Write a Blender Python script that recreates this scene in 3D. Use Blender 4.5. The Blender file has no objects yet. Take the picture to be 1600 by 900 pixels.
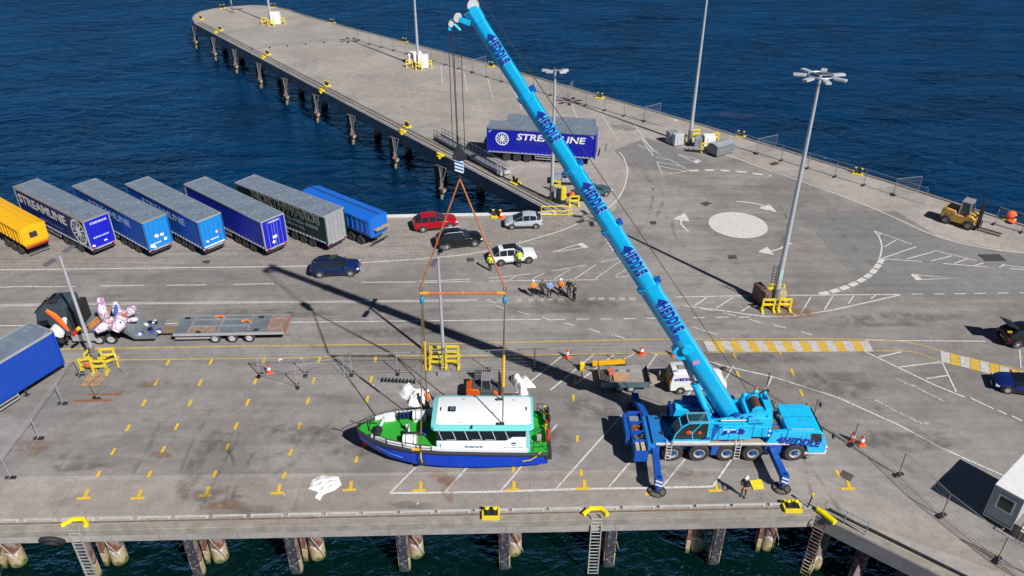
import bpy, bmesh, math, random
from math import sin, cos, pi, radians, atan2, hypot, sqrt
from mathutils import Vector as V, Matrix
random.seed(7)
S = bpy.context.scene
COL = S.collection

# ---------------------------------------------------------------- camera
CH, PITCH, ROLL, FPX = 38.5, 0.5515, -0.0015, 1244.0
_F = V((0, cos(PITCH), -sin(PITCH))); _R0 = V((1, 0, 0)); _U0 = V((0, sin(PITCH), cos(PITCH)))
_R = _R0*cos(ROLL) + _U0*sin(ROLL); _U = -_R0*sin(ROLL) + _U0*cos(ROLL); _O = V((0, 0, CH))
cd = bpy.data.cameras.new('camera'); cam = bpy.data.objects.new('camera', cd); COL.objects.link(cam)
cd.sensor_width = 36; cd.lens = FPX/1600*36; cd.clip_end = 8000; cd.clip_start = .5
m = Matrix.Identity(4)
for i in range(3):
    m[i][0] = _R[i]; m[i][1] = _U[i]; m[i][2] = -_F[i]; m[i][3] = _O[i]
cam.matrix_world = m; S.camera = cam

# ---------------------------------------------------------------- light
SUN_EL, SH_AZ = radians(42), radians(130.2)          # SH_AZ: where shadows point on the ground
w = bpy.data.worlds.new('World'); S.world = w; w.use_nodes = True
nt = w.node_tree; sky = nt.nodes.new('ShaderNodeTexSky'); sky.sky_type = 'NISHITA'; sky.sun_disc = False
sun_dir = V((-cos(SUN_EL)*cos(SH_AZ), -cos(SUN_EL)*sin(SH_AZ), sin(SUN_EL)))
sky.sun_elevation = SUN_EL; sky.sun_rotation = atan2(sun_dir.x, sun_dir.y)
sky.air_density = .45; sky.dust_density = .1; sky.ozone_density = 2.0
bg = nt.nodes['Background']; nt.links.new(sky.outputs[0], bg.inputs[0]); bg.inputs[1].default_value = .05
sl = bpy.data.lights.new('sun', 'SUN'); sl.energy = 5.0; sl.angle = radians(.53); sl.color = (1, .965, .915)
so = bpy.data.objects.new('sun', sl); COL.objects.link(so); so.rotation_euler = sun_dir.to_track_quat('Z', 'Y').to_euler()
so.location = (0, 0, 60)
S.view_settings.view_transform = 'Standard'; S.view_settings.look = 'None'
S.view_settings.exposure = 0.22; S.view_settings.gamma = 1; S.view_settings.use_curve_mapping = False

# ---------------------------------------------------------------- pixel (1600x900) -> point at a height / on a plane
def G(px, py, z=0.0):
    d = _F*FPX + _R*(px-800) + _U*(450-py); t = (z-CH)/d.z; return _O + d*t
def GY(px, py, y):
    d = _F*FPX + _R*(px-800) + _U*(450-py); t = y/d.y; return _O + d*t

# ---------------------------------------------------------------- materials
MATS = {}
def mat(name, c, r=.6, m=0., var=.12, sc=2.5, bump=0., emit=None, alpha=1, coat=0., spec=.5, dirt=None, dirt_amt=.0, dirt_sc=1.2):
    if name in MATS: return MATS[name]
    M = bpy.data.materials.new(name); M.use_nodes = True; n = M.node_tree; b = n.nodes['Principled BSDF']
    b.inputs['Roughness'].default_value = r; b.inputs['Metallic'].default_value = m
    b.inputs['Specular IOR Level'].default_value = spec; b.inputs['Coat Weight'].default_value = coat
    b.inputs['Coat Roughness'].default_value = .08
    tc = n.nodes.new('ShaderNodeTexCoord')
    no = n.nodes.new('ShaderNodeTexNoise'); no.inputs['Scale'].default_value = sc; no.inputs['Detail'].default_value = 6; no.inputs['Roughness'].default_value = .65
    n.links.new(tc.outputs['Object'], no.inputs['Vector'])
    cr = n.nodes.new('ShaderNodeValToRGB'); e = cr.color_ramp.elements
    e[0].position = .3; e[1].position = .72
    e[0].color = [max(0, x*(1-var)) for x in c]+[1]; e[1].color = [min(1, x*(1+var)) for x in c]+[1]
    n.links.new(no.outputs[0], cr.inputs[0]); out = cr.outputs[0]
    if dirt:
        n2 = n.nodes.new('ShaderNodeTexNoise'); n2.inputs['Scale'].default_value = dirt_sc; n2.inputs['Detail'].default_value = 8; n2.inputs['Roughness'].default_value = .7
        n.links.new(tc.outputs['Object'], n2.inputs['Vector'])
        r2 = n.nodes.new('ShaderNodeValToRGB'); r2.color_ramp.elements[0].position = .62-dirt_amt*.3; r2.color_ramp.elements[1].position = .70-dirt_amt*.25
        n.links.new(n2.outputs[0], r2.inputs[0])
        mx = n.nodes.new('ShaderNodeMix'); mx.data_type = 'RGBA'; n.links.new(r2.outputs[0], mx.inputs[0]); n.links.new(out, mx.inputs[6]); mx.inputs[7].default_value = list(dirt)+[1]
        out = mx.outputs[2]
    n.links.new(out, b.inputs['Base Color'])
    if bump:
        bp = n.nodes.new('ShaderNodeBump'); bp.inputs['Strength'].default_value = bump; bp.inputs['Distance'].default_value = .05
        n.links.new(no.outputs[0], bp.inputs['Height']); n.links.new(bp.outputs[0], b.inputs['Normal'])
    MATS[name] = M; return M
BLK = mat('black_rubber', (.02, .02, .022), .75)
TYRE = mat('tyre_rubber', (.035, .034, .034), .85, var=.25, sc=6)
GLASS = mat('dark_glass', (.012, .018, .022), .06, spec=.8, var=.1)
STEEL = mat('galvanised_steel', (.42, .44, .46), .45, .5, sc=4)
RIM = mat('alloy_rim', (.50, .51, .53), .4, .1)
DARK = mat('dark_steel', (.04, .042, .05), .5, .3, var=.3)
YEL = mat('yellow_paint', (.78, .60, .015), .5, var=.12, sc=5, dirt=(.30, .2, .06), dirt_amt=.12, dirt_sc=5)
WHT = mat('white_paint', (.78, .78, .78), .45, var=.05)
ORG = mat('orange_paint', (.75, .20, .03), .5, var=.2, sc=5)
RED = mat('red_paint', (.55, .03, .02), .45)

# ---------------------------------------------------------------- mesh builder
SPLIT = {'window_band', 'rusty_plate', 'corner_post', 'side_window', 'curtain_side', 'edge_strip', 'mudguard', 'side_tank', 'side_guard_x', 'mirror', 'side_stripe', 'roof_vent', 'tail_light', 'spine_flange', 'grille', 'winch_flange', 'deck_light', 'black_buoy', 'deck_edge', 'deck_pocket', 'sticker', 'panel_seam', 'head_cheek', 'deck_locker', 'neck_gear'}
class MB:
    def __init__(s): s.v = []; s.f = []; s.mi = []; s.k = 0
    def M(s, k): s.k = k; return s
    def add(s, vs, fs):
        o = len(s.v); s.v += [tuple(v) for v in vs]
        for f in fs: s.f.append([o+i for i in f]); s.mi.append(s.k)
        return s
    def box(s, c, d, rz=0, ry=0, rx=0, top=(1, 1)):
        c = V(c); hx, hy, hz = d[0]/2, d[1]/2, d[2]/2
        m = Matrix.Rotation(rz, 3, 'Z') @ Matrix.Rotation(ry, 3, 'Y') @ Matrix.Rotation(rx, 3, 'X')
        vs = []
        for z, tx, ty in ((-hz, 1, 1), (hz, top[0], top[1])):
            for x, y in ((-hx, -hy), (hx, -hy), (hx, hy), (-hx, hy)): vs.append(c + m @ V((x*tx, y*ty, z)))
        return s.add(vs, [(3, 2, 1, 0), (4, 5, 6, 7), (0, 1, 5, 4), (1, 2, 6, 5), (2, 3, 7, 6), (3, 0, 4, 7)])
    def bb(s, x0, x1, y0, y1, z0, z1): return s.box(((x0+x1)/2, (y0+y1)/2, (z0+z1)/2), (x1-x0, y1-y0, z1-z0))
    def bar(s, a, b, w, h=None, up=(0, 0, 1)):
        a, b = V(a), V(b); h = h or w; d = (b-a).normalized(); u = V(up)
        if abs(d.dot(u)) > .98: u = V((0, 1, 0))
        r = d.cross(u).normalized(); u = r.cross(d)
        vs = [p + r*x*w/2 + u*y*h/2 for p in (a, b) for x, y in ((-1, -1), (1, -1), (1, 1), (-1, 1))]
        return s.add(vs, [(3, 2, 1, 0), (4, 5, 6, 7), (0, 1, 5, 4), (1, 2, 6, 5), (2, 3, 7, 6), (3, 0, 4, 7)])
    def tube(s, pts, r, n=8, cap=True):
        pts = [V(p) for p in pts]; rs = r if isinstance(r, (list, tuple)) else [r]*len(pts); vs = []; fs = []
        u = None
        for i, p in enumerate(pts):
            d = (pts[min(i+1, len(pts)-1)] - pts[max(i-1, 0)]).normalized()
            if u is None:
                u = V((0, 0, 1)) if abs(d.z) < .9 else V((1, 0, 0))
            r1 = d.cross(u).normalized(); u = r1.cross(d).normalized()
            for k in range(n):
                a = 2*pi*k/n; vs.append(p + (r1*cos(a)+u*sin(a))*rs[i])
        for i in range(len(pts)-1):
            for k in range(n):
                k2 = (k+1) % n; fs.append((i*n+k, i*n+k2, (i+1)*n+k2, (i+1)*n+k))
        if cap: fs.append(tuple(reversed(range(n)))); fs.append(tuple(range((len(pts)-1)*n, len(pts)*n)))
        return s.add(vs, fs)
    def cyl(s, a, b, r, n=16, r2=None): return s.tube([a, b], [r, r if r2 is None else r2], n)
    def prism(s, poly, axis, a0, a1):
        # poly: 2D points; axis 'y': poly=(x,z); 'x': poly=(y,z); 'z': poly=(x,y)
        def mk(p, a): return {'y': (p[0], a, p[1]), 'x': (a, p[0], p[1]), 'z': (p[0], p[1], a)}[axis]
        n = len(poly); vs = [mk(p, a0) for p in poly]+[mk(p, a1) for p in poly]
        return s.add(vs, [tuple(range(n)), tuple(reversed(range(n, 2*n)))] + [(i, (i+1) % n, n+(i+1) % n, n+i) for i in range(n)])
    def poly(s, pts): return s.add(pts, [tuple(range(len(pts)))])
    def ell(s, c, r, n=12, m=8, rz=0):
        c = V(c); R = Matrix.Rotation(rz, 3, 'Z'); vs = []; fs = []
        for j in range(1, m):
            t = pi*j/m
            for i in range(n):
                a = 2*pi*i/n; vs.append(c + R @ V((r[0]*sin(t)*cos(a), r[1]*sin(t)*sin(a), r[2]*cos(t))))
        vs += [c+V((0, 0, r[2])), c-V((0, 0, r[2]))]
        for j in range(m-2):
            for i in range(n): fs.append((j*n+i, (j+1)*n+i, (j+1)*n+(i+1) % n, j*n+(i+1) % n))
        T = (m-1)*n
        for i in range(n): fs.append((T, i, (i+1) % n)); fs.append((T+1, (m-2)*n+(i+1) % n, (m-2)*n+i))
        return s.add(vs, fs)
    def loft(s, rings, closed=True, caps=True):
        n = len(rings[0]); vs = [p for r in rings for p in r]; fs = []
        for i in range(len(rings)-1):
            for k in range(n if closed else n-1): fs.append((i*n+k, i*n+(k+1) % n, (i+1)*n+(k+1) % n, (i+1)*n+k))
        if caps: fs.append(tuple(reversed(range(n)))); fs.append(tuple(range((len(rings)-1)*n, len(rings)*n)))
        return s.add(vs, fs)
    def build(s, name, mats, parent=None, smooth=None, bevel=0, loc=None, recalc=True):
        if name in SPLIT and parent is not None:
            nv = len(s.v); root = list(range(nv))
            def find(a):
                while root[a] != a: root[a] = root[root[a]]; a = root[a]
                return a
            for f in s.f:
                for q in f[1:]: root[find(q)] = find(f[0])
            groups = {}
            for f, k in zip(s.f, s.mi): groups.setdefault(find(f[0]), []).append((f, k))
            if 1 < len(groups) <= 16:
                for fs in groups.values():
                    ids = sorted({q for f, _ in fs for q in f}); mp = {q: i for i, q in enumerate(ids)}; N = MB()
                    N.v = [s.v[q] for q in ids]; N.f = [[mp[q] for q in f] for f, _ in fs]; N.mi = [k for _, k in fs]
                    o = N._build(name, mats, parent, smooth, bevel, loc, recalc)
                return o
        return s._build(name, mats, parent, smooth, bevel, loc, recalc)
    def _build(s, name, mats, parent=None, smooth=None, bevel=0, loc=None, recalc=True):
        me = bpy.data.meshes.new(name); me.from_pydata(s.v, [], s.f)
        mats = mats if isinstance(mats, (list, tuple)) else [mats]
        for x in mats: me.materials.append(x)
        me.polygons.foreach_set('material_index', [min(k, len(mats)-1) for k in s.mi])
        if recalc:
            bm = bmesh.new(); bm.from_mesh(me); bmesh.ops.recalc_face_normals(bm, faces=bm.faces); bm.to_mesh(me); bm.free()
        if smooth:
            me.polygons.foreach_set('use_smooth', [True]*len(me.polygons)); me.set_sharp_from_angle(angle=radians(smooth))
        me.update()
        o = bpy.data.objects.new(name, me); COL.objects.link(o); o.parent = parent
        if loc: o.location = loc
        if bevel:
            b = o.modifiers.new('bevel', 'BEVEL'); b.width = bevel; b.segments = 2; b.limit_method = 'ANGLE'; b.angle_limit = radians(35)
        return o

def tag(o, label=None, cat=None, group=None, kind=None):
    if label: o['label'] = label
    if cat: o['category'] = cat
    if group: o['group'] = group
    if kind: o['kind'] = kind
    return o
def thing(name, label, cat, loc=(0, 0, 0), rz=0, group=None):
    o = bpy.data.objects.new(name, None); COL.objects.link(o); o.location = loc; o.rotation_euler = (0, 0, rz); o.empty_display_size = .3
    return tag(o, label, cat, group)
KIDS = {}
def dup(o, parent=None, loc=None, rz=None, label=None, group=None):
    c = o.copy(); COL.objects.link(c); c.parent = parent
    if loc is not None: c.location = loc
    if rz is not None: c.rotation_euler = (0, 0, rz)
    if label: c['label'] = label
    if group: c['group'] = group
    for ch in [x for x in bpy.data.objects if x.parent == o]: dup(ch, c)
    return c

def text(s, size, name, m, parent, M, offset=0., shear=0., spacing=1., align='CENTER', depth=.004, xs=1., fitw=None):
    cu = bpy.data.curves.new(name, 'FONT'); cu.body = s; cu.size = size; cu.offset = offset; cu.shear = shear
    cu.space_character = spacing; cu.align_x = align; cu.align_y = 'CENTER'; cu.extrude = depth; cu.resolution_u = 3
    t = bpy.data.objects.new('tmp', cu); COL.objects.link(t); dg = bpy.context.evaluated_depsgraph_get()
    me = bpy.data.meshes.new_from_object(t.evaluated_get(dg)); bpy.data.objects.remove(t)
    me.name = name
    if fitw: xv = [v.co.x for v in me.vertices]; xs = fitw/(max(xv)-min(xv))
    for v in me.vertices: v.co = M @ V((v.co.x*xs, v.co.y, v.co.z))
    me.materials.clear(); me.materials.append(m)
    o = bpy.data.objects.new(name, me); COL.objects.link(o); o.parent = parent; return o
def frame(origin, right, up):
    r = V(right).normalized(); u = V(up); n = r.cross(u).normalized(); u = n.cross(r)
    M = Matrix.Identity(4)
    for i in range(3): M[i][0] = r[i]; M[i][1] = u[i]; M[i][2] = n[i]; M[i][3] = origin[i]
    return M
# ================================================================ SETTING
def ground_mat(name, c1, c2, sc=.12, fine=.1, stain=(.12, .11, .10), stain_amt=.25, joints=None, rust=False, streak=.5):
    M = bpy.data.materials.new(name); M.use_nodes = True; n = M.node_tree; L = n.links.new; b = n.nodes['Principled BSDF']
    b.inputs['Roughness'].default_value = .9; b.inputs['Specular IOR Level'].default_value = .35
    tc = n.nodes.new('ShaderNodeTexCoord')
    def noise(scale, detail=6, rough=.6, stretch=None, dist=0., rot=0):
        N = n.nodes.new('ShaderNodeTexNoise'); N.inputs['Scale'].default_value = scale; N.inputs['Detail'].default_value = detail
        N.inputs['Roughness'].default_value = rough; N.inputs['Distortion'].default_value = dist
        if stretch:
            mp = n.nodes.new('ShaderNodeMapping'); mp.inputs['Scale'].default_value = stretch; mp.inputs['Rotation'].default_value = (0, 0, rot)
            L(tc.outputs['Object'], mp.inputs[0]); L(mp.outputs[0], N.inputs['Vector'])
        else: L(tc.outputs['Object'], N.inputs['Vector'])
        return N.outputs[0]
    def ramp(f, p0, p1, a=(0, 0, 0, 1), z=(1, 1, 1, 1)):
        R = n.nodes.new('ShaderNodeValToRGB'); R.color_ramp.elements[0].position = p0; R.color_ramp.elements[1].position = p1
        R.color_ramp.elements[0].color = a; R.color_ramp.elements[1].color = z; L(f, R.inputs[0]); return R.outputs[0]
    def mix(f, a, bb, mode='MIX'):
        X = n.nodes.new('ShaderNodeMix'); X.data_type = 'RGBA'; X.blend_type = mode
        for i, q in ((0, f), (6, a), (7, bb)):
            if hasattr(q, 'is_linked') or hasattr(q, 'links'): L(q, X.inputs[i])
            elif i == 0: X.inputs[0].default_value = q
            else: X.inputs[i].default_value = list(q)+[1] if len(q) == 3 else q
        return X.outputs[2]
    col = mix(ramp(noise(sc*.8, 6, .62, None, .8), .38, .62), c1, c2)
    g = ramp(noise(5, 8, .85), .3, .7, (1-fine*2,)*3+(1,), (1+fine*2,)*3+(1,)); col = mix(1., col, g, 'MULTIPLY')
    g = ramp(noise(1.1, 6, .7), .3, .7, (.84, .84, .84, 1), (1.14, 1.14, 1.14, 1)); col = mix(1., col, g, 'MULTIPLY')
    # traffic-worn streaks, long in x, and oily stains of their own shape
    s1 = ramp(noise(1., 5, .6, (.05, .9, 1), .4), .45, .75, (0, 0, 0, 1), (streak, streak, streak, 1)); col = mix(s1, col, stain)
    s2 = ramp(noise(1., 6, .62, (.12, .35, 1), 1.2, .9), .56, .72, (0, 0, 0, 1), (stain_amt,)*3+(1,)); col = mix(s2, col, stain)
    s3 = ramp(noise(.9, 9, .75, None, .5), .68, .76, (0, 0, 0, 1), (.55, .55, .55, 1)); col = mix(s3, col, (stain[0]*.6, stain[1]*.6, stain[2]*.6))
    s4 = ramp(noise(.5, 7, .7, (1, 1, 1), 2.), .63, .7, (0, 0, 0, 1), (.22, .22, .22, 1)); col = mix(s4, col, (c2[0]*1.5, c2[1]*1.5, c2[2]*1.5))
    if rust: 
        s5 = ramp(noise(.16, 5, .6, None, .6), .62, .75, (0, 0, 0, 1), (.35, .35, .35, 1)); col = mix(s5, col, (.30, .19, .12))
    if joints:
        br = n.nodes.new('ShaderNodeTexBrick'); mp = n.nodes.new('ShaderNodeMapping'); mp.inputs['Rotation'].default_value = (0, 0, joints[2])
        L(tc.outputs['Object'], mp.inputs[0]); L(mp.outputs[0], br.inputs['Vector']); br.offset = .5 if len(joints) < 4 else joints[3]
        br.inputs['Scale'].default_value = 1; br.inputs['Mortar Size'].default_value = .02; br.inputs['Mortar Smooth'].default_value = .22
        br.inputs['Brick Width'].default_value = joints[0]; br.inputs['Row Height'].default_value = joints[1]
        br.inputs['Color1'].default_value = (.96, .96, .96, 1); br.inputs['Color2'].default_value = (1.05, 1.04, 1.03, 1); br.inputs['Mortar'].default_value = (.6, .58, .56, 1)
        col = mix(1., col, br.outputs[0], 'MULTIPLY')
    L(col, b.inputs['Base Color'])
    bp = n.nodes.new('ShaderNodeBump'); bp.inputs['Strength'].default_value = .25; bp.inputs['Distance'].default_value = .02
    L(noise(12, 6, .8), bp.inputs['Height']); L(bp.outputs[0], b.inputs['Normal'])
    return M
CONC = ground_mat('pier_concrete', (.36, .33, .305), (.275, .255, .24), stain=(.15, .135, .12), joints=(12, 10, .75, 0.), rust=True, streak=.15)
APRON = ground_mat('apron_concrete', (.33, .295, .265), (.245, .222, .202), stain=(.14, .125, .11), joints=(15, 30, .03, 0.), rust=True, streak=.3, stain_amt=.5)
BLOCK = ground_mat('block_paving', (.30, .275, .255), (.24, .22, .205), stain=(.13, .12, .11), joints=(.9, .6, .03))
ASPH = ground_mat('worn_asphalt', (.285, .268, .258), (.195, .182, .172), stain=(.12, .11, .105), stain_amt=.6)
ASPH2 = ground_mat('newer_asphalt', (.225, .218, .215), (.185, .18, .178), stain=(.11, .11, .11))
EDGE = mat('edge_concrete', (.27, .245, .21), .85, var=.28, sc=1.3, dirt=(.24, .20, .16), dirt_amt=.3, dirt_sc=.8)
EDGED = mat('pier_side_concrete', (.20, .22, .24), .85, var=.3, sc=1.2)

YF = lambda x: 34.1 + (x+31.6)*.0257
YB = lambda x: 77.42 + (x+13.14)*.038
FC = G(1275, 804); CB = V((4.9, 78.1, 0))
tip = [G(*p) for p in ((305, 36), (301, 30), (304, 24), (313, 19), (335, 14.5), (365, 11), (395, 9), (425, 10.5), (455, 17))]
Rr = [G(480, 25), G(560, 47), G(770, 101), G(1100, 196), G(1400, 287), G(1600, 352)]
rd = (Rr[-1]-Rr[-2]).normalized(); FR = Rr[-1]+rd*95
outline = [V((-140, YF(-140), 0)), V((FC.x, FC.y, 0)), V((62, FC.y-(62-FC.x)*.825, 0)), V((FR.x, 0, 0)), FR] + list(reversed(Rr)) + list(reversed(tip)) + [CB, V((-140, YB(-140), 0))]
DECK_T = 1.1
deck = MB(); deck.prism([(p.x, p.y) for p in outline], 'z', -DECK_T, 0)
d = deck.build('ground', [CONC], None); tag(d, kind='structure')
def sheet(name, pts, m, z):
    M = MB(); M.poly([(p[0], p[1], z) for p in pts]); return tag(M.build(name, m, recalc=False), kind='structure')
# apron, asphalt yard, block paved trailer park
xs = [-140, 19.1]
sheet('pavement', [(-140, YF(-140)+1.1), (FC.x-.3, FC.y+1.1), (24.5, FC.y-3.4+1.2), (30, 30), (30, 39.5), (-140, 36)], APRON, .004)
rb = [G(*p) for p in ((1600, 394), (1560, 392), (1480, 374), (1430, 356), (1350, 320), (1270, 288), (1180, 256), (1120, 241), (1060, 228), (1020, 250), (985, 262), (960, 330), (880, 372), (760, 410), (560, 419))]
asph = [(-140, 37.3), (G(1240, 740).x, G(1240, 740).y+.5), (G(1400, 790).x, G(1400, 790).y), (G(1600, 900).x+2, G(1600, 900).y), (95, 22), (95, 45)] + [(p.x, p.y) for p in rb] + [(-140, 62)]
sheet('road', asph, ASPH, .008)
sheet('paved_ground', [(-140, 61.9)] + [(p.x, p.y) for p in reversed(rb[-4:])] + [(G(905, 335).x, G(905, 335).y), (4.2, 77.3), (-140, YB(-140)-.7)], BLOCK, .012)
pt = [G(*p) for p in ((1245, 330), (1400, 330), (1470, 372), (1600, 398), (1600, 470), (1385, 460), (1340, 440))]
sheet('road_patch', [(p.x, p.y) for p in pt], ASPH2, .012)
pt = [G(*p) for p in ((1010, 215), (1110, 248), (1075, 272), (985, 262), (960, 235))]
sheet('road_patch', [(p.x, p.y) for p in pt], ASPH2, .016)
pt = [G(*p) for p in ((1030, 283), (1075, 272), (1110, 248), (1130, 252), (1060, 300))]
# edge beams (capping) with kerb rail
def edge_run(name, pts, m, w, h, z, off=0.):
    M = MB()
    for a, b in zip(pts, pts[1:]):
        M.bar(V(a)+V((0, 0, z)), V(b)+V((0, 0, z)), w, h)
    return M
fp = [V((-140, YF(-140), 0)), V((FC.x, FC.y, 0))]
M = MB(); a, b = fp; M.bar(a+V((0, .18, -.24)), b+V((-.05, .18, -.24)), .5, .5)
tag(M.build('quay_edge_beam', EDGE, bevel=.03), kind='structure')
M = MB(); fd = [V((FC.x+.3, FC.y, 0)), V((62, FC.y-(62-FC.x)*.825, 0))]
M.bar(fd[0]+V((.1, .1, -.3)), fd[1]+V((.1, .1, -.3)), .55, .7); tag(M.build('quay_edge_beam', EDGE), kind='structure')
M = MB()
x = -40.
while x < 17.5:                                   # steel kerb rail in lengths with gaps
    M.bar((x, YF(x)+.72, .10), (x+2.12, YF(x+2.12)+.72, .10), .09, .09)
    M.box((x+.1, YF(x)+.72, .03), (.12, .16, .07)); M.box((x+2.0, YF(x)+.72, .03), (.12, .16, .07)); x += 2.35
KR = mat('weathered_kerb', (.46, .45, .43), .7, var=.15, sc=2)
tag(M.build('quay_kerb_rail', KR), kind='structure')
M = MB(); M.bar((-140, YF(-140)+.56, .02), (FC.x-.6, FC.y+.56, .02), .12, .03); tag(M.build('quay_edge_channel', mat('channel_brown', (.16, .12, .09), .85, var=.4)), kind='structure')
M = MB(); M.bar(fd[0]+V((.6, .35, .12)), fd[1]+V((.6, .35, .12)), .14, .12); tag(M.build('quay_kerb_rail', DARK), kind='structure')
# pier left side: deep dark beam and kerb; back edge kerb
lp = [tip[0], CB]; nrm = V((-(CB-tip[0]).y, (CB-tip[0]).x, 0)).normalized()
if nrm.x > 0: nrm = -nrm
M = MB(); M.bar(tip[0]+nrm*.02+V((0, 0, -.85)), CB+nrm*.02+V((0, 0, -.85)), .5, 1.6)
tag(M.build('pier_edge_beam', EDGED), kind='structure')
M = MB()
M.bar(tip[0]-nrm*.45+V((0, 0, .08)), CB-nrm*.45+V((0, 0, .08)), .22, .16)
tag(M.build('pier_kerb', EDGE), kind='structure')
M = MB(); M.bar(tip[0]-nrm*1.2+V((0, 0, .03)), CB-nrm*1.2+V((0, 0, .03)), .08, .05); M.bar(tip[0]-nrm*.95+V((0, 0, .03)), CB-nrm*.95+V((0, 0, .03)), .05, .05)
tag(M.build('pier_edge_channel', DARK), kind='structure')
M = MB()
for a, b in zip(tip, tip[1:]): M.bar(a+V((0, 0, .08)), b+V((0, 0, .08)), .25, .16); 
for a, b in zip([tip[-1]]+Rr, Rr+[FR]): M.bar(a+V((-.2, -.2, .08)), b+V((-.2, -.2, .08)), .25, .16)
tag(M.build('pier_kerb', EDGE), kind='structure')
M = MB()
for a, b in zip(tip, tip[1:]): M.bar(a+V((0, 0, -.9)), b+V((0, 0, -.9)), .5, 1.6)
tag(M.build('pier_edge_beam', EDGED), kind='structure')
M = MB(); M.bar((-140, YB(-140)-.1, .1), (CB.x, CB.y-.1, .1), .3, .2); M.bar((-140, YB(-140), -.6), (CB.x, CB.y, -.6), .5, 1.1)
tag(M.build('quay_back_kerb', mat('pale_kerb', (.62, .62, .6), .7)), kind='structure')

# ---- water
wm = bpy.data.materials.new('sea_water'); wm.use_nodes = True; n = wm.node_tree; L = n.links.new; b = n.nodes['Principled BSDF']
b.inputs['Base Color'].default_value = (.0008, .008, .009, 1); b.inputs['Roughness'].default_value = .06; b.inputs['IOR'].default_value = 1.25; b.inputs['Specular IOR Level'].default_value = .32
tc = n.nodes.new('ShaderNodeTexCoord')
def wn(scale, st, rot, det, dist):
    mp = n.nodes.new('ShaderNodeMapping'); mp.inputs['Scale'].default_value = st; mp.inputs['Rotation'].default_value = (0, 0, rot); L(tc.outputs['Object'], mp.inputs[0])
    N = n.nodes.new('ShaderNodeTexNoise'); N.inputs['Scale'].default_value = scale; N.inputs['Detail'].default_value = det; N.inputs['Roughness'].default_value = .55; N.inputs['Distortion'].default_value = dist
    L(mp.outputs[0], N.inputs['Vector']); return N.outputs[0]
w1 = wn(.36, (.62, 1.05, 1), .3, 5, .7); w2 = wn(1.5, (.8, 1.2, 1), -.15, 5, .4)
def bump(h, st, dist, prev=None):
    B = n.nodes.new('ShaderNodeBump'); B.inputs['Strength'].default_value = st; B.inputs['Distance'].default_value = dist; L(h, B.inputs['Height'])
    if prev: L(prev, B.inputs['Normal'])
    return B.outputs[0]
w3 = wn(.035, (.6, 1.4, 1), .5, 3, 1.); L(bump(w2, .8, .40, bump(w1, .9, 1.7, bump(w3, .6, 5.))), b.inputs['Normal'])
# deeper blue-green body colour patches in open water (suspended colour, own shape), greener close to the quay piles
pn = wn(.05, (1, 1.6, 1), 0, 3, .5)
RW = n.nodes.new('ShaderNodeValToRGB'); RW.color_ramp.elements[0].color = (.0001, .011, .036, 1); RW.color_ramp.elements[1].color = (.0001, .026, .082, 1)
RW.color_ramp.elements[0].position = .35; RW.color_ramp.elements[1].position = .65; L(pn, RW.inputs[0])
sx = n.nodes.new('ShaderNodeSeparateXYZ'); L(tc.outputs['Object'], sx.inputs[0]); mr = n.nodes.new('ShaderNodeMapRange'); mr.inputs[1].default_value = 38; mr.inputs[2].default_value = 95; L(sx.outputs[1], mr.inputs[0])
mg = n.nodes.new('ShaderNodeMix'); mg.data_type = 'RGBA'; L(mr.outputs[0], mg.inputs[0]); mg.inputs[6].default_value = (.0003, .008, .007, 1); L(RW.outputs[0], mg.inputs[7]); L(mg.outputs[2], b.inputs['Base Color'])
WATER = wm
# water = body colour under a blue-tinted sky reflection weighted by Fresnel
fr = n.nodes.new('ShaderNodeFresnel'); fr.inputs['IOR'].default_value = 1.30; L(b.inputs['Normal'].links[0].from_socket, fr.inputs['Normal'])
gl_ = n.nodes.new('ShaderNodeBsdfGlossy'); gl_.inputs['Color'].default_value = (.18, .42, .74, 1); gl_.inputs['Roughness'].default_value = .08; L(b.inputs['Normal'].links[0].from_socket, gl_.inputs['Normal'])
df = n.nodes.new('ShaderNodeBsdfDiffuse'); L(mg.outputs[2], df.inputs['Color']); ms = n.nodes.new('ShaderNodeMixShader')
L(fr.outputs[0], ms.inputs[0]); L(df.outputs[0], ms.inputs[1]); L(gl_.outputs[0], ms.inputs[2]); L(ms.outputs[0], n.nodes['Material Output'].inputs['Surface'])
M = MB(); M.poly([(-2500, -200, -5), (2500, -200, -5), (2500, 5000, -5), (-2500, 5000, -5)]); tag(M.build('sea_water', wm, recalc=False), kind='structure')

# ---- road markings
WM = mat('white_line_paint', (.62, .61, .59), .7, var=.12, sc=2, dirt=(.30, .28, .26), dirt_amt=.34, dirt_sc=6)
YM = mat('yellow_line_paint', (.62, .44, .06), .7, var=.15, sc=2, dirt=(.28, .23, .14), dirt_amt=.38, dirt_sc=5)
YH = mat('bright_yellow_line_paint', (.72, .46, .02), .7, var=.12, sc=3, dirt=(.4, .3, .1), dirt_amt=.2, dirt_sc=6)
WF = mat('worn_white_paint', (.42, .41, .40), .8, var=.2, sc=3, dirt=(.22, .21, .20), dirt_amt=.6, dirt_sc=4)
ZM = .026
_zc = [0]
def strip(M, pts, w, z=ZM):
    _zc[0] = (_zc[0]+1) % 28; z += _zc[0]*.00025
    P = [G(*p) if len(p) == 2 else V(p) for p in pts]; n = len(P); Ls = []; Rs = []
    for i, p in enumerate(P):
        d = P[min(i+1, n-1)]-P[max(i-1, 0)]; d.z = 0; d.normalize(); s = V((-d.y, d.x, 0))
        Ls.append(V((p.x, p.y, z))+s*w/2); Rs.append(V((p.x, p.y, z))-s*w/2)
    for i in range(n-1): M.poly([Rs[i], Rs[i+1], Ls[i+1], Ls[i]])
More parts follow.
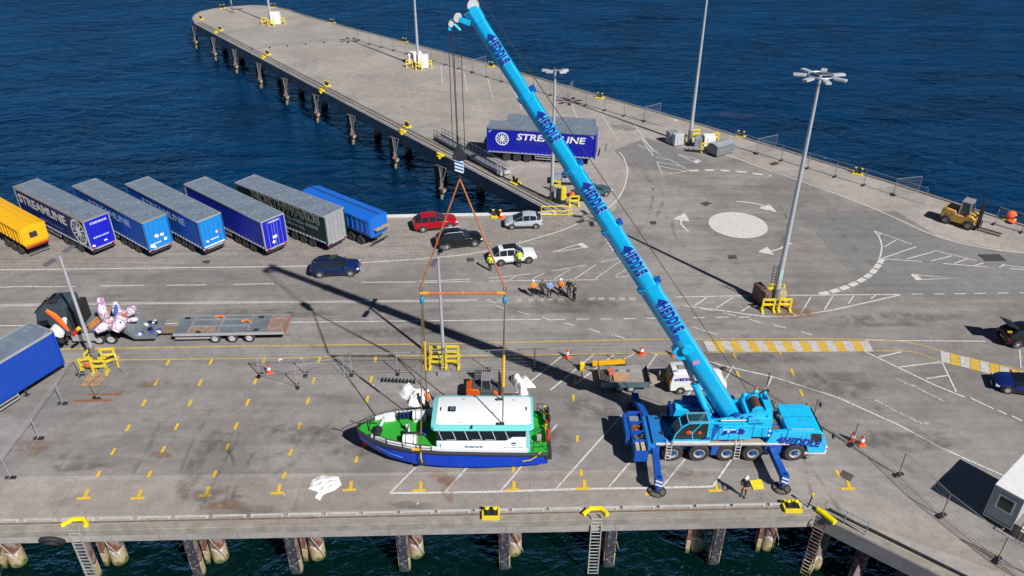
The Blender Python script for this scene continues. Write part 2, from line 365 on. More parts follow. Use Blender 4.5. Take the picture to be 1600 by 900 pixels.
def dashes(M, pts, w, on, off, z=ZM, n=None):
    P = [G(*p) for p in pts]; seg = []
    tot = sum((b-a).length for a, b in zip(P, P[1:]))
    def at(s):
        for a, b in zip(P, P[1:]):
            l = (b-a).length
            if s <= l: return a+(b-a)*(s/l)
            s -= l
        return P[-1]
    s = 0
    while s < tot:
        e = min(s+on, tot); a, b = at(s), at(e)
        if e-s > .2: strip(M, [tuple(a), tuple(at((s+e)/2)), tuple(b)], w, z)
        s += on+off
def smooth_px(pts, n=6):
    out = []
    for i in range(len(pts)-1):
        p0 = pts[max(i-1, 0)]; p1 = pts[i]; p2 = pts[i+1]; p3 = pts[min(i+2, len(pts)-1)]
        for k in range(n):
            t = k/n; out.append(tuple(.5*((2*p1[j])+(-p0[j]+p2[j])*t+(2*p0[j]-5*p1[j]+4*p2[j]-p3[j])*t*t+(-p0[j]+3*p1[j]-3*p2[j]+p3[j])*t**3) for j in (0, 1)))
    out.append(tuple(pts[-1])); return out
M = MB(); W = .15
# long line by the parked trailers, swinging up right to the pier
strip(M, smooth_px([(-300, 425), (0, 422), (250, 419), (475, 416), (565, 411), (700, 401), (775, 389), (860, 366), (900, 351), (950, 325), (972, 300), (980, 272), (976, 250), (968, 238)]), W)
strip(M, smooth_px([(1075, 226), (1140, 244), (1190, 262), (1270, 290), (1370, 328), (1460, 368), (1530, 386), (1600, 395), (1750, 402)]), .16)
# lanes
for a, b in [((-200, 475), (0, 470.5)), ((10, 448.5), (60, 448)), ((57, 448.5), (118, 448)), ((157, 447), (225, 446)), ((260, 446), (323, 445.5)), ((365, 445), (428, 443.5)), ((565, 441.5), (650, 441)), ((664, 442), (735, 440)), ((655, 440), (735, 436.5)),
             ((-10, 449), (17, 449))]: strip(M, [a, b], .12)
strip(M, [(-250, 482), (0, 478.5), (235, 475), (480, 473), (655, 471.5)], .11); strip(M, [(-250, 479), (0, 476.3), (235, 473), (480, 471), (655, 469.3), (745, 468.5)], .09)
strip(M, [(655, 471.5), (745, 470.5)], .11)
strip(M, [(-250, 514), (0, 509.5), (100, 508), (450, 504), (640, 502), (845, 499.5)], .13)
for i, x0 in enumerate((760, 776, 807, 825, 841, 855, 872)): strip(M, [(x0, 471), (x0+9, 470.8)], .1); strip(M, [(x0, 468.3), (x0+9, 468.1)], .1)
for x0 in (920, 934, 951, 967, 983): strip(M, [(x0, 468.2), (x0+10, 468)], .1); strip(M, [(x0, 466), (x0+10, 465.8)], .1)
strip(M, [(775, 473), (760, 470)], .12)
for a, b in [((775, 478), (790, 483)), ((808, 487), (828, 492)), ((847, 496), (862, 501)), ((882, 505), (898, 509)), ((919, 514), (938, 520)), ((955, 523), (976, 529)), ((1082, 511), (1120, 523)), ((1130, 489), (1150, 494)), ((1094, 482), (1113, 486)), ((1170, 499), (1189, 505)), ((1208, 508), (1228, 513)), ((1250, 518), (1268, 524)),
             ((863, 499.7), (882, 499.5)), ((900, 499), (920, 499)), ((938, 498.8), (957, 498.6)), ((974, 498.4), (993, 498.2)), ((1010, 497.6), (1027, 497.6)), ((1082, 496.8), (1101, 496.6)), ((1118, 496.3), (1138, 496)), ((1154, 496), (1172, 495.7))]: strip(M, [a, b], .12)
# hatched splitter by the walkers
strip(M, [(765, 439.5), (870, 438), (935, 437.5)], .1)
for a, b in [((764, 435), (806, 431)), ((806, 431), (830, 428)), ((795, 438), (806, 431.5)), ((832, 436), (851, 427)), ((861, 424), (916, 415)), ((866, 436), (892, 421)), ((898, 436), (931, 414)), ((930, 436), (978, 402)), ((961, 432), (990, 414)), ((963, 434), (994, 430)), ((939, 410), (975, 402))]: strip(M, [a, b], .1)
# splitter island round the tall mast
strip(M, [(1055, 464.5), (1130, 463), (1280, 461.5), (1406, 460.5)], .14)
strip(M, [(1068, 478), (1130, 486), (1165, 491), (1194, 495), (1240, 494.5), (1300, 485), (1350, 474), (1406, 461)], .15)
for a, b in [((1085, 478), (1104, 465.5)), ((1119, 482), (1145, 465)), ((1158, 487), (1174, 477)), ((1186, 482), (1194, 495)), ((1232, 479), (1242, 494)), ((1250, 492), (1267, 464)), ((1288, 484), (1301, 463)), ((1325, 475), (1334, 462.5)), ((1361, 467), (1368, 461.5))]: strip(M, [a, b], .12)
for x0 in (1424, 1458, 1491, 1522, 1558, 1593): strip(M, [(x0, 460-(x0-1424)*.012), (x0+18, 459.8-(x0-1424)*.012)], .13)
# triangles and give-way marks
for tri in ([(1422, 430), (1497, 435), (1428, 438)], [(1061, 241), (1097, 253), (1083, 254)]):
    pass
strip(M, [(1424, 429), (1495, 435), (1430, 437.5)], .15); M.poly([G(1422, 428.5, ZM+.009), G(1431, 437.5, ZM+.009), G(1441, 437, ZM+.009), G(1434, 430, ZM+.009)])
strip(M, [(1057, 240.5), (1095, 251), (1088, 255), (1057, 240.5)], .13); M.poly([G(1088, 249.5, ZM+.009), G(1096, 251.5, ZM+.009), G(1088, 255.5, ZM+.009), G(1083, 252.5, ZM+.009)])
strip(M, [(864, 394), (910, 380), (919, 386), (872, 393.5)], .13); M.poly([G(903, 382, ZM+.009), G(910, 379.5, ZM+.009), G(920, 386.5, ZM+.009), G(912, 388, ZM+.009)])
# upper chevron
strip(M, [(1026.5, 253), (1035, 273.5), (1074, 268)], .13)
for a, b in [((1028, 253.5), (1062, 259.5)), ((1031, 260), (1072, 268)), ((1035, 267.5), (1050, 271.5)), ((1025, 246), (1047, 250)), ((1047, 250), (1077, 267))]: strip(M, [a, b], .12)
for a, b in [((997, 226), (1012, 233)), ((1000, 213), (1020, 243)), ((1012, 233), (1021, 243)), ((1003, 217), (1030, 242))]: strip(M, [a, b], .11)
for a, b in [((689, 103), (691.5, 133)), ((725, 113), (730, 146)), ((762, 124), (771, 159)), ((802, 137), (815, 172)), ((892, 162), (902, 186)), ((939, 178), (965, 220)), ((988, 191), (1021, 238))]: strip(M, [a, b], .13)
# right hatch fan
arc = smooth_px([(1366, 361), (1374, 372), (1377.5, 385), (1376, 397), (1374, 404)])
strip(M, arc, .16)
for a, b in [((1366, 361), (1425, 382)), ((1371, 368), (1378, 365)), ((1381, 386), (1400, 375.5)), ((1378, 404), (1432, 385.5)), ((1380, 405), (1441, 409)), ((1417, 405), (1460, 393)), ((1459, 391.5), (1526, 407.5)), ((1455, 408), (1487, 400)), ((1490, 412), (1511, 405)), ((1473, 412), (1543, 417.5)), ((1521, 416), (1537, 411)), ((1561, 418), (1570, 413.5)), ((1565, 414), (1620, 421)), ((1577, 420), (1640, 424))]: strip(M, [a, b], .13)
dashes(M, smooth_px([(1378, 405), (1372, 415), (1362, 427), (1346, 438), (1325, 448), (1300, 456), (1278, 461)]), .55, 1.0, .22)
dashes(M, [(1077, 267), (1120, 266), (1160, 269), (1205, 275)], .45, 1.15, .75)
dashes(M, [(945, 362), (953, 378), (962, 392)], .7, .5, .25); dashes(M, [(960, 385), (975, 410), (1005, 455)], .6, .5, .25)
# curved arrows round the white circle
def arrow(pts, tip_w=.9):
    sp = smooth_px(pts); strip(M, sp[:-5], .22)
    a, b = G(*sp[-1]), G(*sp[-6]); d = (a-b).normalized(); s = V((-d.y, d.x, 0))
    M.poly([V((a.x, a.y, ZM+.009)), V((b.x, b.y, ZM+.009))+s*tip_w, V((b.x, b.y, ZM+.009))-s*tip_w])
arrow([(1150, 315), (1172, 317), (1190, 321), (1214, 332)]); arrow([(1076, 362), (1068, 355), (1064, 347), (1070, 333)]); arrow([(1236, 380), (1222, 387), (1208, 392), (1184, 394)])
# right-hand yard lines
strip(M, [(1092, 560), (1130, 572), (1207, 589), (1310, 622), (1405, 665), (1470, 700), (1562, 741), (1640, 776)], .15)
strip(M, [(1350, 549), (1410, 578), (1460, 602), (1507, 621)], .15)
for a, b in [((1373, 558), (1407, 550.5)), ((1405, 574), (1470, 566)), ((1447, 592), (1481, 587)), ((1471, 565), (1494, 613))]: strip(M, [a, b], .13)
for a, b in [((1516, 622), (1552, 639)), ((1558, 641), (1573, 648)), ((1581, 650), (1597, 658)), ((1193, 615), (1206, 590))]: strip(M, [a, b], .14)
strip(M, [(1350, 531.5), (1400, 532.5), (1540, 533.5)], .12)
strip(M, [(1593, 547), (1595, 575), (1640, 578)], .13)
# parking bay by the boat and crane
strip(M, [(609, 771), (760, 769), (900, 764.5), (1010, 763), (1114, 760.5)], .17)
for a, b in [((609, 771), (660, 720)), ((695, 769), (740, 720)), ((782, 768), (870, 664)), ((866, 767), (985, 634)), ((948, 765), (1085, 605)), ((1033, 763), (1070, 718)), ((1114, 760), (1145, 715)), ((800, 620), (885, 551)), ((900, 600), (960, 554)), ((860, 610), (928, 554)), ((1000, 590), (1026, 554)), ((1128, 602), (1146, 572)), ((940, 580), (993, 552))]: strip(M, [a, b], .13)
tag(M.build('white_road_markings', WM, recalc=False), kind='structure')
M = MB(); M2 = MB()
for pts, w_ in [([(1398, 592), (1430, 605), (1460, 620), (1475, 627)], .28), ([(1367, 625), (1400, 643), (1440, 662), (1454, 663)], .3)]: strip(M2, pts, w_)
tag(M2.build('worn_white_road_markings', WF, recalc=False), kind='structure')
cc = G(1153, 351.5); M.poly([(cc.x+3.05*cos(t*pi/24), cc.y+3.05*sin(t*pi/24), ZM) for t in range(48)])
tag(M.build('worn_white_road_markings', mat('circle_paint', (.56, .54, .51), .8, var=.08, sc=3, dirt=(.45, .43, .40), dirt_amt=.3, dirt_sc=2), recalc=False), kind='structure')
# yellow lines
M = MB()
strip(M, [(-250, 551), (95, 546), (400, 541), (700, 537.5), (1000, 531), (1095, 530)], .13)
strip(M, [(-250, 573), (140, 565), (200, 562.5), (450, 560), (560, 556.5), (800, 555.5), (1060, 552)], .12)
for i in range(36):
    pass
top = [(1092, 530.5), (1200, 530), (1275, 529.5), (1340, 530.5)]; strip(M, top, .12); strip(M, [(1105, 551), (1220, 550), (1350, 549)], .1)
strip(M, smooth_px([(1340, 530.5), (1400, 533), (1440, 540), (1470, 549), (1540, 566), (1640, 588)]), .1); strip(M, smooth_px([(1350, 549), (1410, 549), (1440, 554), (1470, 565), (1540, 581), (1620, 600)]), .1)
tag(M.build('yellow_road_lines', YM, recalc=False), kind='structure')
MY, MW = MB(), MB()
def quadp(M, q): M.poly([G(x, y, ZM+.009) for x, y in q])
x = 1098; k = 0
while x < 1350:
    u = [(x, 532.5), (x+13.4, 532.5), (x+22.5, 549.2), (x+9, 549.2)]
    quadp(MW if k % 2 == 0 else MY, u); x += 13.6; k += 1
k = 0; P0 = (1469, 547.5); P1 = (1469, 563.5)
for i in range(10):
    x0 = 1469+i*15.5; quadp(MW if i % 2 == 0 else MY, [(x0, 548+i*3.9), (x0+14.8, 551.7+i*3.9), (x0+16.2, 568+i*4.1), (x0+1.2, 564+i*4.1)])
tag(MY.build('yellow_crossing_blocks', mat('crossing_yellow', (.60, .39, .04), .75, var=.15, sc=2, dirt=(.38, .29, .14), dirt_amt=.35, dirt_sc=3), recalc=False), kind='structure')
tag(MW.build('white_crossing_blocks', mat('crossing_white', (.50, .48, .47), .75, var=.12, sc=2, dirt=(.38, .36, .35), dirt_amt=.4, dirt_sc=3), recalc=False), kind='structure')
M = MB()
def dash(x, y, dx, dy): strip(M, [(x-dx, y+dy), (x+dx, y-dy)], .2, ZM)
for (x, y) in [(263, 566), (244, 598), (225, 630), (200, 669), (177, 706), (154, 741), (330, 565), (313, 598), (297, 630), (276, 667), (255, 703), (234, 741), (413, 563), (399, 596), (387, 629), (369, 666), (355, 699), (336, 741), (499, 563), (490, 595), (481, 627), (468, 666), (454, 707), (444, 743), (587, 561), (580, 593), (574, 624), (557, 718), (672, 560), (898, 597), (896, 622), (902, 686), (908, 739), (802, 733), (1238, 582), (1153, 585), (1252, 614), (1148, 557), (1218, 550), (1309, 740), (1275, 660)]:
    t = (x-800)/800; dash(x, y, 3.2*(-t*1.1)+.3 if x < 1000 else -3*t*1.4, 5.2)
for (x, y, tx) in [(131, 772, 5), (215, 772, 4), (321, 768, 3), (433, 764, 2.5), (546, 759, 1), (655, 760, .5), (801, 759, 0), (911, 757, 0), (1018, 765, -2), (1118, 760, -3), (1325, 757, -3)]:
    strip(M, [(x-11, y+7.5), (x+10, y+6.5)], .21); strip(M, [(x+2-tx*.2, y+6), (x+2+tx, y-7)], .21)
tag(M.build('yellow_bay_marks', YH, recalc=False), kind='structure')
# tyre marks: rubber laid on the ground
tm = bpy.data.materials.new('tyre_mark_rubber'); tm.use_nodes = True; n = tm.node_tree; b = n.nodes['Principled BSDF']; b.inputs['Base Color'].default_value = (.07, .068, .066, 1); b.inputs['Roughness'].default_value = .9
tc = n.nodes.new('ShaderNodeTexCoord'); N = n.nodes.new('ShaderNodeTexNoise'); N.inputs['Scale'].default_value = .8; N.inputs['Detail'].default_value = 8; R_ = n.nodes.new('ShaderNodeValToRGB')
R_.color_ramp.elements[0].position = .42; R_.color_ramp.elements[1].position = .75; R_.color_ramp.elements[1].color = (.26, .26, .26, 1); n.links.new(tc.outputs['Object'], N.inputs[0]); n.links.new(N.outputs[0], R_.inputs[0]); n.links.new(R_.outputs[0], b.inputs['Alpha'])
M = MB()
for pts in [[(700, 128), (650, 140), (610, 158), (570, 170)], [(672, 142), (640, 150), (628, 165), (660, 178), (720, 182)], [(640, 205), (600, 175), (560, 160)], [(545, 640), (500, 670), (465, 715), (420, 745), (330, 765)], [(520, 655), (480, 690), (430, 712), (380, 722)],
            [(200, 750), (230, 700), (250, 660)], [(340, 690), (365, 720), (350, 790)], [(330, 640), (300, 690), (280, 740)], [(400, 640), (350, 720), (310, 800)], [(870, 620), (900, 640), (960, 640)], [(1240, 560), (1300, 600), (1380, 640), (1480, 700)], [(1260, 640), (1330, 680), (1420, 730), (1500, 800)], [(1300, 340), (1330, 380), (1400, 440)],
            [(990, 250), (1020, 290), (1010, 340), (980, 380)], [(985, 262), (1035, 300), (1020, 350)], [(560, 520), (700, 480), (860, 440), (960, 360)], [(1060, 300), (1180, 310), (1230, 340), (1200, 400), (1090, 400), (1050, 350), (1080, 310)], [(1240, 700), (1290, 760), (1330, 830)], [(1250, 690), (1270, 780)], [(100, 470), (300, 480), (500, 470)], [(200, 520), (420, 490), (700, 505)], [(360, 780), (400, 700), (470, 640)]]:
    sp = smooth_px(pts, 8); strip(M, sp, .28, ZM+.012); strip(M, [(a+random.uniform(0, 1), c_+5) for a, c_ in sp], .24, ZM+.012)
tag(M.build('tyre_marks', tm, recalc=False), kind='structure')
# stains and scuffs of their own shape
def stain(name, spots, col_, amt):
    sm = bpy.data.materials.new(name); sm.use_nodes = True; n = sm.node_tree; b = n.nodes['Principled BSDF']; b.inputs['Base Color'].default_value = (*col_, 1); b.inputs['Roughness'].default_value = .9
    tc = n.nodes.new('ShaderNodeTexCoord'); N = n.nodes.new('ShaderNodeTexNoise'); N.inputs['Scale'].default_value = .9; N.inputs['Detail'].default_value = 9; N.inputs['Roughness'].default_value = .68; N.inputs['Distortion'].default_value = .8
    R_ = n.nodes.new('ShaderNodeValToRGB'); R_.color_ramp.elements[0].position = .36; R_.color_ramp.elements[1].position = .60; R_.color_ramp.elements[1].color = (amt, amt, amt, 1)
    n.links.new(tc.outputs['Object'], N.inputs[0]); n.links.new(N.outputs[0], R_.inputs[0])
    vc = n.nodes.new('ShaderNodeAttribute'); vc.attribute_name = 'edge'; mu = n.nodes.new('ShaderNodeMath'); mu.operation = 'MULTIPLY'; n.links.new(R_.outputs[0], mu.inputs[0]); n.links.new(vc.outputs['Fac'], mu.inputs[1]); n.links.new(mu.outputs[0], b.inputs['Alpha'])
    vs = []; fs = []; ed = []
    for i, (px, py, rx, ry) in enumerate(spots):
        c = G(px, py); a0 = len(vs); vs.append((c.x, c.y, ZM+.022+.0006*i)); ed.append(1.)
        ph = random.uniform(0, 6)
        for ring, f in ((.6, 1.), (1., 0.)):
            for k in range(20):
                a = 2*pi*k/20; q = 1+.22*sin(2*a+ph)+.12*sin(5*a+ph*2); vs.append((c.x+rx*ring*q*cos(a), c.y+ry*ring*q*sin(a), ZM+.022+.0006*i)); ed.append(f)
        for k in range(20):
            k2 = (k+1) % 20; fs.append((a0, a0+1+k, a0+1+k2)); fs.append((a0+1+k, a0+21+k, a0+21+k2, a0+1+k2))
    me = bpy.data.meshes.new(name); me.from_pydata(vs, [], fs); at_ = me.attributes.new('edge', 'FLOAT', 'POINT'); at_.data.foreach_set('value', ed); me.materials.append(sm)
    o = bpy.data.objects.new(name, me); COL.objects.link(o); tag(o, kind='structure')
stain('ground_rust_stains', [(692, 748, 1.0, .7), (700, 770, .5, .9), (50, 700, 1.5, .8), (240, 600, 1.2, .6), (1210, 470, 3, 2.2), (1240, 490, 2, 1.2), (350, 790, 1.3, .5), (250, 712, .8, .5)], (.26, .12, .05), .5)
stain('ground_damp_stains', [(330, 775, 3.2, .6), (380, 800, 2.2, .8), (300, 740, 1.0, 2.5), (120, 730, 2.2, .5), (100, 715, 1.6, .4), (340, 690, 1.2, 1.6), (640, 790, 1.5, .4), (480, 680, 4, 1.2), (930, 640, 3, 1.5), (860, 690, 2.5, 1.5), (1050, 740, 3, .8), (620, 520, 5, 1.0), (420, 490, 6, 1.2), (1160, 560, 6, 1.2), (1300, 600, 5, 1.5), (1420, 690, 4, 1.5), (1150, 180, 3, 1.0), (870, 480, 6, 1.4), (1390, 500, 6, 1.4), (560, 705, 2, 1), (975, 200, 2.2, 1.4)], (.085, .078, .072), .32)
stain('ground_pale_scuffs', [(1440, 715, 1.4, .5), (1490, 735, 1.6, .4), (1470, 760, 1.2, .5), (1420, 755, .8, 1.0), (560, 640, .8, 2.4), (520, 650, .6, 2.0), (600, 650, .8, 1.2), (1330, 690, 1.2, .4), (1000, 420, 5, 2), (740, 150, 8, 3), (480, 60, 8, 5), (1250, 270, 5, 1.5)], (.46, .43, .40), .32)
# drain covers and steel plates
def plate(name, label, cat, px, m, group=None, z=.03):
    c = sum((G(*p) for p in px), V())/len(px); M = MB(); M.prism([(G(*p).x-c.x, G(*p).y-c.y) for p in px], 'z', 0, z)
    return tag(M.build(name, m, loc=(c.x, c.y, .014)), label, cat, group)
DC = mat('drain_iron', (.10, .08, .07), .7, .3, var=.4, sc=6)
plate('drain_cover', 'brown drain cover on the paving below the parked blue trailers', 'drain cover', [(315, 410.5), (320, 407), (329, 407), (326, 413)], DC, z=.02)
plate('drain_cover', 'small brown drain cover left of the white car', 'drain cover', [(729, 403), (741, 403.3), (741, 409), (729, 409)], DC, z=.02)
plate('drain_cover', 'drain cover left of the painted white circle', 'drain cover', [(1015, 346), (1025, 346), (1026, 351), (1017, 351)], DC, z=.02)
plate('drain_cover', 'dark drain cover between the roundabout circle and the crane boom', 'drain cover', [(1137, 399), (1150, 399), (1152, 405), (1139, 405)], DC, z=.02)
plate('drain_cover', 'drain cover beyond the painted white circle', 'drain cover', [(1094, 318), (1103, 315), (1112, 318), (1103, 322.5)], DC, z=.02)
plate('drain_cover', 'grey drain grid beside the fence near the pier edge', 'drain cover', [(1201, 256), (1211, 252.5), (1219, 256), (1208, 259)], DC, z=.02)
plate('road_plate', 'large dark steel road plate near the right edge of the yard', 'road plate', [(1527, 398), (1561, 397.5), (1573, 408), (1540, 408.5)], mat('plate_dark', (.075, .078, .085), .6, .3, var=.3))
plate('road_plate', 'brown rusty square plate between two yellow marks right of the crane', 'road plate', [(1311, 743), (1318, 735), (1334.5, 743.5), (1328, 753.5)], mat('plate_brown', (.13, .10, .09), .6, .3, var=.3, sc=3))
plate('outrigger_mat', 'bright yellow square mat beside the man in the white helmet', 'ground mat', [(1171, 752), (1189, 750), (1193.5, 764), (1177, 765.5)], mat('mat_yellow', (.75, .62, .02), .7, var=.12), z=.06)
plate('paving_scrap', 'small grey strip of scrap lying near the quay edge bollard', 'scrap', [(800, 786), (803, 785), (813.5, 791), (811, 794)], STEEL, z=.04)
# ================================================================ PILES, LADDERS, TYRE, BOLLARDS
def pile_mat():
    M = bpy.data.materials.new('tidal_pile_steel'); M.use_nodes = True; n = M.node_tree; L = n.links.new; b = n.nodes['Principled BSDF']; b.inputs['Roughness'].default_value = .85
    tc = n.nodes.new('ShaderNodeTexCoord'); N = n.nodes.new('ShaderNodeTexNoise'); N.inputs['Scale'].default_value = 2.2; N.inputs['Detail'].default_value = 6; L(tc.outputs['Object'], N.inputs[0])
    R1 = n.nodes.new('ShaderNodeValToRGB'); e = R1.color_ramp.elements; e[0].position = .42; e[1].position = .56; e[0].color = (.16, .055, .03, 1); e[1].color = (.24, .19, .17, 1); L(N.outputs[0], R1.inputs[0])
    sp = n.nodes.new('ShaderNodeSeparateXYZ'); L(tc.outputs['Object'], sp.inputs[0])
    N2 = n.nodes.new('ShaderNodeTexNoise'); N2.inputs['Scale'].default_value = 1.5; L(tc.outputs['Object'], N2.inputs[0])
    ad = n.nodes.new('ShaderNodeMath'); ad.operation = 'MULTIPLY_ADD'; L(N2.outputs[0], ad.inputs[0]); ad.inputs[1].default_value = 1.6; L(sp.outputs[2], ad.inputs[2])
    mr = n.nodes.new('ShaderNodeMapRange'); mr.inputs[1].default_value = -5.2; mr.inputs[2].default_value = -.8; L(ad.outputs[0], mr.inputs[0])
    R2 = n.nodes.new('ShaderNodeValToRGB'); R2.color_ramp.interpolation = 'LINEAR'; e = R2.color_ramp.elements
    e[0].position = .0; e[0].color = (.03, .045, .008, 1); e[1].position = 1; e[1].color = (1, 1, 1, 1)
    for p, c in ((.27, (.07, .085, .015, 1)), (.34, (.40, .32, .17, 1)), (.5, (.38, .30, .18, 1)), (.53, (1, 1, 1, 1))):
        x = e.new(p); x.color = c
    L(mr.outputs[0], R2.inputs[0])
    R3 = n.nodes.new('ShaderNodeValToRGB'); R3.color_ramp.elements[0].position = .51; R3.color_ramp.elements[1].position = .54; L(mr.outputs[0], R3.inputs[0])
    mx = n.nodes.new('ShaderNodeMix'); mx.data_type = 'RGBA'; L(R3.outputs[0], mx.inputs[0]); L(R2.outputs[0], mx.inputs[6]); L(R1.outputs[0], mx.inputs[7]); L(mx.outputs[2], b.inputs['Base Color'])
    bp = n.nodes.new('ShaderNodeBump'); bp.inputs['Strength'].default_value = .6; bp.inputs['Distance'].default_value = .08; L(N.outputs[0], bp.inputs['Height']); L(bp.outputs[0], b.inputs['Normal'])
    return M
PM = pile_mat()
FEND = mat('fender_facing', (.035, .038, .05), .6, var=.4, sc=3, dirt=(.20, .18, .17), dirt_amt=.25, dirt_sc=4)
gp = 'rusty piles under the front edge of the quay'
pl = thing('quay_pile', 'rusty tube pile with tide-bleached foot under the front quay edge', 'pile', (0, 0, 0), 0, gp)
M = MB(); M.tube([(0, 0, -7.5), (0, 0, -DECK_T-.02)], .52, 20); M.build('tube', PM, pl, smooth=40)
M = MB(); M.bb(-.78, -.62, -.45, .1, -7.5, -DECK_T-.02); M.bb(-.84, -.56, -.52, -.45, -7.5, -DECK_T-.02); M.build('rusty_flange', PM, pl)
M = MB(); M.tube([(-.3, -.75, -1.5), (.1, -.8, -2.6), (.45, -.7, -3.6), (.62, -.5, -4.4)], .025, 5); M.build('hanging_rope', mat('pale_rope', (.5, .45, .38), .8), pl)
for i, x in enumerate((-33.0, -26.3, -19.6, -13.1, -6.5, .1, 6.5, 12.5, 17.3, -39.7, -46.4)):
    o = pl if i == 0 else dup(pl)
    o.location = (x, YF(x)+1.75, 0)
fe = thing('fender_post', 'dark flat fender post hanging below the front quay edge', 'fender', (0, 0, 0), 0, 'dark fender posts below the front quay edge')
M = MB(); M.bb(-.28, .28, -.12, .12, -6.4, -.78); M.build('facing', FEND, fe, bevel=.02)
M = MB(); M.bb(.28, .36, -.05, .35, -6.4, -.8); M.bb(-.36, -.28, -.05, .35, -6.4, -.8); M.build('backing_frame', PM, fe)
M = MB()
for z in (-1.6, -2.9, -4.2): M.cyl((-.15, -.15, z), (-.15, -.11, z), .05, 8); M.cyl((.15, -.15, z+.3), (.15, -.11, z+.3), .05, 8)
M.build('bolt', STEEL, fe)
for i, x in enumerate((-27.4, -20.6, -14.2, -7.1, -.5, 6.4, 13.4, -34.0)):
    o = fe if i == 0 else dup(fe)
    o.location = (x, YF(x)+.35, 0)
# ladders with yellow hoops
def ladder(x, label, tilt=0.):
    t = thing('quay_ladder', label, 'ladder', (x, YF(x), 0), 0)
    for s in (-.32, .32):
        M = MB(); M.bar((s, -.02, .35), (s, -.22, -.6), .07, .09); M.bar((s, -.22, -.6), (s, -.22, -6.2), .07, .09); M.build('stile', mat('ladder_steel', (.42, .42, .40), .6, .3, var=.2, dirt=(.3, .3, .03), dirt_amt=.2, dirt_sc=3), t)
    M = MB(); z = .1
    while z > -6.1: M.tube([(-.32, -.22, z), (.32, -.22, z)], .03, 5); z -= .3
    M.build('rungs', MATS['ladder_steel'], t)
    M = MB()
    pts = [(-.85, .12, .12), (-.75, .22, .13), (-.35, .62, .14), (.35, .62, .14), (.62, .28, .13), (.68, .1, .12)]
    M.tube(pts, .15, 6); M.build('hoop', mat('hoop_yellow', (.85, .66, .0), .45, var=.05), t, smooth=50)
    return t
ladder(G(118, 828).x-.1, 'grey ladder with yellow hoop down the quay face, left of the picture')
ladder(G(932, 808).x, 'grey ladder with yellow hoop down the quay face below the boat and crane')
t = thing('corner_ladder', 'rusty ladder with a yellow tube at its head in the quay corner', 'ladder', (FC.x+.35, FC.y-.25, 0), radians(-40))
M = MB(); M.tube([(-.5, .35, .14), (.75, -.05, .14)], .2, 8); M.build('hoop', MATS['hoop_yellow'], t, smooth=50)
for s in (0, .6): M = MB(); M.bar((s-.3, -.3, -.1), (s-.3, -.5, -6), .07); M.build('stile', PM, t)
M = MB()
for k in range(18): M.tube([(-.3, -.35-.01*k, -.4-.3*k), (.3, -.35-.01*k, -.4-.3*k)], .03, 5)
M.build('rungs', PM, t)
t = thing('tyre_fender', 'black lorry tyre hanging as a fender on the quay face at the left', 'tyre', (G(75, 838).x, YF(-28.7)-.42, -.6), 0)
M = MB(); M.loft([[V(((.58+.2*cos(b))*cos(a), .17*sin(b), (.58+.2*cos(b))*sin(a))) for b in [k*pi/4 for k in range(8)]] for a in [2*pi*k/24 for k in range(25)]], caps=False); M.build('tyre', BLK, t, smooth=60); t.rotation_euler = (.5, 0, 0)
M = MB(); M.tube([(-.2, .1, .5), (-.25, .3, .95)], .02, 4); M.tube([(.2, .1, .5), (.25, .3, .95)], .02, 4); M.build('chain', STEEL, t)

# inner deck columns under the pier and along the diagonal quay
ic = thing('pier_pile', 'round dark pile in the shade beneath the pier deck', 'pile', (0, 0, 0), 0, 'piles in the shade beneath the pier deck')
M = MB(); M.tube([(0, 0, -7.5), (0, 0, -DECK_T-.02)], .55, 14); M.build('tube', PM, ic, smooth=40)
along = (CB-tip[0]).normalized(); tot = (CB-tip[0]).length; first = True
for k in range(13):
    for off in (3.2,):
        p = tip[0]+along*(5+k*8.7)-nrm*off
        o = ic if first else dup(ic)
        o.location = (p.x, p.y, 0); first = False
dp = thing('corner_pile', 'rusty raking pile under the diagonal quay edge, bottom right', 'pile', (0, 0, 0), 0, 'piles under the diagonal quay edge')
M = MB(); M.tube([(0, 0, -7.5), (0, 0, -DECK_T-.02)], .42, 14); M.build('tube', PM, dp, smooth=40)
M = MB(); M.bar((-.8, -.6, -6.5), (.1, -.2, -1.0), .3, .2); M.build('raking_strut', PM, dp)
for k in range(4):
    o = dp if k == 0 else dup(dp)
    o.location = (FC.x+1.0+k*1.9, FC.y-.2-k*1.57+.4, 0)
# fender dolphins on the pier's left face: px of deck edge, each with V brace and steel platform
fd_ = thing('pier_fender', 'dark sheet fender pile with V brace on the shaded side of the pier', 'fender', (0, 0, 0), 0, 'fender piles along the shaded side of the pier')
M = MB(); M.bb(-.55, .55, -.25, .25, -6.5, -.9); M.build('sheet', FEND, fd_)
BRM = mat('brace_steel', (.25, .22, .2), .6, .3, var=.3)
M = MB()
M.tube([(.7, -.35, -.6), (1.15, -.4, -3.0)], .07, 6); M.tube([(1.9, -.1, -.6), (1.2, -.4, -3.0)], .07, 6); M.tube([(.7, -.35, -.6), (1.9, -.1, -.6)], .06, 6); M.build('brace', BRM, fd_)
M = MB(); M.tube([(1.15, -.45, -2.6), (1.15, -.45, -7)], .2, 8); M.tube([(1.15, -.6, -3.4), (1.9, -.5, -3.5)], .3, 8); M.build('timber_post', PM, fd_)
rzL = atan2(along.y, along.x)
for i, (px, py) in enumerate([(690, 247), (617, 203), (550, 169), (494, 138), (446, 113), (405, 90), (367, 69), (334, 51), (304, 34)]):
    p = G(px, py); o = fd_ if i == 0 else dup(fd_)
    o.location = (p.x+nrm.x*.55, p.y+nrm.y*.55, 0); o.rotation_euler = (0, 0, rzL)

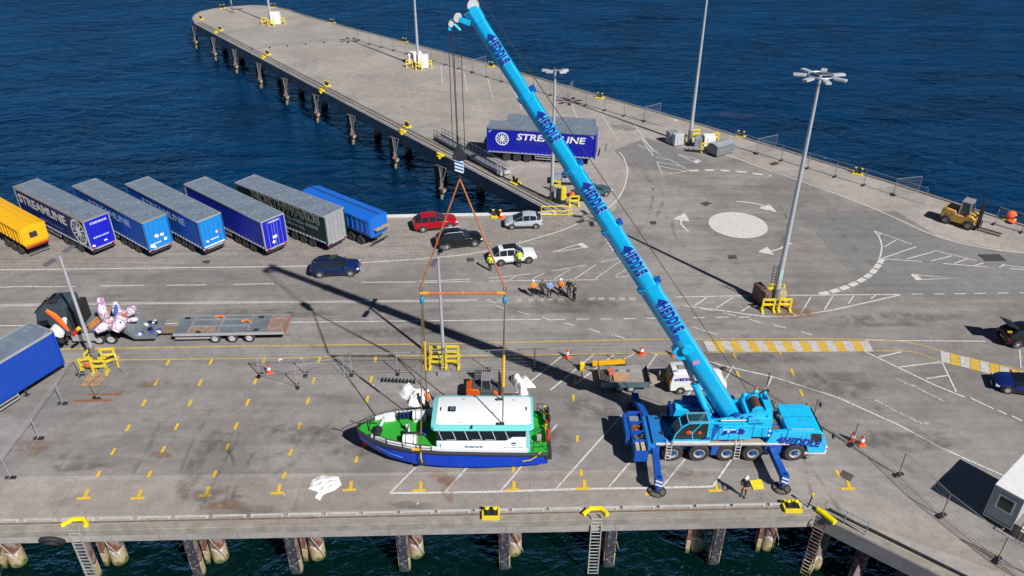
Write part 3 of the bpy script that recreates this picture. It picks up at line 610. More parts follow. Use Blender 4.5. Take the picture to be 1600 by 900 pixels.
# bollards
def bollard():
    t = thing('bollard', 'x', 'bollard', (0, 0, 0), 0)
    M = MB(); M.box((0, 0, .08), (1.5, 1.2, .16)); M.build('base_plate', YEL, t, bevel=.02)
    M = MB()
    for s in (-1, 1): M.tube([(s*.3, 0, .14), (s*.3, 0, .5), (s*.42, 0, .85)], [.2, .17, .2], 12)
    M.bar((-.3, 0, .45), (.3, 0, .45), .2, .2); M.build('horn', DARK, t, smooth=40)
    for s in (-1, 1): M = MB(); M.ell((s*.46, 0, .93), (.2, .17, .1), 10, 6); M.build('cap', YEL, t, smooth=60)
    return t
B0 = None
BL = [(256, 0, 0)]
for (px, py, rz, lab, g) in [
    (1340, 272, -.6, 0, 1), (1157, 213.5, -.6, 0, 1), (937, 153, -.6, 0, 1), (767, 104, -.6, 0, 1), (632, 66, -.6, 0, 1), (519, 36, -.6, 0, 1), (427, 11.5, -.2, 0, 1), (348, 13, .6, 0, 1),
    (636, 198, -.9, 0, 2), (511, 134, -.9, 0, 2), (418, 85, -.9, 0, 2), (344, 47, -.9, 0, 2), (314, 30, -.9, 0, 2),
    (805, 286, -.9, 'yellow and black bollard below the gangway, nearest the quay corner', 0), (776, 338, 0, 'low yellow and black bollard beside a traffic cone on the back quay edge', 0)]:
    if B0 is None: B0 = o = bollard()
    else: o = dup(B0)
    o.scale = (.8,)*3
    p = G(px, py); o.location = (p.x, p.y, .0); o.rotation_euler = (0, 0, rz)
    o['label'] = lab or {1: 'yellow-headed double bollard on the sunlit seaward edge of the pier', 2: 'black and yellow bollard on the shaded left edge of the pier'}[g]
    if g: o['group'] = {1: 'bollards along the seaward edge of the pier', 2: 'bollards along the shaded left edge of the pier'}[g]
def framed_bollard(x, y, label, rz=0):
    t = thing('framed_bollard', label, 'bollard', (x, y, 0), rz)
    M = MB(); M.bar((-.72, -.58, .15), (.72, -.58, .15), .24, .3); M.bar((-.72, .5, .15), (.72, .5, .15), .12, .3)
    for s in (-1, 1): M.bar((s*.66, -.5, .15), (s*.66, .5, .15), .14, .3)
    M.build('yellow_frame', YEL, t)
    M = MB(); M.box((0, 0, .1), (1.2, .95, .1)); M.tube([(-.3, 0, .1), (-.3, .0, .6)], .17, 10); M.tube([(.3, 0, .1), (.3, 0, .6)], .17, 10); M.bar((-.3, 0, .4), (.3, 0, .4), .2); M.build('horn', BLK, t)
    for s in (-1, 1): M = MB(); M.ell((s*.33, .0, .68), (.2, .18, .12), 10, 6); M.build('cap', YEL, t, smooth=50)
    t.scale = (.76,)*3
for px, py, l in ((767, 803, 'black bollard in a yellow frame on the front quay edge below the boat'), (1236, 792, 'black bollard in a yellow frame beside the quay corner below the crane')):
    p = G(px, py); framed_bollard(p.x, p.y, l)
p = G(1577, 344); o = dup(B0); o.location = (p.x, p.y, 0); o.rotation_euler = (0, 0, -.65); o['label'] = 'yellow bollard wrapped in orange netting right of the forklift'
M = MB(); M.ell((0, 0, .55), (.55, .4, .45), 12, 7); M.ell((-.2, -.7, .12), (.4, .5, .12), 10, 5); o2 = M.build('orange_netting', mat('netting_orange', (.85, .12, .03), .8, var=.35, sc=8, bump=.8), None); tag(o2, 'bright orange netting heaped over the bollard at the right edge', 'netting'); o2.location = (p.x, p.y, .12)
# yellow fender platforms along pier's left edge
yp = None
for px, py in [(629, 206), (503, 142), (412, 90), (338, 51), (688, 243)]:
    if yp is None:
        yp = MB(); yp.box((0, 0, .1), (1.2, .5, .2)); yp.box((.2, -.4, -.1), (.6, .3, .3)); yp = yp.build('fender_bracket', YEL); tag(yp, 'yellow bracket at the head of a fender on the pier side', 'bracket', 'yellow brackets along the pier side'); o = yp
    else: o = dup(yp)
    p = G(px, py); o.location = (p.x, p.y, .05); o.rotation_euler = (0, 0, rzL)

# ================================================================ FENCES
def fence_proto():
    t = thing('fence_panel', 'x', 'fence', (0, 0, 0), 0)
    M = MB(); r = .022
    for z in (.14, 2.0): M.tube([(.05, 0, z), (3.4, 0, z)], r, 5)
    for x in (.03, 3.42): M.tube([(x, 0, .02), (x, 0, 2.0)], r, 5)
    M.build('frame', mat('fence_tube', (.30, .31, .32), .7, .1), t)
    M = MB()
    for k in range(1, 24): x = .05+k*3.35/24; M.bar((x, 0, .16), (x, 0, 1.98), .0045)
    for z in (.45, .8, 1.15, 1.5, 1.8): M.bar((.05, 0, z), (3.4, 0, z), .006)
    M.build('wire_mesh', MATS['fence_tube'], t)
    M = MB(); M.box((0, 0, .065), (.24, .72, .13)); M.build('foot_block', BLK, t, bevel=.02)
    return t
FP0 = fence_proto(); _used = False
def fence_seg(a, b, label, group):
    global _used
    a, b = V(a), V(b); d = b-a; o = FP0 if not _used else dup(FP0)
    _used = True; o.location = (a.x, a.y, .02); o.rotation_euler = (0, 0, atan2(d.y, d.x)); o.scale = (hypot(d.x, d.y)/3.45, 1, 1)
    o['label'] = label; o['group'] = group; return o
def fence_run(px, label, group, L=3.45):
    P = [G(*p) for p in px]
    for a, b in zip(P, P[1:]):
        n_ = max(1, round((b-a).length/L))
        for k in range(n_): fence_seg(a+(b-a)*k/n_, a+(b-a)*(k+1)/n_, label, group)
fence_run([(559.5, 64.3), (696, 101.5), (783.7, 127.8), (887, 157), (1039, 199.5)], 'grey mesh fence panel along the seaward side of the far pier', 'mesh fence along the far pier')
fence_run([(1144, 229), (1220.5, 251.4), (1349, 290), (1443.8, 320.5)], 'grey mesh fence panel between the grey cage and the forklift', 'mesh fence from the cage to the forklift')
fence_run([(1552.7, 350.7), (1640, 377)], 'mesh fence panel right of the forklift by the pier edge', 'mesh fence right of the forklift')
fence_run([(394, 77), (449, 72), (534.6, 63.8)], 'loose mesh fence panel standing across the end of the pier', 'mesh fence across the pier end')
for a, b in [((738, 113), (768, 104)), ((887, 157), (895, 146)), ((1005, 189.5), (1040, 180)), ((1181, 240.4), (1224, 231)), ((1395, 305), (1447, 300))]:
    fence_seg(G(*a), G(*a)+(G(*b)-G(*a)).normalized()*3.2, 'mesh brace panel set at an angle to the pier fence', 'angled brace panels on the pier fence')
fence_run([(406, 587.7), (622, 583.7), (835, 577.5), (1049, 572.5)], 'grey mesh fence panel in the row between the lorry lane and the boat', 'mesh fence behind the boat')
fence_seg(G(406, 588), G(465, 605), 'mesh panel closing the left end of the row behind the boat', 'angled panels at the left end of the fence')
fence_seg(G(465, 605), G(540, 590), 'mesh panel returning to the row behind the boat', 'angled return panel of the fence')
fence_run([(1129, 578), (1196, 614), (1270, 657), (1331, 695.5), (1404, 743), (1471, 807), (1558, 876.6), (1610, 917)], 'grey mesh fence panel in the line running from behind the crane to the cabin', 'mesh fence from the crane to the cabin')
fence_seg(G(1558, 876.6), G(1610, 900), 'mesh panel standing in front of the cabin at the bottom right', 'bottom right fence panel')
fence_run([(126, 586), (98.4, 631.6), (61, 686), (17, 747.5), (-25, 805)], 'grey mesh fence panel in the line beside the blue trailer at the left', 'mesh fence at the left')
fence_seg(G(151.5, 623.5), G(196.5, 586), 'short mesh panel standing beside the wooden pallet', 'panel by the pallet')
fence_seg(G(126, 586), G(192, 584), 'mesh panel in front of the yellow barriers at the left', 'panel by the left barriers')

# quay railing bottom right, yellow railing by pier corner
def railing(a, b, h, n, m, label, name='railing', rails=(1., .66, .33), r=.03):
    t = thing(name, label, 'railing', tuple(a), atan2((b-a).y, (b-a).x)); L = (b-a).length
    for k in range(n): M = MB(); M.tube([(L*k/(n-1), 0, 0), (L*k/(n-1), 0, h)], r, 6); M.build('post', m, t)
    for f in rails: M = MB(); M.tube([(0, 0, h*f), (L, 0, h*f)], r, 6); M.build('rail', m, t)
    return t
railing(G(1286, 802), G(1351, 837), 1.1, 3, STEEL, 'thin grey railing beside the diagonal quay edge')
YR = mat('railing_yellow', (.80, .58, .02), .45)
railing(G(845.5, 337), G(888, 336.5), 1.1, 3, YR, 'yellow railing at the corner where the pier meets the quay', rails=(1., .5, .12), r=.045)
railing(G(888, 336.5), G(893, 333.5), 1.1, 2, YR, 'short yellow return railing at the pier corner', rails=(1., .5, .12), r=.045)
t = thing('post', 'thin leaning yellow-topped post beside the quay corner', 'post', tuple(G(1262, 792)))
M = MB(); M.tube([(0, 0, 0), (.12, 0, 1.0)], .05, 8); M.build('stem', DARK, t); M = MB(); M.tube([(.12, 0, 1.0), (.13, 0, 1.15)], .09, 8); M.build('cap', YEL, t)

# ================================================================ LAMP MASTS
POLE = mat('mast_galvanised', (.50, .53, .57), .4, .35, var=.08, sc=.7)
def mast(px, py, h, label, head, r0=.2, r1=.1, rz=0, lean=(0, 0), group=None):
    p = G(px, py); t = thing('lamp_mast', label, 'lamp mast', (p.x, p.y, 0), rz, group)
    M = MB(); M.tube([(0, 0, .02), (0, 0, h*.5), (0, 0, h)], [r0, (r0+r1)/2, r1], 12); M.build('pole', POLE, t, smooth=50)
    M = MB(); M.box((0, 0, .04), (r0*4.5, r0*4.5, .08)); M.tube([(0, 0, .05), (0, 0, 1.9)], r0*1.18, 12); M.build('base_sleeve', mat('sleeve_grey', (.22, .23, .25), .5, .4), t)
    if head == 'ring':
        R0 = 1.15; M = MB(); M.tube([(R0*.8*cos(a), R0*.8*sin(a), h) for a in [k*pi/12 for k in range(25)]], .06, 6, cap=False)
        for k in range(3): a = k*2*pi/3; M.bar((0, 0, h), (R0*.8*cos(a), R0*.8*sin(a), h), .07)
        M.build('head_ring', STEEL, t)
        for k in range(7):
            a = k*2*pi/7+.2; M = MB(); M.box((1.5*cos(a), 1.5*sin(a), h-.06), (.95, .42, .16), rz=a); M.bar((.9*cos(a), .9*sin(a), h), (1.2*cos(a), 1.2*sin(a), h-.03), .07); M.build('floodlight', mat('lamp_housing', (.55, .57, .60), .4, .3), t, bevel=.02)
    elif head == 'pair':
        M = MB(); M.bar((-.15, -.75, h), (.15, .75, h), .08); M.build('cross_arm', STEEL, t)
        for s in (-1, 1): M = MB(); M.box((s*.2, s*1.0, h+.02), (.36, .95, .14), rz=-.25); M.build('floodlight', mat('lamp_housing_dark', (.16, .17, .2), .45, .3), t, bevel=.02)
    elif head == 'quad':
        M = MB(); M.bar((-.9, 0, h), (.9, 0, h), .09); M.bar((0, -.8, h), (0, .8, h), .09); M.build('cross_arm', STEEL, t)
        for q in ((-1.0, .1), (1.0, .1), (.75, -.5), (-.6, -.4)): M = MB(); M.box((q[0], q[1], h-.05), (.7, .45, .2), rz=.3*q[0]); M.build('floodlight', mat('lamp_housing', (.55, .57, .60), .4, .3), t, bevel=.02)
    return t
tA = mast(1209, 478, 20.7, 'tall lamp mast with a ring of floodlights, right of the crane boom', 'ring', .26, .11)
M = MB()
for k in range(7): M.box((-.55, -.15, 2.2+k*.3), (.35, .04, .04))
M.bar((-.72, -.15, 2.0), (-.72, -.15, 4.3), .05); M.bar((-.38, -.15, 2.0), (-.38, -.15, 4.3), .05); M.build('climbing_frame', DARK, tA)
M = MB(); M.box((0.02, -.22, 3.3), (.3, .1, .9)); M.build('mast_label', mat('pale_green_label', (.35, .6, .5), .5), tA)
mB = mast(152, 572, 10.06, 'slim lamp mast beside the lorry with an orange windsock tied to it', 'pair', .16, .09)
mast(694, 572, 10.04, 'slim grey lamp mast with two floodlights directly behind the boat slings', 'pair', .15, .09)
mast(862, 313, 14.7, 'lamp mast standing behind the crane boom at the pier corner', 'quad', .22, .12)
mast(1077, 225, 20.5, 'very tall lamp mast beside the grey cage on the pier edge', 'ring', .25, .11)
mast(654, 104, 20.5, 'lamp mast rising between white cabinets on the middle of the pier', 'ring', .25, .11)
mast(424, 36, 15, 'lamp mast beside a white cabinet near the pier end', 'quad', .25, .12)
mast(364, 20, 8, 'thinnest lamp mast, at the very end of the pier', 'pair', .12, .08)
# banner at mast B
BO = mat('banner_orange', (.85, .13, .01), .7, var=.1); BW = mat('banner_white', (.75, .75, .75), .7)
def pt_at(px, py, y): return GY(px, py, y)
t = thing('windsock', 'orange and white windsock hanging from the left lamp mast over the lorry cab', 'windsock', (0, 0, 0))
def ribbon(pts, ws, name, m, y, th=.12):
    M = MB(); rings = []
    P = [GY(a, b_, y) for a, b_ in pts]
    for i, p in enumerate(P):
        d = (P[min(i+1, len(P)-1)]-P[max(0, i-1)]); d.y = 0; d.normalize(); s = V((-d.z, 0, d.x)); w_ = ws[i]/2
        rings.append([p+s*w_*cos(a)+V((0, w_*sin(a)*.6, 0)) for a in [k*pi/4 for k in range(8)]])
    M.loft(rings); return M.build(name, m, t, smooth=60)
yb = G(152, 572).y-.1
ribbon([(72, 485), (84, 493), (96, 504), (107, 517)], [.35, .55, .5, .22], 'sleeve', BO, yb)
ribbon([(102, 497), (96, 507), (88, 521)], [.25, .8, 1.15], 'white_tail', BW, yb+.5)
ribbon([(121, 515), (116, 520), (114, 525)], [.3, .32, .25], 'red_band', RED, yb)
ribbon([(124, 512), (121, 515)], [.28, .28], 'yellow_band', YEL, yb)
# yellow barrier frames
bf = None
def barrier(p, rz, label, group):
    global bf
    if bf is None:
        bf = thing('crash_barrier', 'x', 'barrier'); 
        M = MB()
        for s in (-.5, .5): M.bar((s, 0, 0), (s, 0, 1.25), .14, .14)
        M.build('upright', YEL, bf)
        M = MB(); M.bar((-.5, 0, 1.18), (.5, 0, 1.18), .14, .16); M.bar((-.5, 0, .68), (.5, 0, .68), .14, .16); M.build('crossbar', YEL, bf)
        M = MB()
        for s in (-.5, .5): M.bar((s, -.38, .07), (s, .38, .07), .2, .14); M.bar((s, .34, .1), (s, .02, .7), .09)
        M.build('foot', YEL, bf); o = bf
    else: o = dup(bf)
    o.location = (p.x, p.y, 0); o.rotation_euler = (0, 0, rz); o['label'] = label; o['group'] = group
for px, py, rz in [(1199, 486, 0), (1224.5, 485.5, 0), (1198, 468, .25), (1222, 467, 1.3), (1208, 462, 0)]: barrier(G(px, py), rz, 'yellow crash barrier frame round the foot of the tallest lamp mast', 'yellow barriers round the tall mast')
for px, py, rz in [(139, 580, .15), (158, 583, .1), (174, 574, .6), (143, 567, 1.5), (172, 564, .1)]: barrier(G(px, py), rz, 'yellow crash barrier frame round the left lamp mast', 'yellow barriers round the left mast')
for px, py, rz in [(682, 576, 0), (707, 575, 0), (683, 561, 0), (707, 560, 0)]: barrier(G(px, py), rz, 'yellow crash barrier frame round the lamp mast behind the boat', 'yellow barriers round the mast behind the boat')
for px, py, rz in [(1064, 224, .4), (1101, 238, 0), (1086, 216, .3), (1116, 222, .3)]: barrier(G(px, py), rz, 'yellow barrier frame round the mast by the grey cage', 'yellow barriers by the grey cage')
for px, py, rz in [(640, 105, .3), (655, 109, 0), (670, 106, 0)]: barrier(G(px, py), rz, 'yellow barrier frame round the mast on the middle of the pier', 'yellow barriers mid pier')
for px, py, rz in [(414, 38, .3), (425, 41, 0), (442, 38, 0)]: barrier(G(px, py), rz, 'yellow barrier frame round the mast near the pier end', 'yellow barriers near the pier end')
for px, py, rz in [(868, 298, 0), (897, 322, .1)]: barrier(G(px, py), rz, 'yellow barrier frame beside the cabinet at the pier corner', 'yellow barriers at the pier corner')
# cabinets
def cabinet(px, py, d, m, label, rz=0, name='cabinet', extra=None, z0=.0):
    p = G(px, py); t = thing(name, label, 'cabinet', (p.x, p.y, 0), rz)
    M = MB(); M.box((0, 0, d[2]/2+.1+z0), d, top=(.96, .96)); M.build('housing', m, t, bevel=.04)
    M = MB(); M.box((0, 0, .06+z0/2), (d[0]*.9, d[1]*.9, .12+z0)); M.build('plinth', DARK, t)
    M = MB(); M.box((0, -d[1]/2-.012, d[2]*.55+.1+z0), (d[0]*.42, .02, d[2]*.7)); M.box((d[0]*.15, -d[1]/2-.03, d[2]*.55+z0), (.05, .04, .2)); M.build('door', m, t)
    return t
CG = mat('cabinet_grey', (.30, .32, .36), .5, .2, var=.2); CBR = mat('cabinet_rust', (.16, .10, .09), .7, var=.4, sc=2); CBE = mat('cabinet_beige', (.42, .35, .22), .7, var=.3)
cabinet(1049, 223, (1.3, 1.1, 1.5), CG, 'grey boxy unit, leftmost beside the pier edge mast', .4)
cabinet(1057, 226, (1.4, 1.1, 1.5), mat('unit_light', (.45, .48, .52), .5, .1), 'lighter grey unit second from the left beside the pier edge mast', .4)
cabinet(1096, 231, (1.9, 1.2, 1.4), CG, 'dark grey long unit just right of the pier edge mast', -.2)
cabinet(1106, 232, (1.5, 1.3, 1.7), WHT, 'white unit between the pier edge mast and the grey cage', 0)
cabinet(649, 98, (2.4, 1.6, 1.7), WHT, 'white cabinet behind the mid-pier lamp mast', .2)
cabinet(662, 106, (1.7, 1.3, 2.1), WHT, 'tall white cabinet in front of the mid-pier lamp mast', 0)
cabinet(432, 38, (1.9, 1.3, 2.3), WHT, 'white cabinet beside the lamp mast near the pier end', 0)
cabinet(1188, 473, (.7, 2.0, 1.5), CBR, 'curved rusty brown cabinet behind the yellow barriers of the tall mast', .3)
cabinet(1215, 476, (.9, .9, 1.5), CBE, 'beige rusty cabinet at the foot of the tall lamp mast', .1)
t = cabinet(873, 318, (.6, .4, 1.2), mat('panel_navy', (.02, .05, .09), .4), 'dark panel cabinet on legs by the yellow railing', -.5, z0=.5)
cabinet(880, 318, (.55, .5, 1.5), YEL, 'bright yellow cabinet by the yellow railing', 0, z0=.4)
M = MB(); M.ell((0, 0, 0), (.35, .3, .3), 10, 6); o = M.build('rope_coil', mat('rope_red', (.5, .12, .05), .8, var=.5, sc=12, bump=.5)); o.location = tuple(G(893, 320)+V((0, 0, 1.3))); tag(o, 'red-brown coil hung on the yellow barrier at the pier corner', 'rope coil')
# grey cage
p = G(1125, 240); t = thing('wire_cage', 'long grey mesh cage with sloping lids on the pier edge', 'cage', (p.x, p.y, 0), .55)
M = MB(); M.box((0, 0, .85), (2.9, 1.7, 1.1)); M.build('body', mat('cage_grey', (.22, .25, .28), .5, .4, var=.3, sc=5), t)
for s in (-.42, .42): M = MB(); M.box((0, s, 1.5), (2.9, .75, .12), rx=.25*(1 if s > 0 else -1)*-1); M.build('lid', mat('lid_grey', (.38, .42, .46), .4, .3), t)
M = MB()
for k in range(9): M.bar((-1.45+k*.36, -.87, .3), (-1.45+k*.36, -.87, 1.4), .035)
for z in (.3, .85, 1.4): M.bar((-1.45, -.87, z), (1.45, -.87, z), .04)
M.build('mesh_bars', STEEL, t)
for a in (-1.3, 1.3):
    for b_ in (-.7, .7): M = MB(); M.bar((a, b_, 0), (a, b_, .35), .1); M.build('leg', DARK, t)
t = thing('work_bench', 'low dark trestle between two yellow barriers by the grey cage', 'trestle', tuple(G(1087, 238)), -.35)
M = MB(); M.box((0, 0, .55), (2., .7, .06)); M.build('top', CG, t)
for a in (-.9, .9):
    for b_ in (-.3, .3): M = MB(); M.bar((a, b_, 0), (a, b_, .55), .05); M.build('leg', DARK, t)
# cones
cn = None
for px, py, lab in [(421, 583, 'red and white cone inside the angled fence at the left'), (886, 559, 'traffic cone on the yellow line right of the rear boat sling'), (1002, 554, 'traffic cone on the yellow line left of the crane boom'), (1053, 556, 'traffic cone on an orange foot just left of the crane boom'),
                    (1331, 689, 'left of the two cones at the fence right of the crane'), (1345, 695, 'right of the two cones at the fence right of the crane'), (783, 341, 'orange cone beside the bollard on the back quay edge'), (572, 694, 'red cone in the shadow of the boat bow')]:
    if cn is None:
        cn = thing('traffic_cone', lab, 'cone'); o = cn
        M = MB(); M.box((0, 0, .04), (.46, .46, .07)); M.build('foot', ORG, cn)
        M = MB(); M.tube([(0, 0, .07), (0, 0, .75)], [.2, .045], 14); M.build('cone_body', mat('cone_red', (.80, .08, .02), .5), cn, smooth=60)
        M = MB(); M.tube([(0, 0, .32), (0, 0, .52)], [.148, .106], 14); M.build('white_sleeve', WHT, cn, smooth=60)
    else: o = dup(cn)
    o['label'] = lab; p = G(px, py); o.location = (p.x, p.y, .012); o.rotation_euler = (0, 0, random.random()); o.scale = (1.15,)*3
# ================================================================ WHEELS AND CARS
def wheel_at(parent, x, y, r, wd, side, rim=RIM, spokes=5, name='wheel'):
    """side -1: outer face towards -y"""
    wv = thing(name, None, None); wv.parent = parent; wv.location = (x, y, r)
    M = MB(); prof = [(r*.62, -.5), (r*.9, -.5), (r, -.32), (r, .32), (r*.9, .5), (r*.62, .5)]
    M.loft([[V((p[0]*cos(a), p[1]*wd, p[0]*sin(a))) for p in prof] for a in [2*pi*k/22 for k in range(23)]], closed=True, caps=False); M.build('tyre', TYRE, wv, smooth=35)
    M = MB(); f = side*wd*.40
    M.loft([[V((q*cos(a), y_, q*sin(a))) for q, y_ in ((r*.64, f), (r*.58, f*1.12), (r*.55, f*.6), (.01, f*.6))] for a in [2*pi*k/18 for k in range(19)]], closed=False, caps=False)
    for k in range(spokes): a = 2*pi*k/spokes; M.bar((.02*cos(a), f*.95, .02*sin(a)), (r*.6*cos(a), f*.95, r*.6*sin(a)), r*.14, r*.08, up=(0, 1, 0))
    M.cyl((0, f*.6, 0), (0, f*1.08, 0), r*.16, 10); M.build('rim', rim, wv)
    return wv
CARS = {   # L, W, H, wheelbase, wheel r, stations: (x, zbelt, zroof, wroof) from rear to front, as fractions/metres
 'suv': dict(L=4.65, W=1.88, H=1.66, wb=2.85, r=.37, st=[(-2.32, .62, .66, .55), (-2.25, .95, 1.0, .74), (-2.1, 1.06, 1.12, .80), (-1.5, 1.07, 1.56, .62), (-.75, 1.05, 1.64, .66), (.02, 1.03, 1.60, .64), (1.0, .99, 1.05, .78), (1.8, .92, .98, .72), (2.18, .80, .85, .66), (2.32, .58, .61, .54)]),
 'hatch': dict(L=4.0, W=1.72, H=1.49, wb=2.51, r=.31, st=[(-2.0, .60, .63, .50), (-1.93, .88, .92, .68), (-1.82, .97, 1.02, .72), (-1.3, .98, 1.38, .58), (-.6, .95, 1.48, .60), (.1, .92, 1.42, .58), (1.12, .88, .93, .70), (1.55, .80, .86, .58), (1.88, .66, .70, .54), (2.0, .50, .53, .44)]),
 'saloon': dict(L=4.65, W=1.80, H=1.44, wb=2.72, r=.32, st=[(-2.32, .60, .64, .52), (-2.25, .90, .95, .66), (-1.75, .94, .99, .66), (-.95, .93, 1.36, .54), (-.3, .92, 1.44, .56), (.35, .90, 1.36, .54), (1.05, .86, .92, .64), (1.75, .78, .84, .60), (2.18, .64, .68, .56), (2.32, .48, .50, .46)]),
 'sport': dict(L=4.4, W=1.82, H=1.30, wb=2.55, r=.34, st=[(-2.2, .60, .64, .55), (-2.1, .86, .92, .70), (-1.5, .92, .98, .66), (-.9, .92, 1.18, .54), (-.3, .90, 1.30, .56), (.2, .88, 1.22, .54), (.95, .84, .88, .66), (1.6, .76, .82, .62), (2.05, .58, .62, .56), (2.2, .42, .45, .44)]),
}
def car(kind, paint, wheels, facing, label, sunroof=False, rails=False, open_boot=False, mirror=True, rim=RIM, name='parked_car', spokes=5, group=None, scale=1.):
    C = CARS[kind]; a, b = G(*wheels[0]), G(*wheels[1]); d = (b-a).normalized(); side = V((-d.y, d.x, 0))    # camera-side wheels, left to right in picture
    mid = (a+b)/2 + side*(C['W']/2*.93)
    ang = atan2(d.y, d.x) + (pi if facing == 'L' else 0)
    t = thing(name, label, 'car', (mid.x, mid.y, .012), ang, group)
    st = C['st']; n = len(st); W2 = C['W']/2; rings = []
    iC, iTF, iM, iTR, iRB = n-4, n-5, n-6, n-7, n-8
    for i, (x, zb, zr, wr) in enumerate(st):
        e = 1 - .16*max(0, (abs(x)/(C['L']/2))**6); w_ = W2*e; lo = .24 if abs(x) < C['L']/2*.93 else .34
        half = [(w_*.84, lo), (w_*.98, lo+.16), (w_, lo+.36 if zb > .7 else (lo+zb)/2+.05), (w_*.955, zb), (min(wr, w_*.93), zr), (min(wr, w_)*.5, zr+.035), (0, zr+.045)]
        rings.append([V((x, y, z)) for y, z in half] + [V((x, -y, z)) for y, z in reversed(half[:-1])])
    P = MB(); Wn = {'windscreen': MB(), 'rear_window': MB(), 'side_window': MB()}; m_ = len(rings[0])   # 13 pts; idx 3 belt, 4 roof edge; mirrored 9 belt, 8 roof
    def split(q, key, ins=.07, dark=True):
        c = sum(q, V())/4; inn = []
        for k, p in enumerate(q):
            v = c-p; L = v.length; inn.append(p+v*min(.45, ins/L*1.3))
        for k in range(4): P.poly([q[k], q[(k+1) % 4], inn[(k+1) % 4], inn[k]])
        Wn[key].poly(inn)
    for i in range(n-1):
        for k in range(m_-1):
            q = [rings[i][k], rings[i+1][k], rings[i+1][k+1], rings[i][k+1]]
            if k in (3, 8) and iRB <= i < iC: split(q, 'side_window', .022)
            elif i == iTF and 4 <= k <= 7: (Wn['windscreen']).poly(q) if k in (5, 6) else Wn['windscreen'].poly([q[0].lerp(q[3], .12), q[1].lerp(q[2], .12), q[2], q[3]] if k == 4 else [q[0], q[1], q[1].lerp(q[2], .88), q[0].lerp(q[3], .88)])
            elif i == iRB and 4 <= k <= 7 and not open_boot: (Wn['rear_window']).poly(q)
            else: P.poly(q)
            if i == iTF and k in (4, 7): P.poly([q[0], q[1], q[1].lerp(q[2], .12), q[0].lerp(q[3], .12)] if k == 4 else [q[0].lerp(q[3], .88), q[1].lerp(q[2], .88), q[2], q[3]])
        P.poly([rings[i][0], rings[i][12], rings[i+1][12], rings[i+1][0]])
    P.add(rings[0], [tuple(range(m_))]); P.add(rings[-1], [tuple(reversed(range(m_)))])
    body = P.build('body', paint, t)
    bm = bmesh.new(); bm.from_mesh(body.data); bmesh.ops.remove_doubles(bm, verts=bm.verts, dist=.003); bmesh.ops.recalc_face_normals(bm, faces=bm.faces); bm.to_mesh(body.data); bm.free()
    body.data.polygons.foreach_set('use_smooth', [True]*len(body.data.polygons)); body.data.set_sharp_from_angle(angle=radians(38))
    for k, M in Wn.items():
        if M.v: M.build(k, GLASS, t)
    r = C['r']; wb = C['wb']
    for xx in (-wb/2, wb/2):
        for s in (-1, 1):
            M = MB(); M.cyl((xx, s*(W2*.80), r), (xx, s*(W2+.004), r), r*1.17, 22); M.build('wheel_arch', BLK, t)
            wheel_at(t, xx, s*(W2*.93-.02), r, .24, s, rim, spokes)
    xf = C['L']/2; zf = st[-2][1]
    for s in (-1, 1):
        M = MB(); M.box((xf-.22, s*W2*.74, zf-.06), (.26, .34, .14), rz=-s*.3); M.build('headlight', mat('headlamp', (.7, .72, .75), .15), t, bevel=.02)
        M = MB(); M.box((-xf+.1, s*W2*.76, st[1][1]-.12), (.12, .3, .16), rz=s*.2); M.build('tail_light', mat('tail_lamp', (.35, .01, .01), .2), t, bevel=.02)
        if mirror: M = MB(); M.box((st[iC][0]-.12, s*(W2+.09), st[iC][1]+.05), (.12, .2, .13)); M.build('mirror', paint, t, bevel=.03)
    M = MB(); M.box((xf-.05, 0, zf-.26), (.1, W2*1.0, .18)); M.build('grille', BLK, t); M = MB(); M.box((xf+.005, 0, zf-.36), (.02, .5, .11)); M.build('front_plate', WHT, t); M = MB(); M.box((-xf+.02, 0, st[1][1]-.3), (.06, .5, .11)); M.build('rear_plate', mat('plate_yellow', (.7, .55, .05), .5), t)
    M = MB(); M.box((0, 0, .27), (C['L']*.8, C['W']*.98, .12)); M.build('sill_trim', BLK, t)
    M = MB()
    for s in (-1, 1):
        for xx in (iTF, ): pass
        for dx in (-.35, .62): M.bar((dx, s*(W2*.995), .35), (dx, s*(W2*.965), st[iM][1]), .012)
        for dx in (-.15, .8): M.box((dx-.0, s*(W2*.99), st[iM][1]-.13), (.16, .03, .03))
    M.build('door_seam', BLK, t)
    zR = C['H']
    if sunroof: M = MB(); M.box((-.35, 0, zR+.045), (1.35, .95, .02)); M.build('sunroof', GLASS, t)
    if rails:
        for s in (-1, 1): M = MB(); M.tube([(-1.55, s*.6, zR-.02), (-1.3, s*.6, zR+.07), (.1, s*.6, zR+.05), (.3, s*.6, zR-.03)], .022, 6); M.build('roof_rail', STEEL, t)
    if open_boot:
        x0 = st[iTR][0]-.02; M = MB(); M.bar((x0, 0, zR+.02), (x0-1.05, 0, zR+.42), 1.35, .07); M.build('open_tailgate', paint, t, bevel=.02)
        M = MB(); M.bar((x0-.25, 0, zR+.175), (x0-.8, 0, zR+.385), 1.0, .02, up=(0, 0, 1)); M.build('tailgate_window', GLASS, t)
        M = MB(); M.box((x0-.35, 0, 1.1), (.6, 1.3, .3)); M.build('boot_opening', BLK, t)
        M = MB(); M.box((x0-.55, -.35, 1.27), (.35, .2, .12)); M.build('boot_load', mat('boot_yellow', (.6, .35, .02), .6), t)
    if scale != 1: t.scale = (scale,)*3
    return t
def paintm(name, c, coat=.7, r=.3, **k): return mat(name, c, r, 0, var=.03, coat=coat, spec=.2, **k)
P_RED = paintm('car_red', (.36, .006, .016)); P_BLACK = paintm('car_black', (.008, .009, .012)); P_WHITE = paintm('car_white', (.72, .73, .74)); P_SILVER = mat('car_silver', (.52, .57, .64), .35, .25, var=.03, coat=.6)
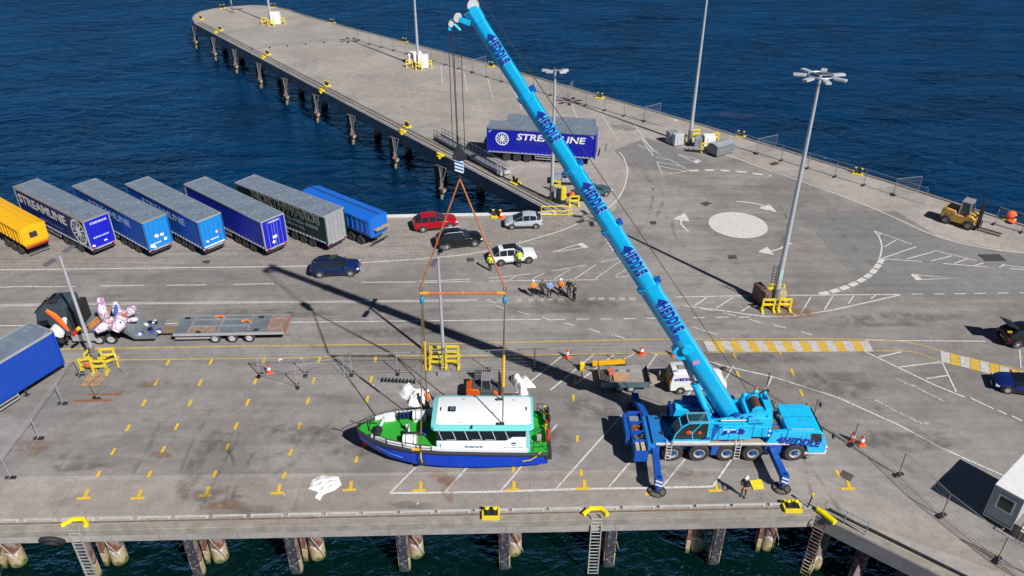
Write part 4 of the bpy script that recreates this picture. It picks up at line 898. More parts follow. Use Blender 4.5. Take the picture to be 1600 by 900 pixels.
P_NAVY = paintm('car_navy', (.006, .018, .085)); P_GREY = mat('car_grey', (.40, .44, .52), .38, .25, var=.03, coat=.5); P_TEAL = mat('car_slate', (.06, .12, .17), .35, .3, var=.03, coat=.6); P_BLUE2 = paintm('car_royal', (.008, .02, .14))
RIMD = mat('dark_alloy', (.22, .23, .25), .4, .1)
car('suv', P_RED, [(659.5, 363.5), (705.5, 358)], 'R', 'bright red car parked by the back edge of the quay')
car('suv', P_BLACK, [(697.5, 391), (743, 385.5)], 'R', 'black car parked between the red car and the white car', rails=True)
car('hatch', P_SILVER, [(800, 358.8), (837.4, 357.8)], 'L', 'small silver hatchback parked beside the cone on the quay edge')
car('suv', P_WHITE, [(783, 416), (826, 411.8)], 'R', 'white car with a dark sunroof beside two people in yellow jackets', sunroof=True, rim=RIMD, scale=.96)
car('suv', P_NAVY, [(499, 434.5), (549.5, 432)], 'R', 'dark blue car standing alone below the green trailer', sunroof=True)
car('saloon', P_GREY, [(869.7, 289), (912, 290.5)], 'L', 'pale grey car behind the lamp mast at the pier corner')
car('saloon', P_TEAL, [(911, 315), (950, 306)], 'R', 'slate blue-grey car half hidden behind the crane boom')
car('suv', P_BLACK, [(1588, 544), (1640, 543)], 'R', 'black car with its tailgate open at the right edge', open_boot=True)
car('sport', P_BLUE2, [(1573.5, 615), (1630, 624)], 'L', 'dark blue sports car at the right edge', spokes=10)

# ================================================================ VAN
def van():
    a, b = G(1061.7, 615.5), G(1118, 614); d = (b-a).normalized(); side = V((-d.y, d.x, 0)); mid = (a+b)/2+side*.82
    t = thing('van', 'small white van with a blue name on its side behind the crane boom', 'van', (mid.x, mid.y, .012), atan2(d.y, d.x))
    prof = [(-2.15, .35), (-2.2, .9), (-2.12, 1.35), (-1.98, 1.80), (-1.7, 1.86), (.35, 1.86), (.62, 1.80), (1.25, 1.12), (2.0, .98), (2.15, .7), (2.15, .35)]
    M = MB(); rings = []
    for yy, s in ((-.86, .88), (-.885, .97), (-.885, 1.0)): pass
    inner = [(x*.97, min(z, 1.80) if z > .4 else z) for x, z in prof]
    def ring(y, sc): return [V((x*sc, y if z < 1.0 else y*(1-.13*(z-1.0)/.86), (z-.35)*(1 if sc == 1 else .985)+.35)) for x, z in prof]
    M.loft([ring(-.89, .985), ring(-.84, 1), ring(0, 1), ring(.84, 1), ring(.89, .985)]); M.build('body', P_WHITE, t, smooth=35, bevel=.02)
    M = MB()
    for s in (-1, 1):
        y = lambda z: s*(.895*(1-.13*max(0, z-1.0)/.86)+.004)
        pts = [(.1, 1.1), (1.05, 1.1), (.6, 1.62), (.1, 1.62)]
        M.poly([(x, y(z), z) for x, z in pts]); 
    M.build('side_window', GLASS, t)
    M = MB(); M.poly([(.66, -.66, 1.77), (.66, .66, 1.77), (1.25, .74, 1.14), (1.25, -.74, 1.14)]); o = M.build('windscreen', GLASS, t); o.location = (.02, 0, .02)
    M = MB(); M.box((-2.13, 0, 1.5), (.05, 1.2, .45), ry=.25); M.build('rear_window', GLASS, t)
    M = MB(); YC, RC = mat('chevron_yellow', (.6, .5, .05), .5), mat('chevron_red', (.45, .04, .03), .5)
    for k in range(6): M.M(k % 2).box((-2.215, -.7+k*.28, .9), (.02, .26, .75), rx=.5)
    M.build('rear_chevrons', [YC, RC], t)
    M = MB(); M.box((-1.15, .0, 1.9), (.75, .5, .1)); M.box((-1.75, -.45, 1.9), (.25, .12, .08)); M.build('roof_vent', CG, t)
    for xx in (-1.36, 1.36):
        for s in (-1, 1):
            M = MB(); M.cyl((xx, s*.7, .32), (xx, s*.893, .32), .375, 20); M.build('wheel_arch', BLK, t)
            wheel_at(t, xx, s*.80, .32, .22, s)
    for s in (-1, 1):
        M = MB(); M.box((-2.15, s*.8, 1.05), (.1, .12, .4)); M.build('tail_light', MATS['tail_lamp'], t)
        M = MB(); M.box((2.02, s*.7, .8), (.2, .25, .2)); M.build('headlight', MATS['headlamp'], t)
    for s in (-1, 1): M = MB(); M.box((.0, s*.896, .78), (2.7, .012, .035)); M.build('side_stripe', YC, t)
    text('HEDDLE', .34, 'lettering', LB, t, frame((-1.05, -.875, 1.38), (1, 0, 0), (0, .08, 1)), offset=.012)
    M = MB(); M.prism([(-1.95, 1.38), (-1.75, 1.50), (-1.75, 1.26)], 'y', -.885, -.872); M.build('arrow_mark', LB, t)
LB = mat('lettering_blue', (.008, .03, .30), .5, var=.02); LW = mat('lettering_white', (.75, .77, .8), .5, var=.02)
van()

# ================================================================ TRAILERS
ROOF = mat('trailer_roof', (.155, .195, .25), .6, .05, var=.16, sc=.8, dirt=(.40, .43, .47), dirt_amt=.14, dirt_sc=2.5)
CH_ = mat('chassis_dark', (.05, .055, .065), .6, .3, var=.3)
ALU = mat('aluminium_trim', (.55, .57, .60), .4, .5)
def wheel_emblem(cx, cz, R_, M, y, s=1):
    for k in range(24):
        a0, a1 = 2*pi*k/24, 2*pi*(k+1)/24
        M.add([(cx+r*cos(a), y, cz+r*sin(a)) for r, a in ((R_, a0), (R_, a1), (R_*.84, a1), (R_*.84, a0))], [(0, 1, 2, 3)])
    for k in range(12):
        a = 2*pi*k/12+.13; w_ = .1*R_
        M.add([(cx+r*cos(a)+q*-sin(a), y, cz+r*sin(a)+q*cos(a)) for r, q in ((.12*R_, -w_*.4), (.80*R_, -w_*.7), (.80*R_, w_*.7), (.12*R_, w_*.4))], [(0, 1, 2, 3)])
def trailer(p_rear, p_front, label, side_m, end_m, post_m, roof_edge=ALU, letters=(), rear_style='plain', H=4.1, L=13.6, W=2.55, axles=3, group=None, buckles=True, open_rear=None, name='curtain_trailer', wheels_side=(-1, 1)):
    """local: x forward (front), y; rear doors at x=-L/2"""
    a, b = V(p_rear), V(p_front); d = (b-a).normalized(); mid = (a+b)/2
    t = thing(name, label, 'trailer', (mid.x, mid.y, 0), atan2(d.y, d.x), group)
    zb = 1.12; h2 = W/2; X = L/2
    M = MB(); M.bb(-X+.06, X-.06, -h2+.02, h2-.02, zb, H-.08); n_ = 30
    for i in range(n_):                    # curtain ripples
        x = -X+.3+i*(L-.6)/(n_-1)
        for s in (-1, 1): M.tube([(x, s*(h2-.02), zb+.12), (x, s*(h2-.02), H-.2)], .022, 5)
    M.build('curtain_body', side_m, t)
    M = MB(); M.bb(-X, X, -h2, h2, H-.09, H); M.build('roof', ROOF, t)
    M = MB(); P_ = [(-X+.5, h2-.1), (-X+1.7, .45), (-X+1.9, -h2+.1)]
    for a_, b_ in zip(P_, P_[1:]): M.bar((a_[0], a_[1], H+.006), (b_[0], b_[1], H+.006), .035, .012)
    for k in range(1, 6): M.bb(-X+k*L/6-.02, -X+k*L/6+.02, -h2+.05, h2-.05, H, H+.006)
    M.build('roof_seams', mat('seam_grey', (.24, .28, .33), .6), t)
    M = MB()
    for s in (-1, 1): M.bb(-X-.01, X+.01, s*h2-.04, s*h2+.03, H-.16, H+.025)
    for x in (-X, X): M.bb(x-.04, x+.04, -h2, h2, H-.12, H+.028)
    M.build('roof_rail', roof_edge, t)
    M = MB()
    for s in (-1, 1):
        M.bb(-X-.02, -X+.14, s*h2-.07, s*h2+.025, zb-.1, H-.05); M.bb(X-.12, X+.02, s*h2-.07, s*h2+.025, zb-.1, H-.05)
    M.build('corner_post', post_m, t)
    M = MB(); M.bb(-X-.03, -X+.05, -h2+.1, h2-.1, zb-.05, H-.16); M.build('rear_door', end_m, t)
    M = MB(); M.bb(X-.05, X+.03, -h2+.05, h2-.05, zb, H-.16); M.build('front_wall', end_m, t)
    M = MB()
    M.bb(-X-.045, -X-.03, -.02, .02, zb, H-.2)
    for y in (-.75, -.3, .3, .75): M.tube([(-X-.07, y, zb), (-X-.07, y, H-.25)], .018, 5)
    M.build('door_bars', ALU if rear_style != 'plain' else end_m, t)
    M = MB(); M.bb(-X-.06, -X+.1, -h2, h2, zb-.22, zb-.06); M.build('rear_bumper', ALU, t); M = MB(); M.box((-X+.15, 0, .62), (.1, 2.2, .12)); M.build('underrun_bar', CH_, t)
    for s in (-1, 1): M = MB(); M.box((-X-.08, s*.98, zb-.14), (.05, .35, .11)); M.build('tail_light', MATS['tail_lamp'], t)
    M = MB()
    for s in (-1, 1): M.bb(-X+.1, X-.1, s*h2-.05, s*h2+.02, zb-.06, zb+.05)
    M.build('side_rave', mat('rave_pale', (.38, .42, .5), .5, .2, var=.3, sc=8) if buckles else side_m, t)
    if buckles:
        M = MB()
        for i in range(26):
            for s in (-1, 1): M.box((-X+.35+i*(L-.7)/25, s*(h2+.03), zb+.06), (.06, .03, .2))
        M.build('curtain_buckles', mat('buckle_pale', (.6, .62, .68), .5), t)
    M = MB(); M.bb(-X+.2, X-.3, -.55, -.4, .85, zb-.06); M.bb(-X+.2, X-.3, .4, .55, .85, zb-.06)
    for k in range(9): M.bb(-X+.5+k*1.5, -X+.6+k*1.5, -h2+.1, h2-.1, .95, zb-.06)
    M.build('chassis', CH_, t)
    for k in range(axles):
        x = -X+2.4+k*1.32
        for s in (-1, 1): wheel_at(t, x, s*(h2-.19), .5, .36, s, mat('trailer_hub_shaded', (.07, .07, .075), .6, .2), 8)  # hub colour darkened to stand for the shade under the trailer
    for s in (-1, 1):
        M = MB(); x0, x1 = -X+2.4+axles*1.32-.3, X-4.0
        for z in (.55, .85): M.bar((x0, s*(h2-.05), z), (x1, s*(h2-.05), z), .03, .1)
        for x in (x0, (x0+x1)/2, x1): M.bar((x, s*(h2-.07), .5), (x, s*(h2-.07), zb), .06)
        M.build('side_guard', ALU, t)
        M = MB(); M.bar((X-3.2, s*.75, .05), (X-3.2, s*.75, zb-.06), .12); M.box((X-3.2, s*.75, .03), (.35, .3, .06)); M.build('landing_leg', CH_, t)
    for fn in letters: fn(t, X, h2, zb, H)
    return t
def side_text(s, size, x, z, m=None, side=1, off=.02, shear=0, xs=1., spacing=1., name='lettering', yo=.028, w=None):
    """side=+1: the wall at local +y (text reads towards -x... when seen from outside)"""
    def f(t, X, h2, zb, H):
        r = (-1, 0, 0) if side > 0 else (1, 0, 0)
        text(s, size, name, m or LW, t, frame((x, side*(h2+yo), z), r, (0, 0, 1)), offset=off, shear=shear, xs=xs, spacing=spacing, fitw=w)
    return f
def side_emblem(x, z, R_, side=1):
    def f(t, X, h2, zb, H):
        M = MB(); wheel_emblem(x, z, R_, M, side*(h2+.032)); M.build('wheel_emblem', LW, t)
        text('S', R_*1.1, 'emblem_letter', LW, t, frame((x, side*(h2+.036), z), (-side, 0, 0), (0, 0, 1)), offset=.03)
    return f
def rear_text(s, size, y, z, m=None, off=.005):
    def f(t, X, h2, zb, H): text(s, size, 'lettering', m or LW, t, frame((-X-.095, y, z), (0, -1, 0), (0, 0, 1)), offset=off)
    return f
def patches(lst, m, name='sticker'):
    def f(t, X, h2, zb, H):
        M = MB()
        for (y, z, w_, h_, r_) in lst: M.box((-X-.08, y, z), (.012, w_, h_), rx=r_)
        M.build(name, m, t)
    return f
C_DB = mat('curtain_navy', (.004, .018, .14), .5, bump=.6, var=.12, sc=1.2); C_B1 = mat('curtain_blue', (.004, .075, .40), .5, bump=.6, var=.12, sc=1.2); C_RB = mat('curtain_royal', (.006, .022, .34), .5, bump=.6, var=.1, sc=1.2)
D_B = mat('door_royal', (.006, .012, .48), .45, var=.05); D_C = mat('door_sky', (.01, .22, .62), .45, var=.06); C_GR = mat('curtain_green', (.004, .022, .024), .5, bump=.6, var=.15); PG = mat('post_green', (.005, .075, .045), .5); D_GY = mat('door_grey', (.32, .33, .34), .5, .1)
PB = mat('post_blue', (.02, .12, .38), .5); GRT = mat('curtain_bright_blue', (.005, .055, .38), .5, bump=.6, var=.05)
gT = 'trailers parked side by side along the back of the quay'
def tr_pts(fl, fr, nr, nl, z=4.1):
    a, b, c, d = [G(p[0], p[1], z) for p in (fl, fr, nr, nl)]
    f_ = (a+b)/2; r_ = (c+d)/2; f_.z = r_.z = 0; return r_, f_
# side facing camera is the near-left one: in local coords (x forward=up-left), camera side = +y
trailer(*tr_pts((18, 291), (58, 279), (169.5, 333), (130, 346)), 'dark blue curtain trailer with a big white wheel emblem, next to the yellow tipper', C_DB, D_B, ALU, STEEL,
        [side_text('STREAMLINE', 1.38, 1.55, 3.0, off=.035, w=9.4), side_text('SHIPPING GROUP', .5, .2, 1.75, mat('lettering_faint', (.10, .15, .4), .5), off=.0, w=4.6), side_emblem(-5.35, 2.55, 1.36), rear_text('STREAMLINE', .3, -.1, 3.6), rear_text('SHIPPING GROUP', .2, 0, 2.1), patches([(.95, 1.35, .3, .2, .4), (-.3, 1.5, .3, .15, 0)], WHT)], group=gT)
trailer(*tr_pts((111, 290), (147.5, 278), (260.5, 334.5), (223, 349.5)), 'blue curtain trailer with a pale sky-blue rear, second of the two Streamline-lettered blue ones from the right'.replace('Streamline-', '').replace(', second of the two lettered blue ones from the right', ' and white rear stickers along its lower edge'), C_B1, D_C, PB, STEEL,
        [side_text('STREAMLINE', 1.05, -.25, 3.1, w=8.0, m= mat('lettering_pale_blue', (.42, .60, .85), .5), off=.01), patches([(.2, 2.3, .4, .32, .7), (-.35, 2.25, .35, .28, .3), (.85, 1.45, .42, .35, .5), (.3, 1.6, .8, .1, 0), (-.6, 1.7, .3, .3, .2), (.6, 1.25, .2, .2, 0)], WHT)], group=gT)
trailer(*tr_pts((194.5, 287), (229, 275.5), (345, 332.5), (310, 348)), 'blue curtain trailer with a sky-blue rear and a small red and white diamond sticker', C_B1, D_C, PB, ALU,
        [side_text('STREAMLINE', 1.05, -.25, 3.1, w=8.0, m= MATS['lettering_pale_blue'], off=.01), patches([(-.45, 2.4, .22, .22, .78), (.7, 1.75, .3, .18, .4), (-.1, 1.8, .9, .1, 0), (0, 1.24, 2.2, .12, 0)], WHT), patches([(-.75, 2.35, .24, .24, .78)], RED)], group=gT)
trailer(*tr_pts((287, 288), (321, 276), (442.5, 332.5), (408, 347.5)), 'plain royal blue curtain trailer with grey rear frame, between the sky-blue and the green ones', C_RB, D_B, ALU, ALU,
        [patches([(.1, 2.1, .5, .3, 0), (.3, 1.6, .3, .3, .78)], WHT), rear_text('STREAMLINE', .22, 0, 3.75)], group=gT, rear_style='bars')
ng = mat('lettering_gold', (.38, .42, .33), .5)
def nw(t, X, h2, zb, H):
    text('NORTHWARDS', 1.42, 'lettering_outline', ng, t, frame((-.85, h2+.03, 3.36), (-1, 0, 0), (0, 0, 1)), offset=.075, fitw=10.3)
    text('NORTHWARDS', 1.42, 'lettering', mat('lettering_umber', (.06,.055,.045), .5), t, frame((-.85, h2+.04, 3.36), (-1, 0, 0), (0, 0, 1)), offset=.02, fitw=10.15)
trailer(*tr_pts((369, 286), (400, 274), (534.5, 324), (503, 337)), 'dark green curtain trailer with NORTHWARDS lettering and grey doors', C_GR, D_GY, PG, ALU,
        [nw, side_text('TEL: 01856 898888', .55, -3.2, 2.42, w=5.0, m= mat('lettering_greygreen', (.2, .28, .26), .5), off=.005), side_text('KIRKWALL', .45, -2.2, 1.85, w=3.0, m=MATS['lettering_greygreen'], off=0)], group=gT, rear_style='bars')
# far trailers on the pier: camera side is local -y when x forward points right
a, b = G(760, 199, 4.2), G(932, 210, 4.2); d = (b-a).normalized(); sd = V((-d.y, d.x, 0)); a2, b2 = a+sd*1.27, b+sd*1.27; a2.z = b2.z = 0
def corner_marks(t, X, h2, zb, H):
    M = MB()
    for s in (-1, 1): M.box((s*(X-.45), -h2-.03, H-.35), (.35, .01, .06)); M.box((s*(X-.3), -h2-.03, H-.48), (.06, .01, .3))
    M.build('corner_mark', LW, t)
trailer(a2, b2, 'royal blue trailer with white STREAMLINE lettering standing on the pier behind the boom', mat('curtain_pier', (.004, .010, .36), .5, var=.06), D_B, C_RB, ROOF,
        [side_text('STREAMLINE', 1.12, 1.17, 3.22, side=-1, off=.03, shear=.18, w=8.5), side_text('SHIPPING GROUP', .5, .2, 2.5, w=6.5, m= mat('lettering_dim', (.05, .07, .45), .5), side=-1, off=.0, spacing=1.35), side_emblem(-4.77, 2.87, .84, side=-1), corner_marks], H=4.2, L=(b-a).length-.1)
c0, c1 = G(792, 183, 4.2), G(907, 198, 4.2)
a3, b3 = a2+sd*2.9+d*1.8, b2+sd*2.9-d*.5
trailer(a3, b3, 'second trailer with a grey roof hidden behind the lettered one on the pier', C_RB, D_B, C_RB, ROOF, [], H=4.15, L=11.)
# foreground left blue trailer: end faces the picture's right
e0, e1 = G(46.5, 504, 4.1), G(81.6, 517, 4.1); k_ = G(0, 565, 4.1)
d = (k_-e1).normalized(); e0.z = e1.z = 0; mid = (e0+e1)/2; d.z = 0
trailer(mid+d*13.6, mid+d*.0, 'large bright blue trailer running out of the left edge', GRT, mat('headboard_grey', (.35, .37, .40), .5), GRT, ALU, [], axles=3, buckles=False)
# tippers
def tipper(p_rear, p_front, label, paint, H=3.25, L=10.5, W=2.5, tailboard=False):
    a, b = V(p_rear), V(p_front); d = (b-a).normalized(); mid = a+d*L/2
    t = thing('tipper_trailer', label, 'trailer', (mid.x, mid.y, 0), atan2(d.y, d.x), gT); X = L/2; h2 = W/2
    M = MB(); rings = []
    for x, zl in ((-X, 1.15), (-X+.02, 1.15), (X, 1.25)): rings.append([V((x, -h2*.82, zl)), V((x, h2*.82, zl)), V((x, h2, zl+.5)), V((x, h2, H-.2)), V((x, -h2, H-.2)), V((x, -h2, zl+.5))])
    M.loft(rings); M.build('tipper_body', paint, t, bevel=.03)
    M = MB()
    for k in range(15):
        x = -X+.3+k*(L-.6)/14
        for s in (-1, 1): M.bar((x, s*(h2+.03), 1.65), (x, s*(h2+.03), H-.22), .1, .1)
    for s in (-1, 1): M.bar((-X, s*(h2+.03), H-.2), (X, s*(h2+.03), H-.2), .1, .14)
    M.build('rib', paint, t)
    M = MB(); M.loft([[V((x, -h2-.04, H-.16)), V((x, -h2*.5, H+.05)), V((x, 0, H+.10)), V((x, h2*.5, H+.05)), V((x, h2+.04, H-.16))] for x in (-X-.04, X+.04)], closed=True); M.build('roll_cover', paint, t)
    M = MB(); M.tube([(-X, -.2, H+.12), (X, -.2, H+.12)], .04, 6); M.build('cover_bar', paint if not tailboard else DARK, t)
    M = MB(); M.bar((-X-.06, -h2*.9, 1.5), (-X-.06, h2*.9, 1.5), .08, .1); M.bar((-X-.06, -h2*.9, H-.5), (-X-.06, h2*.9, H-.5), .08, .1); M.box((-X-.05, 0, (H+1.3)/2), (.06, W*.9, H-1.6)); M.build('tailgate', paint, t)
    if tailboard: M = MB(); M.box((-X-.35, -.2, 2.0), (.5, 1.9, .08)); M.build('tail_platform', mat('plank', (.35, .27, .16), .8), t)
    else: M = MB(); M.box((-X-.1, .1, 2.35), (.08, .7, .55)); M.build('vent_hatch', DARK, t); M = MB(); M.box((-X-.12, 0, 1.2), (.1, 2.2, .2)); M.build('rear_light_bar', mat('light_bar_red', (.35, .04, .02), .5), t)
    M = MB(); M.bb(-X+.1, X-.2, -.5, .5, .85, 1.15); M.build('chassis', CH_, t)
    for k in range(3):
        for s in (-1, 1): wheel_at(t, -X+1.6+k*1.32, s*(h2-.2), .5, .36, s, MATS['trailer_hub_shaded'], 8)
    M = MB(); M.bar((-X-.1, -h2*.8, .6), (-X-.1, h2*.8, .6), .1, .12); M.build('rear_bumper', CH_, t)
r0 = (G(26, 360, 3.3)+G(69, 342.5, 3.3))/2; f0 = r0+(G(0, 306, 3.3)-G(26, 360, 3.3)*0-G(26, 360, 3.3)); r0.z = 0
dd = V((-.72, .69, 0)); tipper(r0, r0+V((-11.2, 8.4, 0)), 'bright yellow ribbed tipper trailer at the far left of the row', mat('tipper_yellow', (.80, .42, .005), .5, var=.08))
r0 = (G(602.5, 329, 3.3)+G(576, 344, 3.3))/2; r0.z = 0
tipper(r0, r0+V((-8.5, 6.8, 0)), 'bright blue ribbed tipper trailer at the right end of the row', mat('tipper_blue', (.008, .13, .56), .5, var=.1), tailboard=True)

# ================================================================ LOW LOADER LORRY
def lorry():
    p = G(97.5, 540); ang = atan2(.12, 3.9); t = thing('lorry', 'dark grey tractor lorry facing left beside the blue trailer', 'lorry', (p.x, p.y+1.22, .01), ang+pi)
    PG_ = mat('lorry_slate', (.05, .07, .088), .4, coat=.3, var=.05)
    # local x forward (picture left)
    M = MB(); prof = [(-1.15, .95), (-1.15, 3.62), (-1.0, 3.74), (.75, 3.62), (1.2, 3.25), (1.42, 2.3), (1.46, .75), (.55, .7), (.5, 1.1), (-.5, 1.1), (-.55, .95)]
    M.loft([[V((x, y, z)) for x, z in prof] for y in (-1.24, 1.24)]); M.build('cab', PG_, t, bevel=.04)
    M = MB(); M.box((1.36, 0, 2.45), (.06, 2.2, .9), ry=-.28); M.build('windscreen', GLASS, t)
    for s in (-1, 1): M = MB(); M.poly([(.45, s*1.25, 1.75), (1.3, s*1.25, 1.75), (1.1, s*1.25, 2.5), (.45, s*1.25, 2.55)]); M.build('side_window', GLASS, t)
    M = MB(); M.bar((1.4, -1.0, 3.1), (1.4, 1.0, 3.1), .2, .06)
    for k in range(5): M.cyl((1.1, -.8+k*.4, 3.42), (1.2, -.8+k*.4, 3.4), .08, 8)
    M.build('light_bar', BLK, t)
    M = MB(); M.box((.1, -.4, 3.78), (.7, .5, .06)); M.box((.1, .4, 3.78), (.7, .5, .06)); M.build('roof_hatch', BLK, t)
    for s in (-1, 1): M = MB(); M.box((1.1, s*1.42, 2.3), (.12, .2, .6)); M.build('mirror', BLK, t, bevel=.03)
    M = MB(); M.bb(-5.4, -1.1, -.45, .45, .75, 1.05); M.bb(-1.75, -1.3, -1.2, 1.2, .9, 3.2); M.build('chassis', BLK, t)
    for s in (-1, 1):
        M = MB(); M.box((-1.9, s*1.0, .72), (2.0, .45, .7)); M.build('fuel_tank', ALU, t, bevel=.06)
    for x in (0, -3.05, -4.05):
        for s in (-1, 1): wheel_at(t, x, s*1.05, .5, .34, s, RIM, 8)
    M = MB(); M.box((-3.55, 0, 1.15), (1.6, 1.6, .1)); M.build('fifth_wheel', BLK, t)
    # trailer
    q = G(389, 538); L = (G(389, 538)-p).length
    t2 = thing('low_loader_trailer', 'extended grey low-loader trailer coupled behind the dark lorry', 'trailer', (p.x, p.y+1.22, .01), ang)
    BED = mat('bed_grey', (.15, .175, .20), .6, .1, var=.3, sc=1.5, dirt=(.28, .17, .14), dirt_amt=.1, dirt_sc=.8); BEDR = mat('bed_rusty', (.30, .20, .16), .7, .1, var=.4, sc=2)
    # local x to picture right
    X = lambda px: (G(px, 530).x-p.x)
    M = MB(); M.bb(1.9, 5.3, -1.25, 1.25, 1.35, 1.6); M.prism([(5.3, 1.6), (6.3, .75), (7.7, .75), (7.7, .5), (6.0, .5), (5.1, 1.35)], 'y', -1.25, 1.25); M.build('gooseneck', BED, t2, bevel=.02)
    M = MB(); M.bb(7.7, 9.6, -.35, .35, .42, .66); M.build('spine_beam', mat('spine_brown', (.20, .15, .10), .7), t2)
    for s in (-.37, .37): M = MB(); M.bar((7.7, s, .66), (9.6, s, .66), .05, .06); M.build('spine_flange', BEDR, t2)
    x0, x1 = 9.25, 18.3
    M = MB(); M.bb(x0, x1, -1.3, 1.3, .82, 1.0); M.build('deck', BED, t2, bevel=.02)
    M = MB()
    for s in (-1, 1): M.bb(x0-.01, x1+.01, s*1.31-.03, s*1.31+.03, .78, 1.03)
    M.build('deck_edge', ALU, t2)
    M = MB(); M.bb(x1-1.5, x1-.1, -1.2, 1.2, 1.0, 1.03); M.bb(x0+1.0, x0+3.3, -1.1, -.3, 1.0, 1.02); M.build('rusty_plate', BEDR, t2)
    M = MB()
    for y in (-.25, .75): M.bb(x0+1.2, x0+6, y-.08, y+.08, 1.0, 1.06)
    for x in (x0+1.2, x0+3.6, x0+6): M.bb(x-.06, x+.06, -.9, 1.15, 1.0, 1.08)
    M.build('deck_rail', STEEL, t2)
    for q_ in ((x0+3.2, .95), (x0+5.6, .2)): M = MB(); M.tube([(q_[0]-.4, q_[1], 1.1), (q_[0], q_[1]+.15, 1.16), (q_[0]+.4, q_[1]-.05, 1.1)], .08, 6); M.build('chain_binder', ORG, t2)
    for q_ in ((x0+.5, 1.0), (x0+6.7, .95), (x0+6.7, -.95), (x0+2, -1.1)): M = MB(); M.box((q_[0], q_[1], 1.02), (.4, .3, .04)); M.build('deck_pocket', BLK, t2)
    M = MB(); M.box((x1+.03, 0, .85), (.06, 2.6, .32)); M.build('rear_board', mat('board_red', (.4, .12, .08), .6), t2)
    M = MB(); M.bb(x0+.2, x1-.2, -.6, .6, .5, .82); M.build('bogie_frame', BLK, t2)
    for k in range(3):
        xx = (G(336+k*26.5, 538)-p).length
        for s in (-1, 1): wheel_at(t2, xx, s*1.17, .44, .3, s, RIM, 6)
    M = MB(); M.bar((x0+.1, -1.28, .55), (x0+3.6, -1.28, .55), .08, .12); M.build('side_guard', ALU, t2)
    M = MB()
    for k in range(14):
        x = random.uniform(6.4, 7.9); y = random.uniform(-.9, .9); M.M(k % 3).box((x, y, .82), (.35, .22, .12), rz=random.random()*3)
    M.build('neck_gear', [mat('gear_blue', (.03, .08, .35), .6), WHT, DARK], t2)
    # wrapped sling bundles on the neck
    WR = bpy.data.materials.new('printed_wrap'); WR.use_nodes = True; n = WR.node_tree; b = n.nodes['Principled BSDF']; b.inputs['Roughness'].default_value = .8
    tc = n.nodes.new('ShaderNodeTexCoord'); N = n.nodes.new('ShaderNodeTexNoise'); N.inputs['Scale'].default_value = .9; N.inputs['Detail'].default_value = 2; N.inputs['Distortion'].default_value = 1.; n.links.new(tc.outputs['Object'], N.inputs[0])
    bn = n.nodes.new('ShaderNodeTexNoise'); bn.inputs['Scale'].default_value = 5; bn.inputs['Distortion'].default_value = 2; n.links.new(tc.outputs['Object'], bn.inputs[0]); bp = n.nodes.new('ShaderNodeBump'); bp.inputs['Strength'].default_value = .9; bp.inputs['Distance'].default_value = .15; n.links.new(bn.outputs[0], bp.inputs['Height']); n.links.new(bp.outputs[0], b.inputs['Normal'])
    R_ = n.nodes.new('ShaderNodeValToRGB'); R_.color_ramp.interpolation = 'CONSTANT'; e = R_.color_ramp.elements; e[0].color = (.03, .1, .38, 1); e[1].position = .36; e[1].color = (.72, .66, .72, 1)
    for pp, c in ((.50, (.45, .22, .42, 1)), (.54, (.75, .72, .76, 1)), (.59, (.50, .13, .04, 1)), (.68, (.7, .6, .6, 1))): x = e.new(pp); x.color = c
    n.links.new(N.outputs[0], R_.inputs[0]); n.links.new(R_.outputs[0], b.inputs['Base Color'])
    def lump(pts, rs, label):
        P = [G(a_, b_, z_) for a_, b_, z_ in pts]; c = P[0].copy(); c.z = 1.62; M = MB()
        M.tube([q_-c for q_ in P], rs, 9); o = M.build('wrapped_bundle', WR, None, smooth=60); o.location = tuple(c); tag(o, label, 'bundle', 'white and purple wrapped bundles on the low loader')
        M = MB()
        for i in range(1, len(P)-1): q_ = P[i]-c; M.tube([(q_.x+rs[i]*1.03*cos(a), q_.y, q_.z+rs[i]*1.03*sin(a)) for a in [k*pi/5 for k in range(11)]], .025, 4, cap=False)
        M.build('strap', mat('strap_purple', (.25, .08, .28), .6), o)
        return o
    lump([(150, 518, 2.0), (163, 510, 2.2), (176, 500, 2.2)], [.25, .42, .35], 'pale wrapped bundle lying lowest and leftmost on the low loader')
    lump([(180, 517, 2.0), (186, 507, 2.4), (190, 496, 2.6), (192, 488, 2.5)], [.35, .55, .48, .3], 'large white wrapped bundle in the middle of the low loader load')
    lump([(165, 497, 2.1), (161, 487, 2.9), (158, 478, 3.4), (156, 466, 3.9)], [.38, .42, .36, .3], 'upright white wrapped bundle rising at the left of the load')
    lump([(186, 494, 2.6), (182, 484, 3.1), (180, 473, 3.5)], [.42, .36, .22], 'shorter upright white bundle pointing up beside the tall one')
    lump([(198, 492, 2.0), (204, 486, 2.3), (208, 481, 2.3)], [.25, .42, .3], 'round blue and orange striped bundle at the back right of the load')
    lump([(200, 501, 1.8), (208, 499, 1.9), (215, 499, 1.8)], [.16, .22, .16], 'small blue bundle at the right of the load')
    M = MB(); c = G(140, 516, 1.62); M.bar((0, 0, .3), (.85, 2.3, .5), .16, .5); o = M.build('timber_plank', mat('plank_orange', (.45, .19, .06), .8, var=.3, sc=3)); o.location = tuple(c); tag(o, 'orange-brown plank beside the wrapped bundles on the low loader', 'plank')
lorry()
# ================================================================ helper: geometry written in world metres, stored relative to its thing
def bw(M, name, mats, parent, **k):
    base = V((0, 0, 0)); q = parent
    while q is not None: base += q.location; q = q.parent
    M.v = [(v[0]-base.x, v[1]-base.y, v[2]-base.z) for v in M.v]
    return M.build(name, mats, parent, **k)
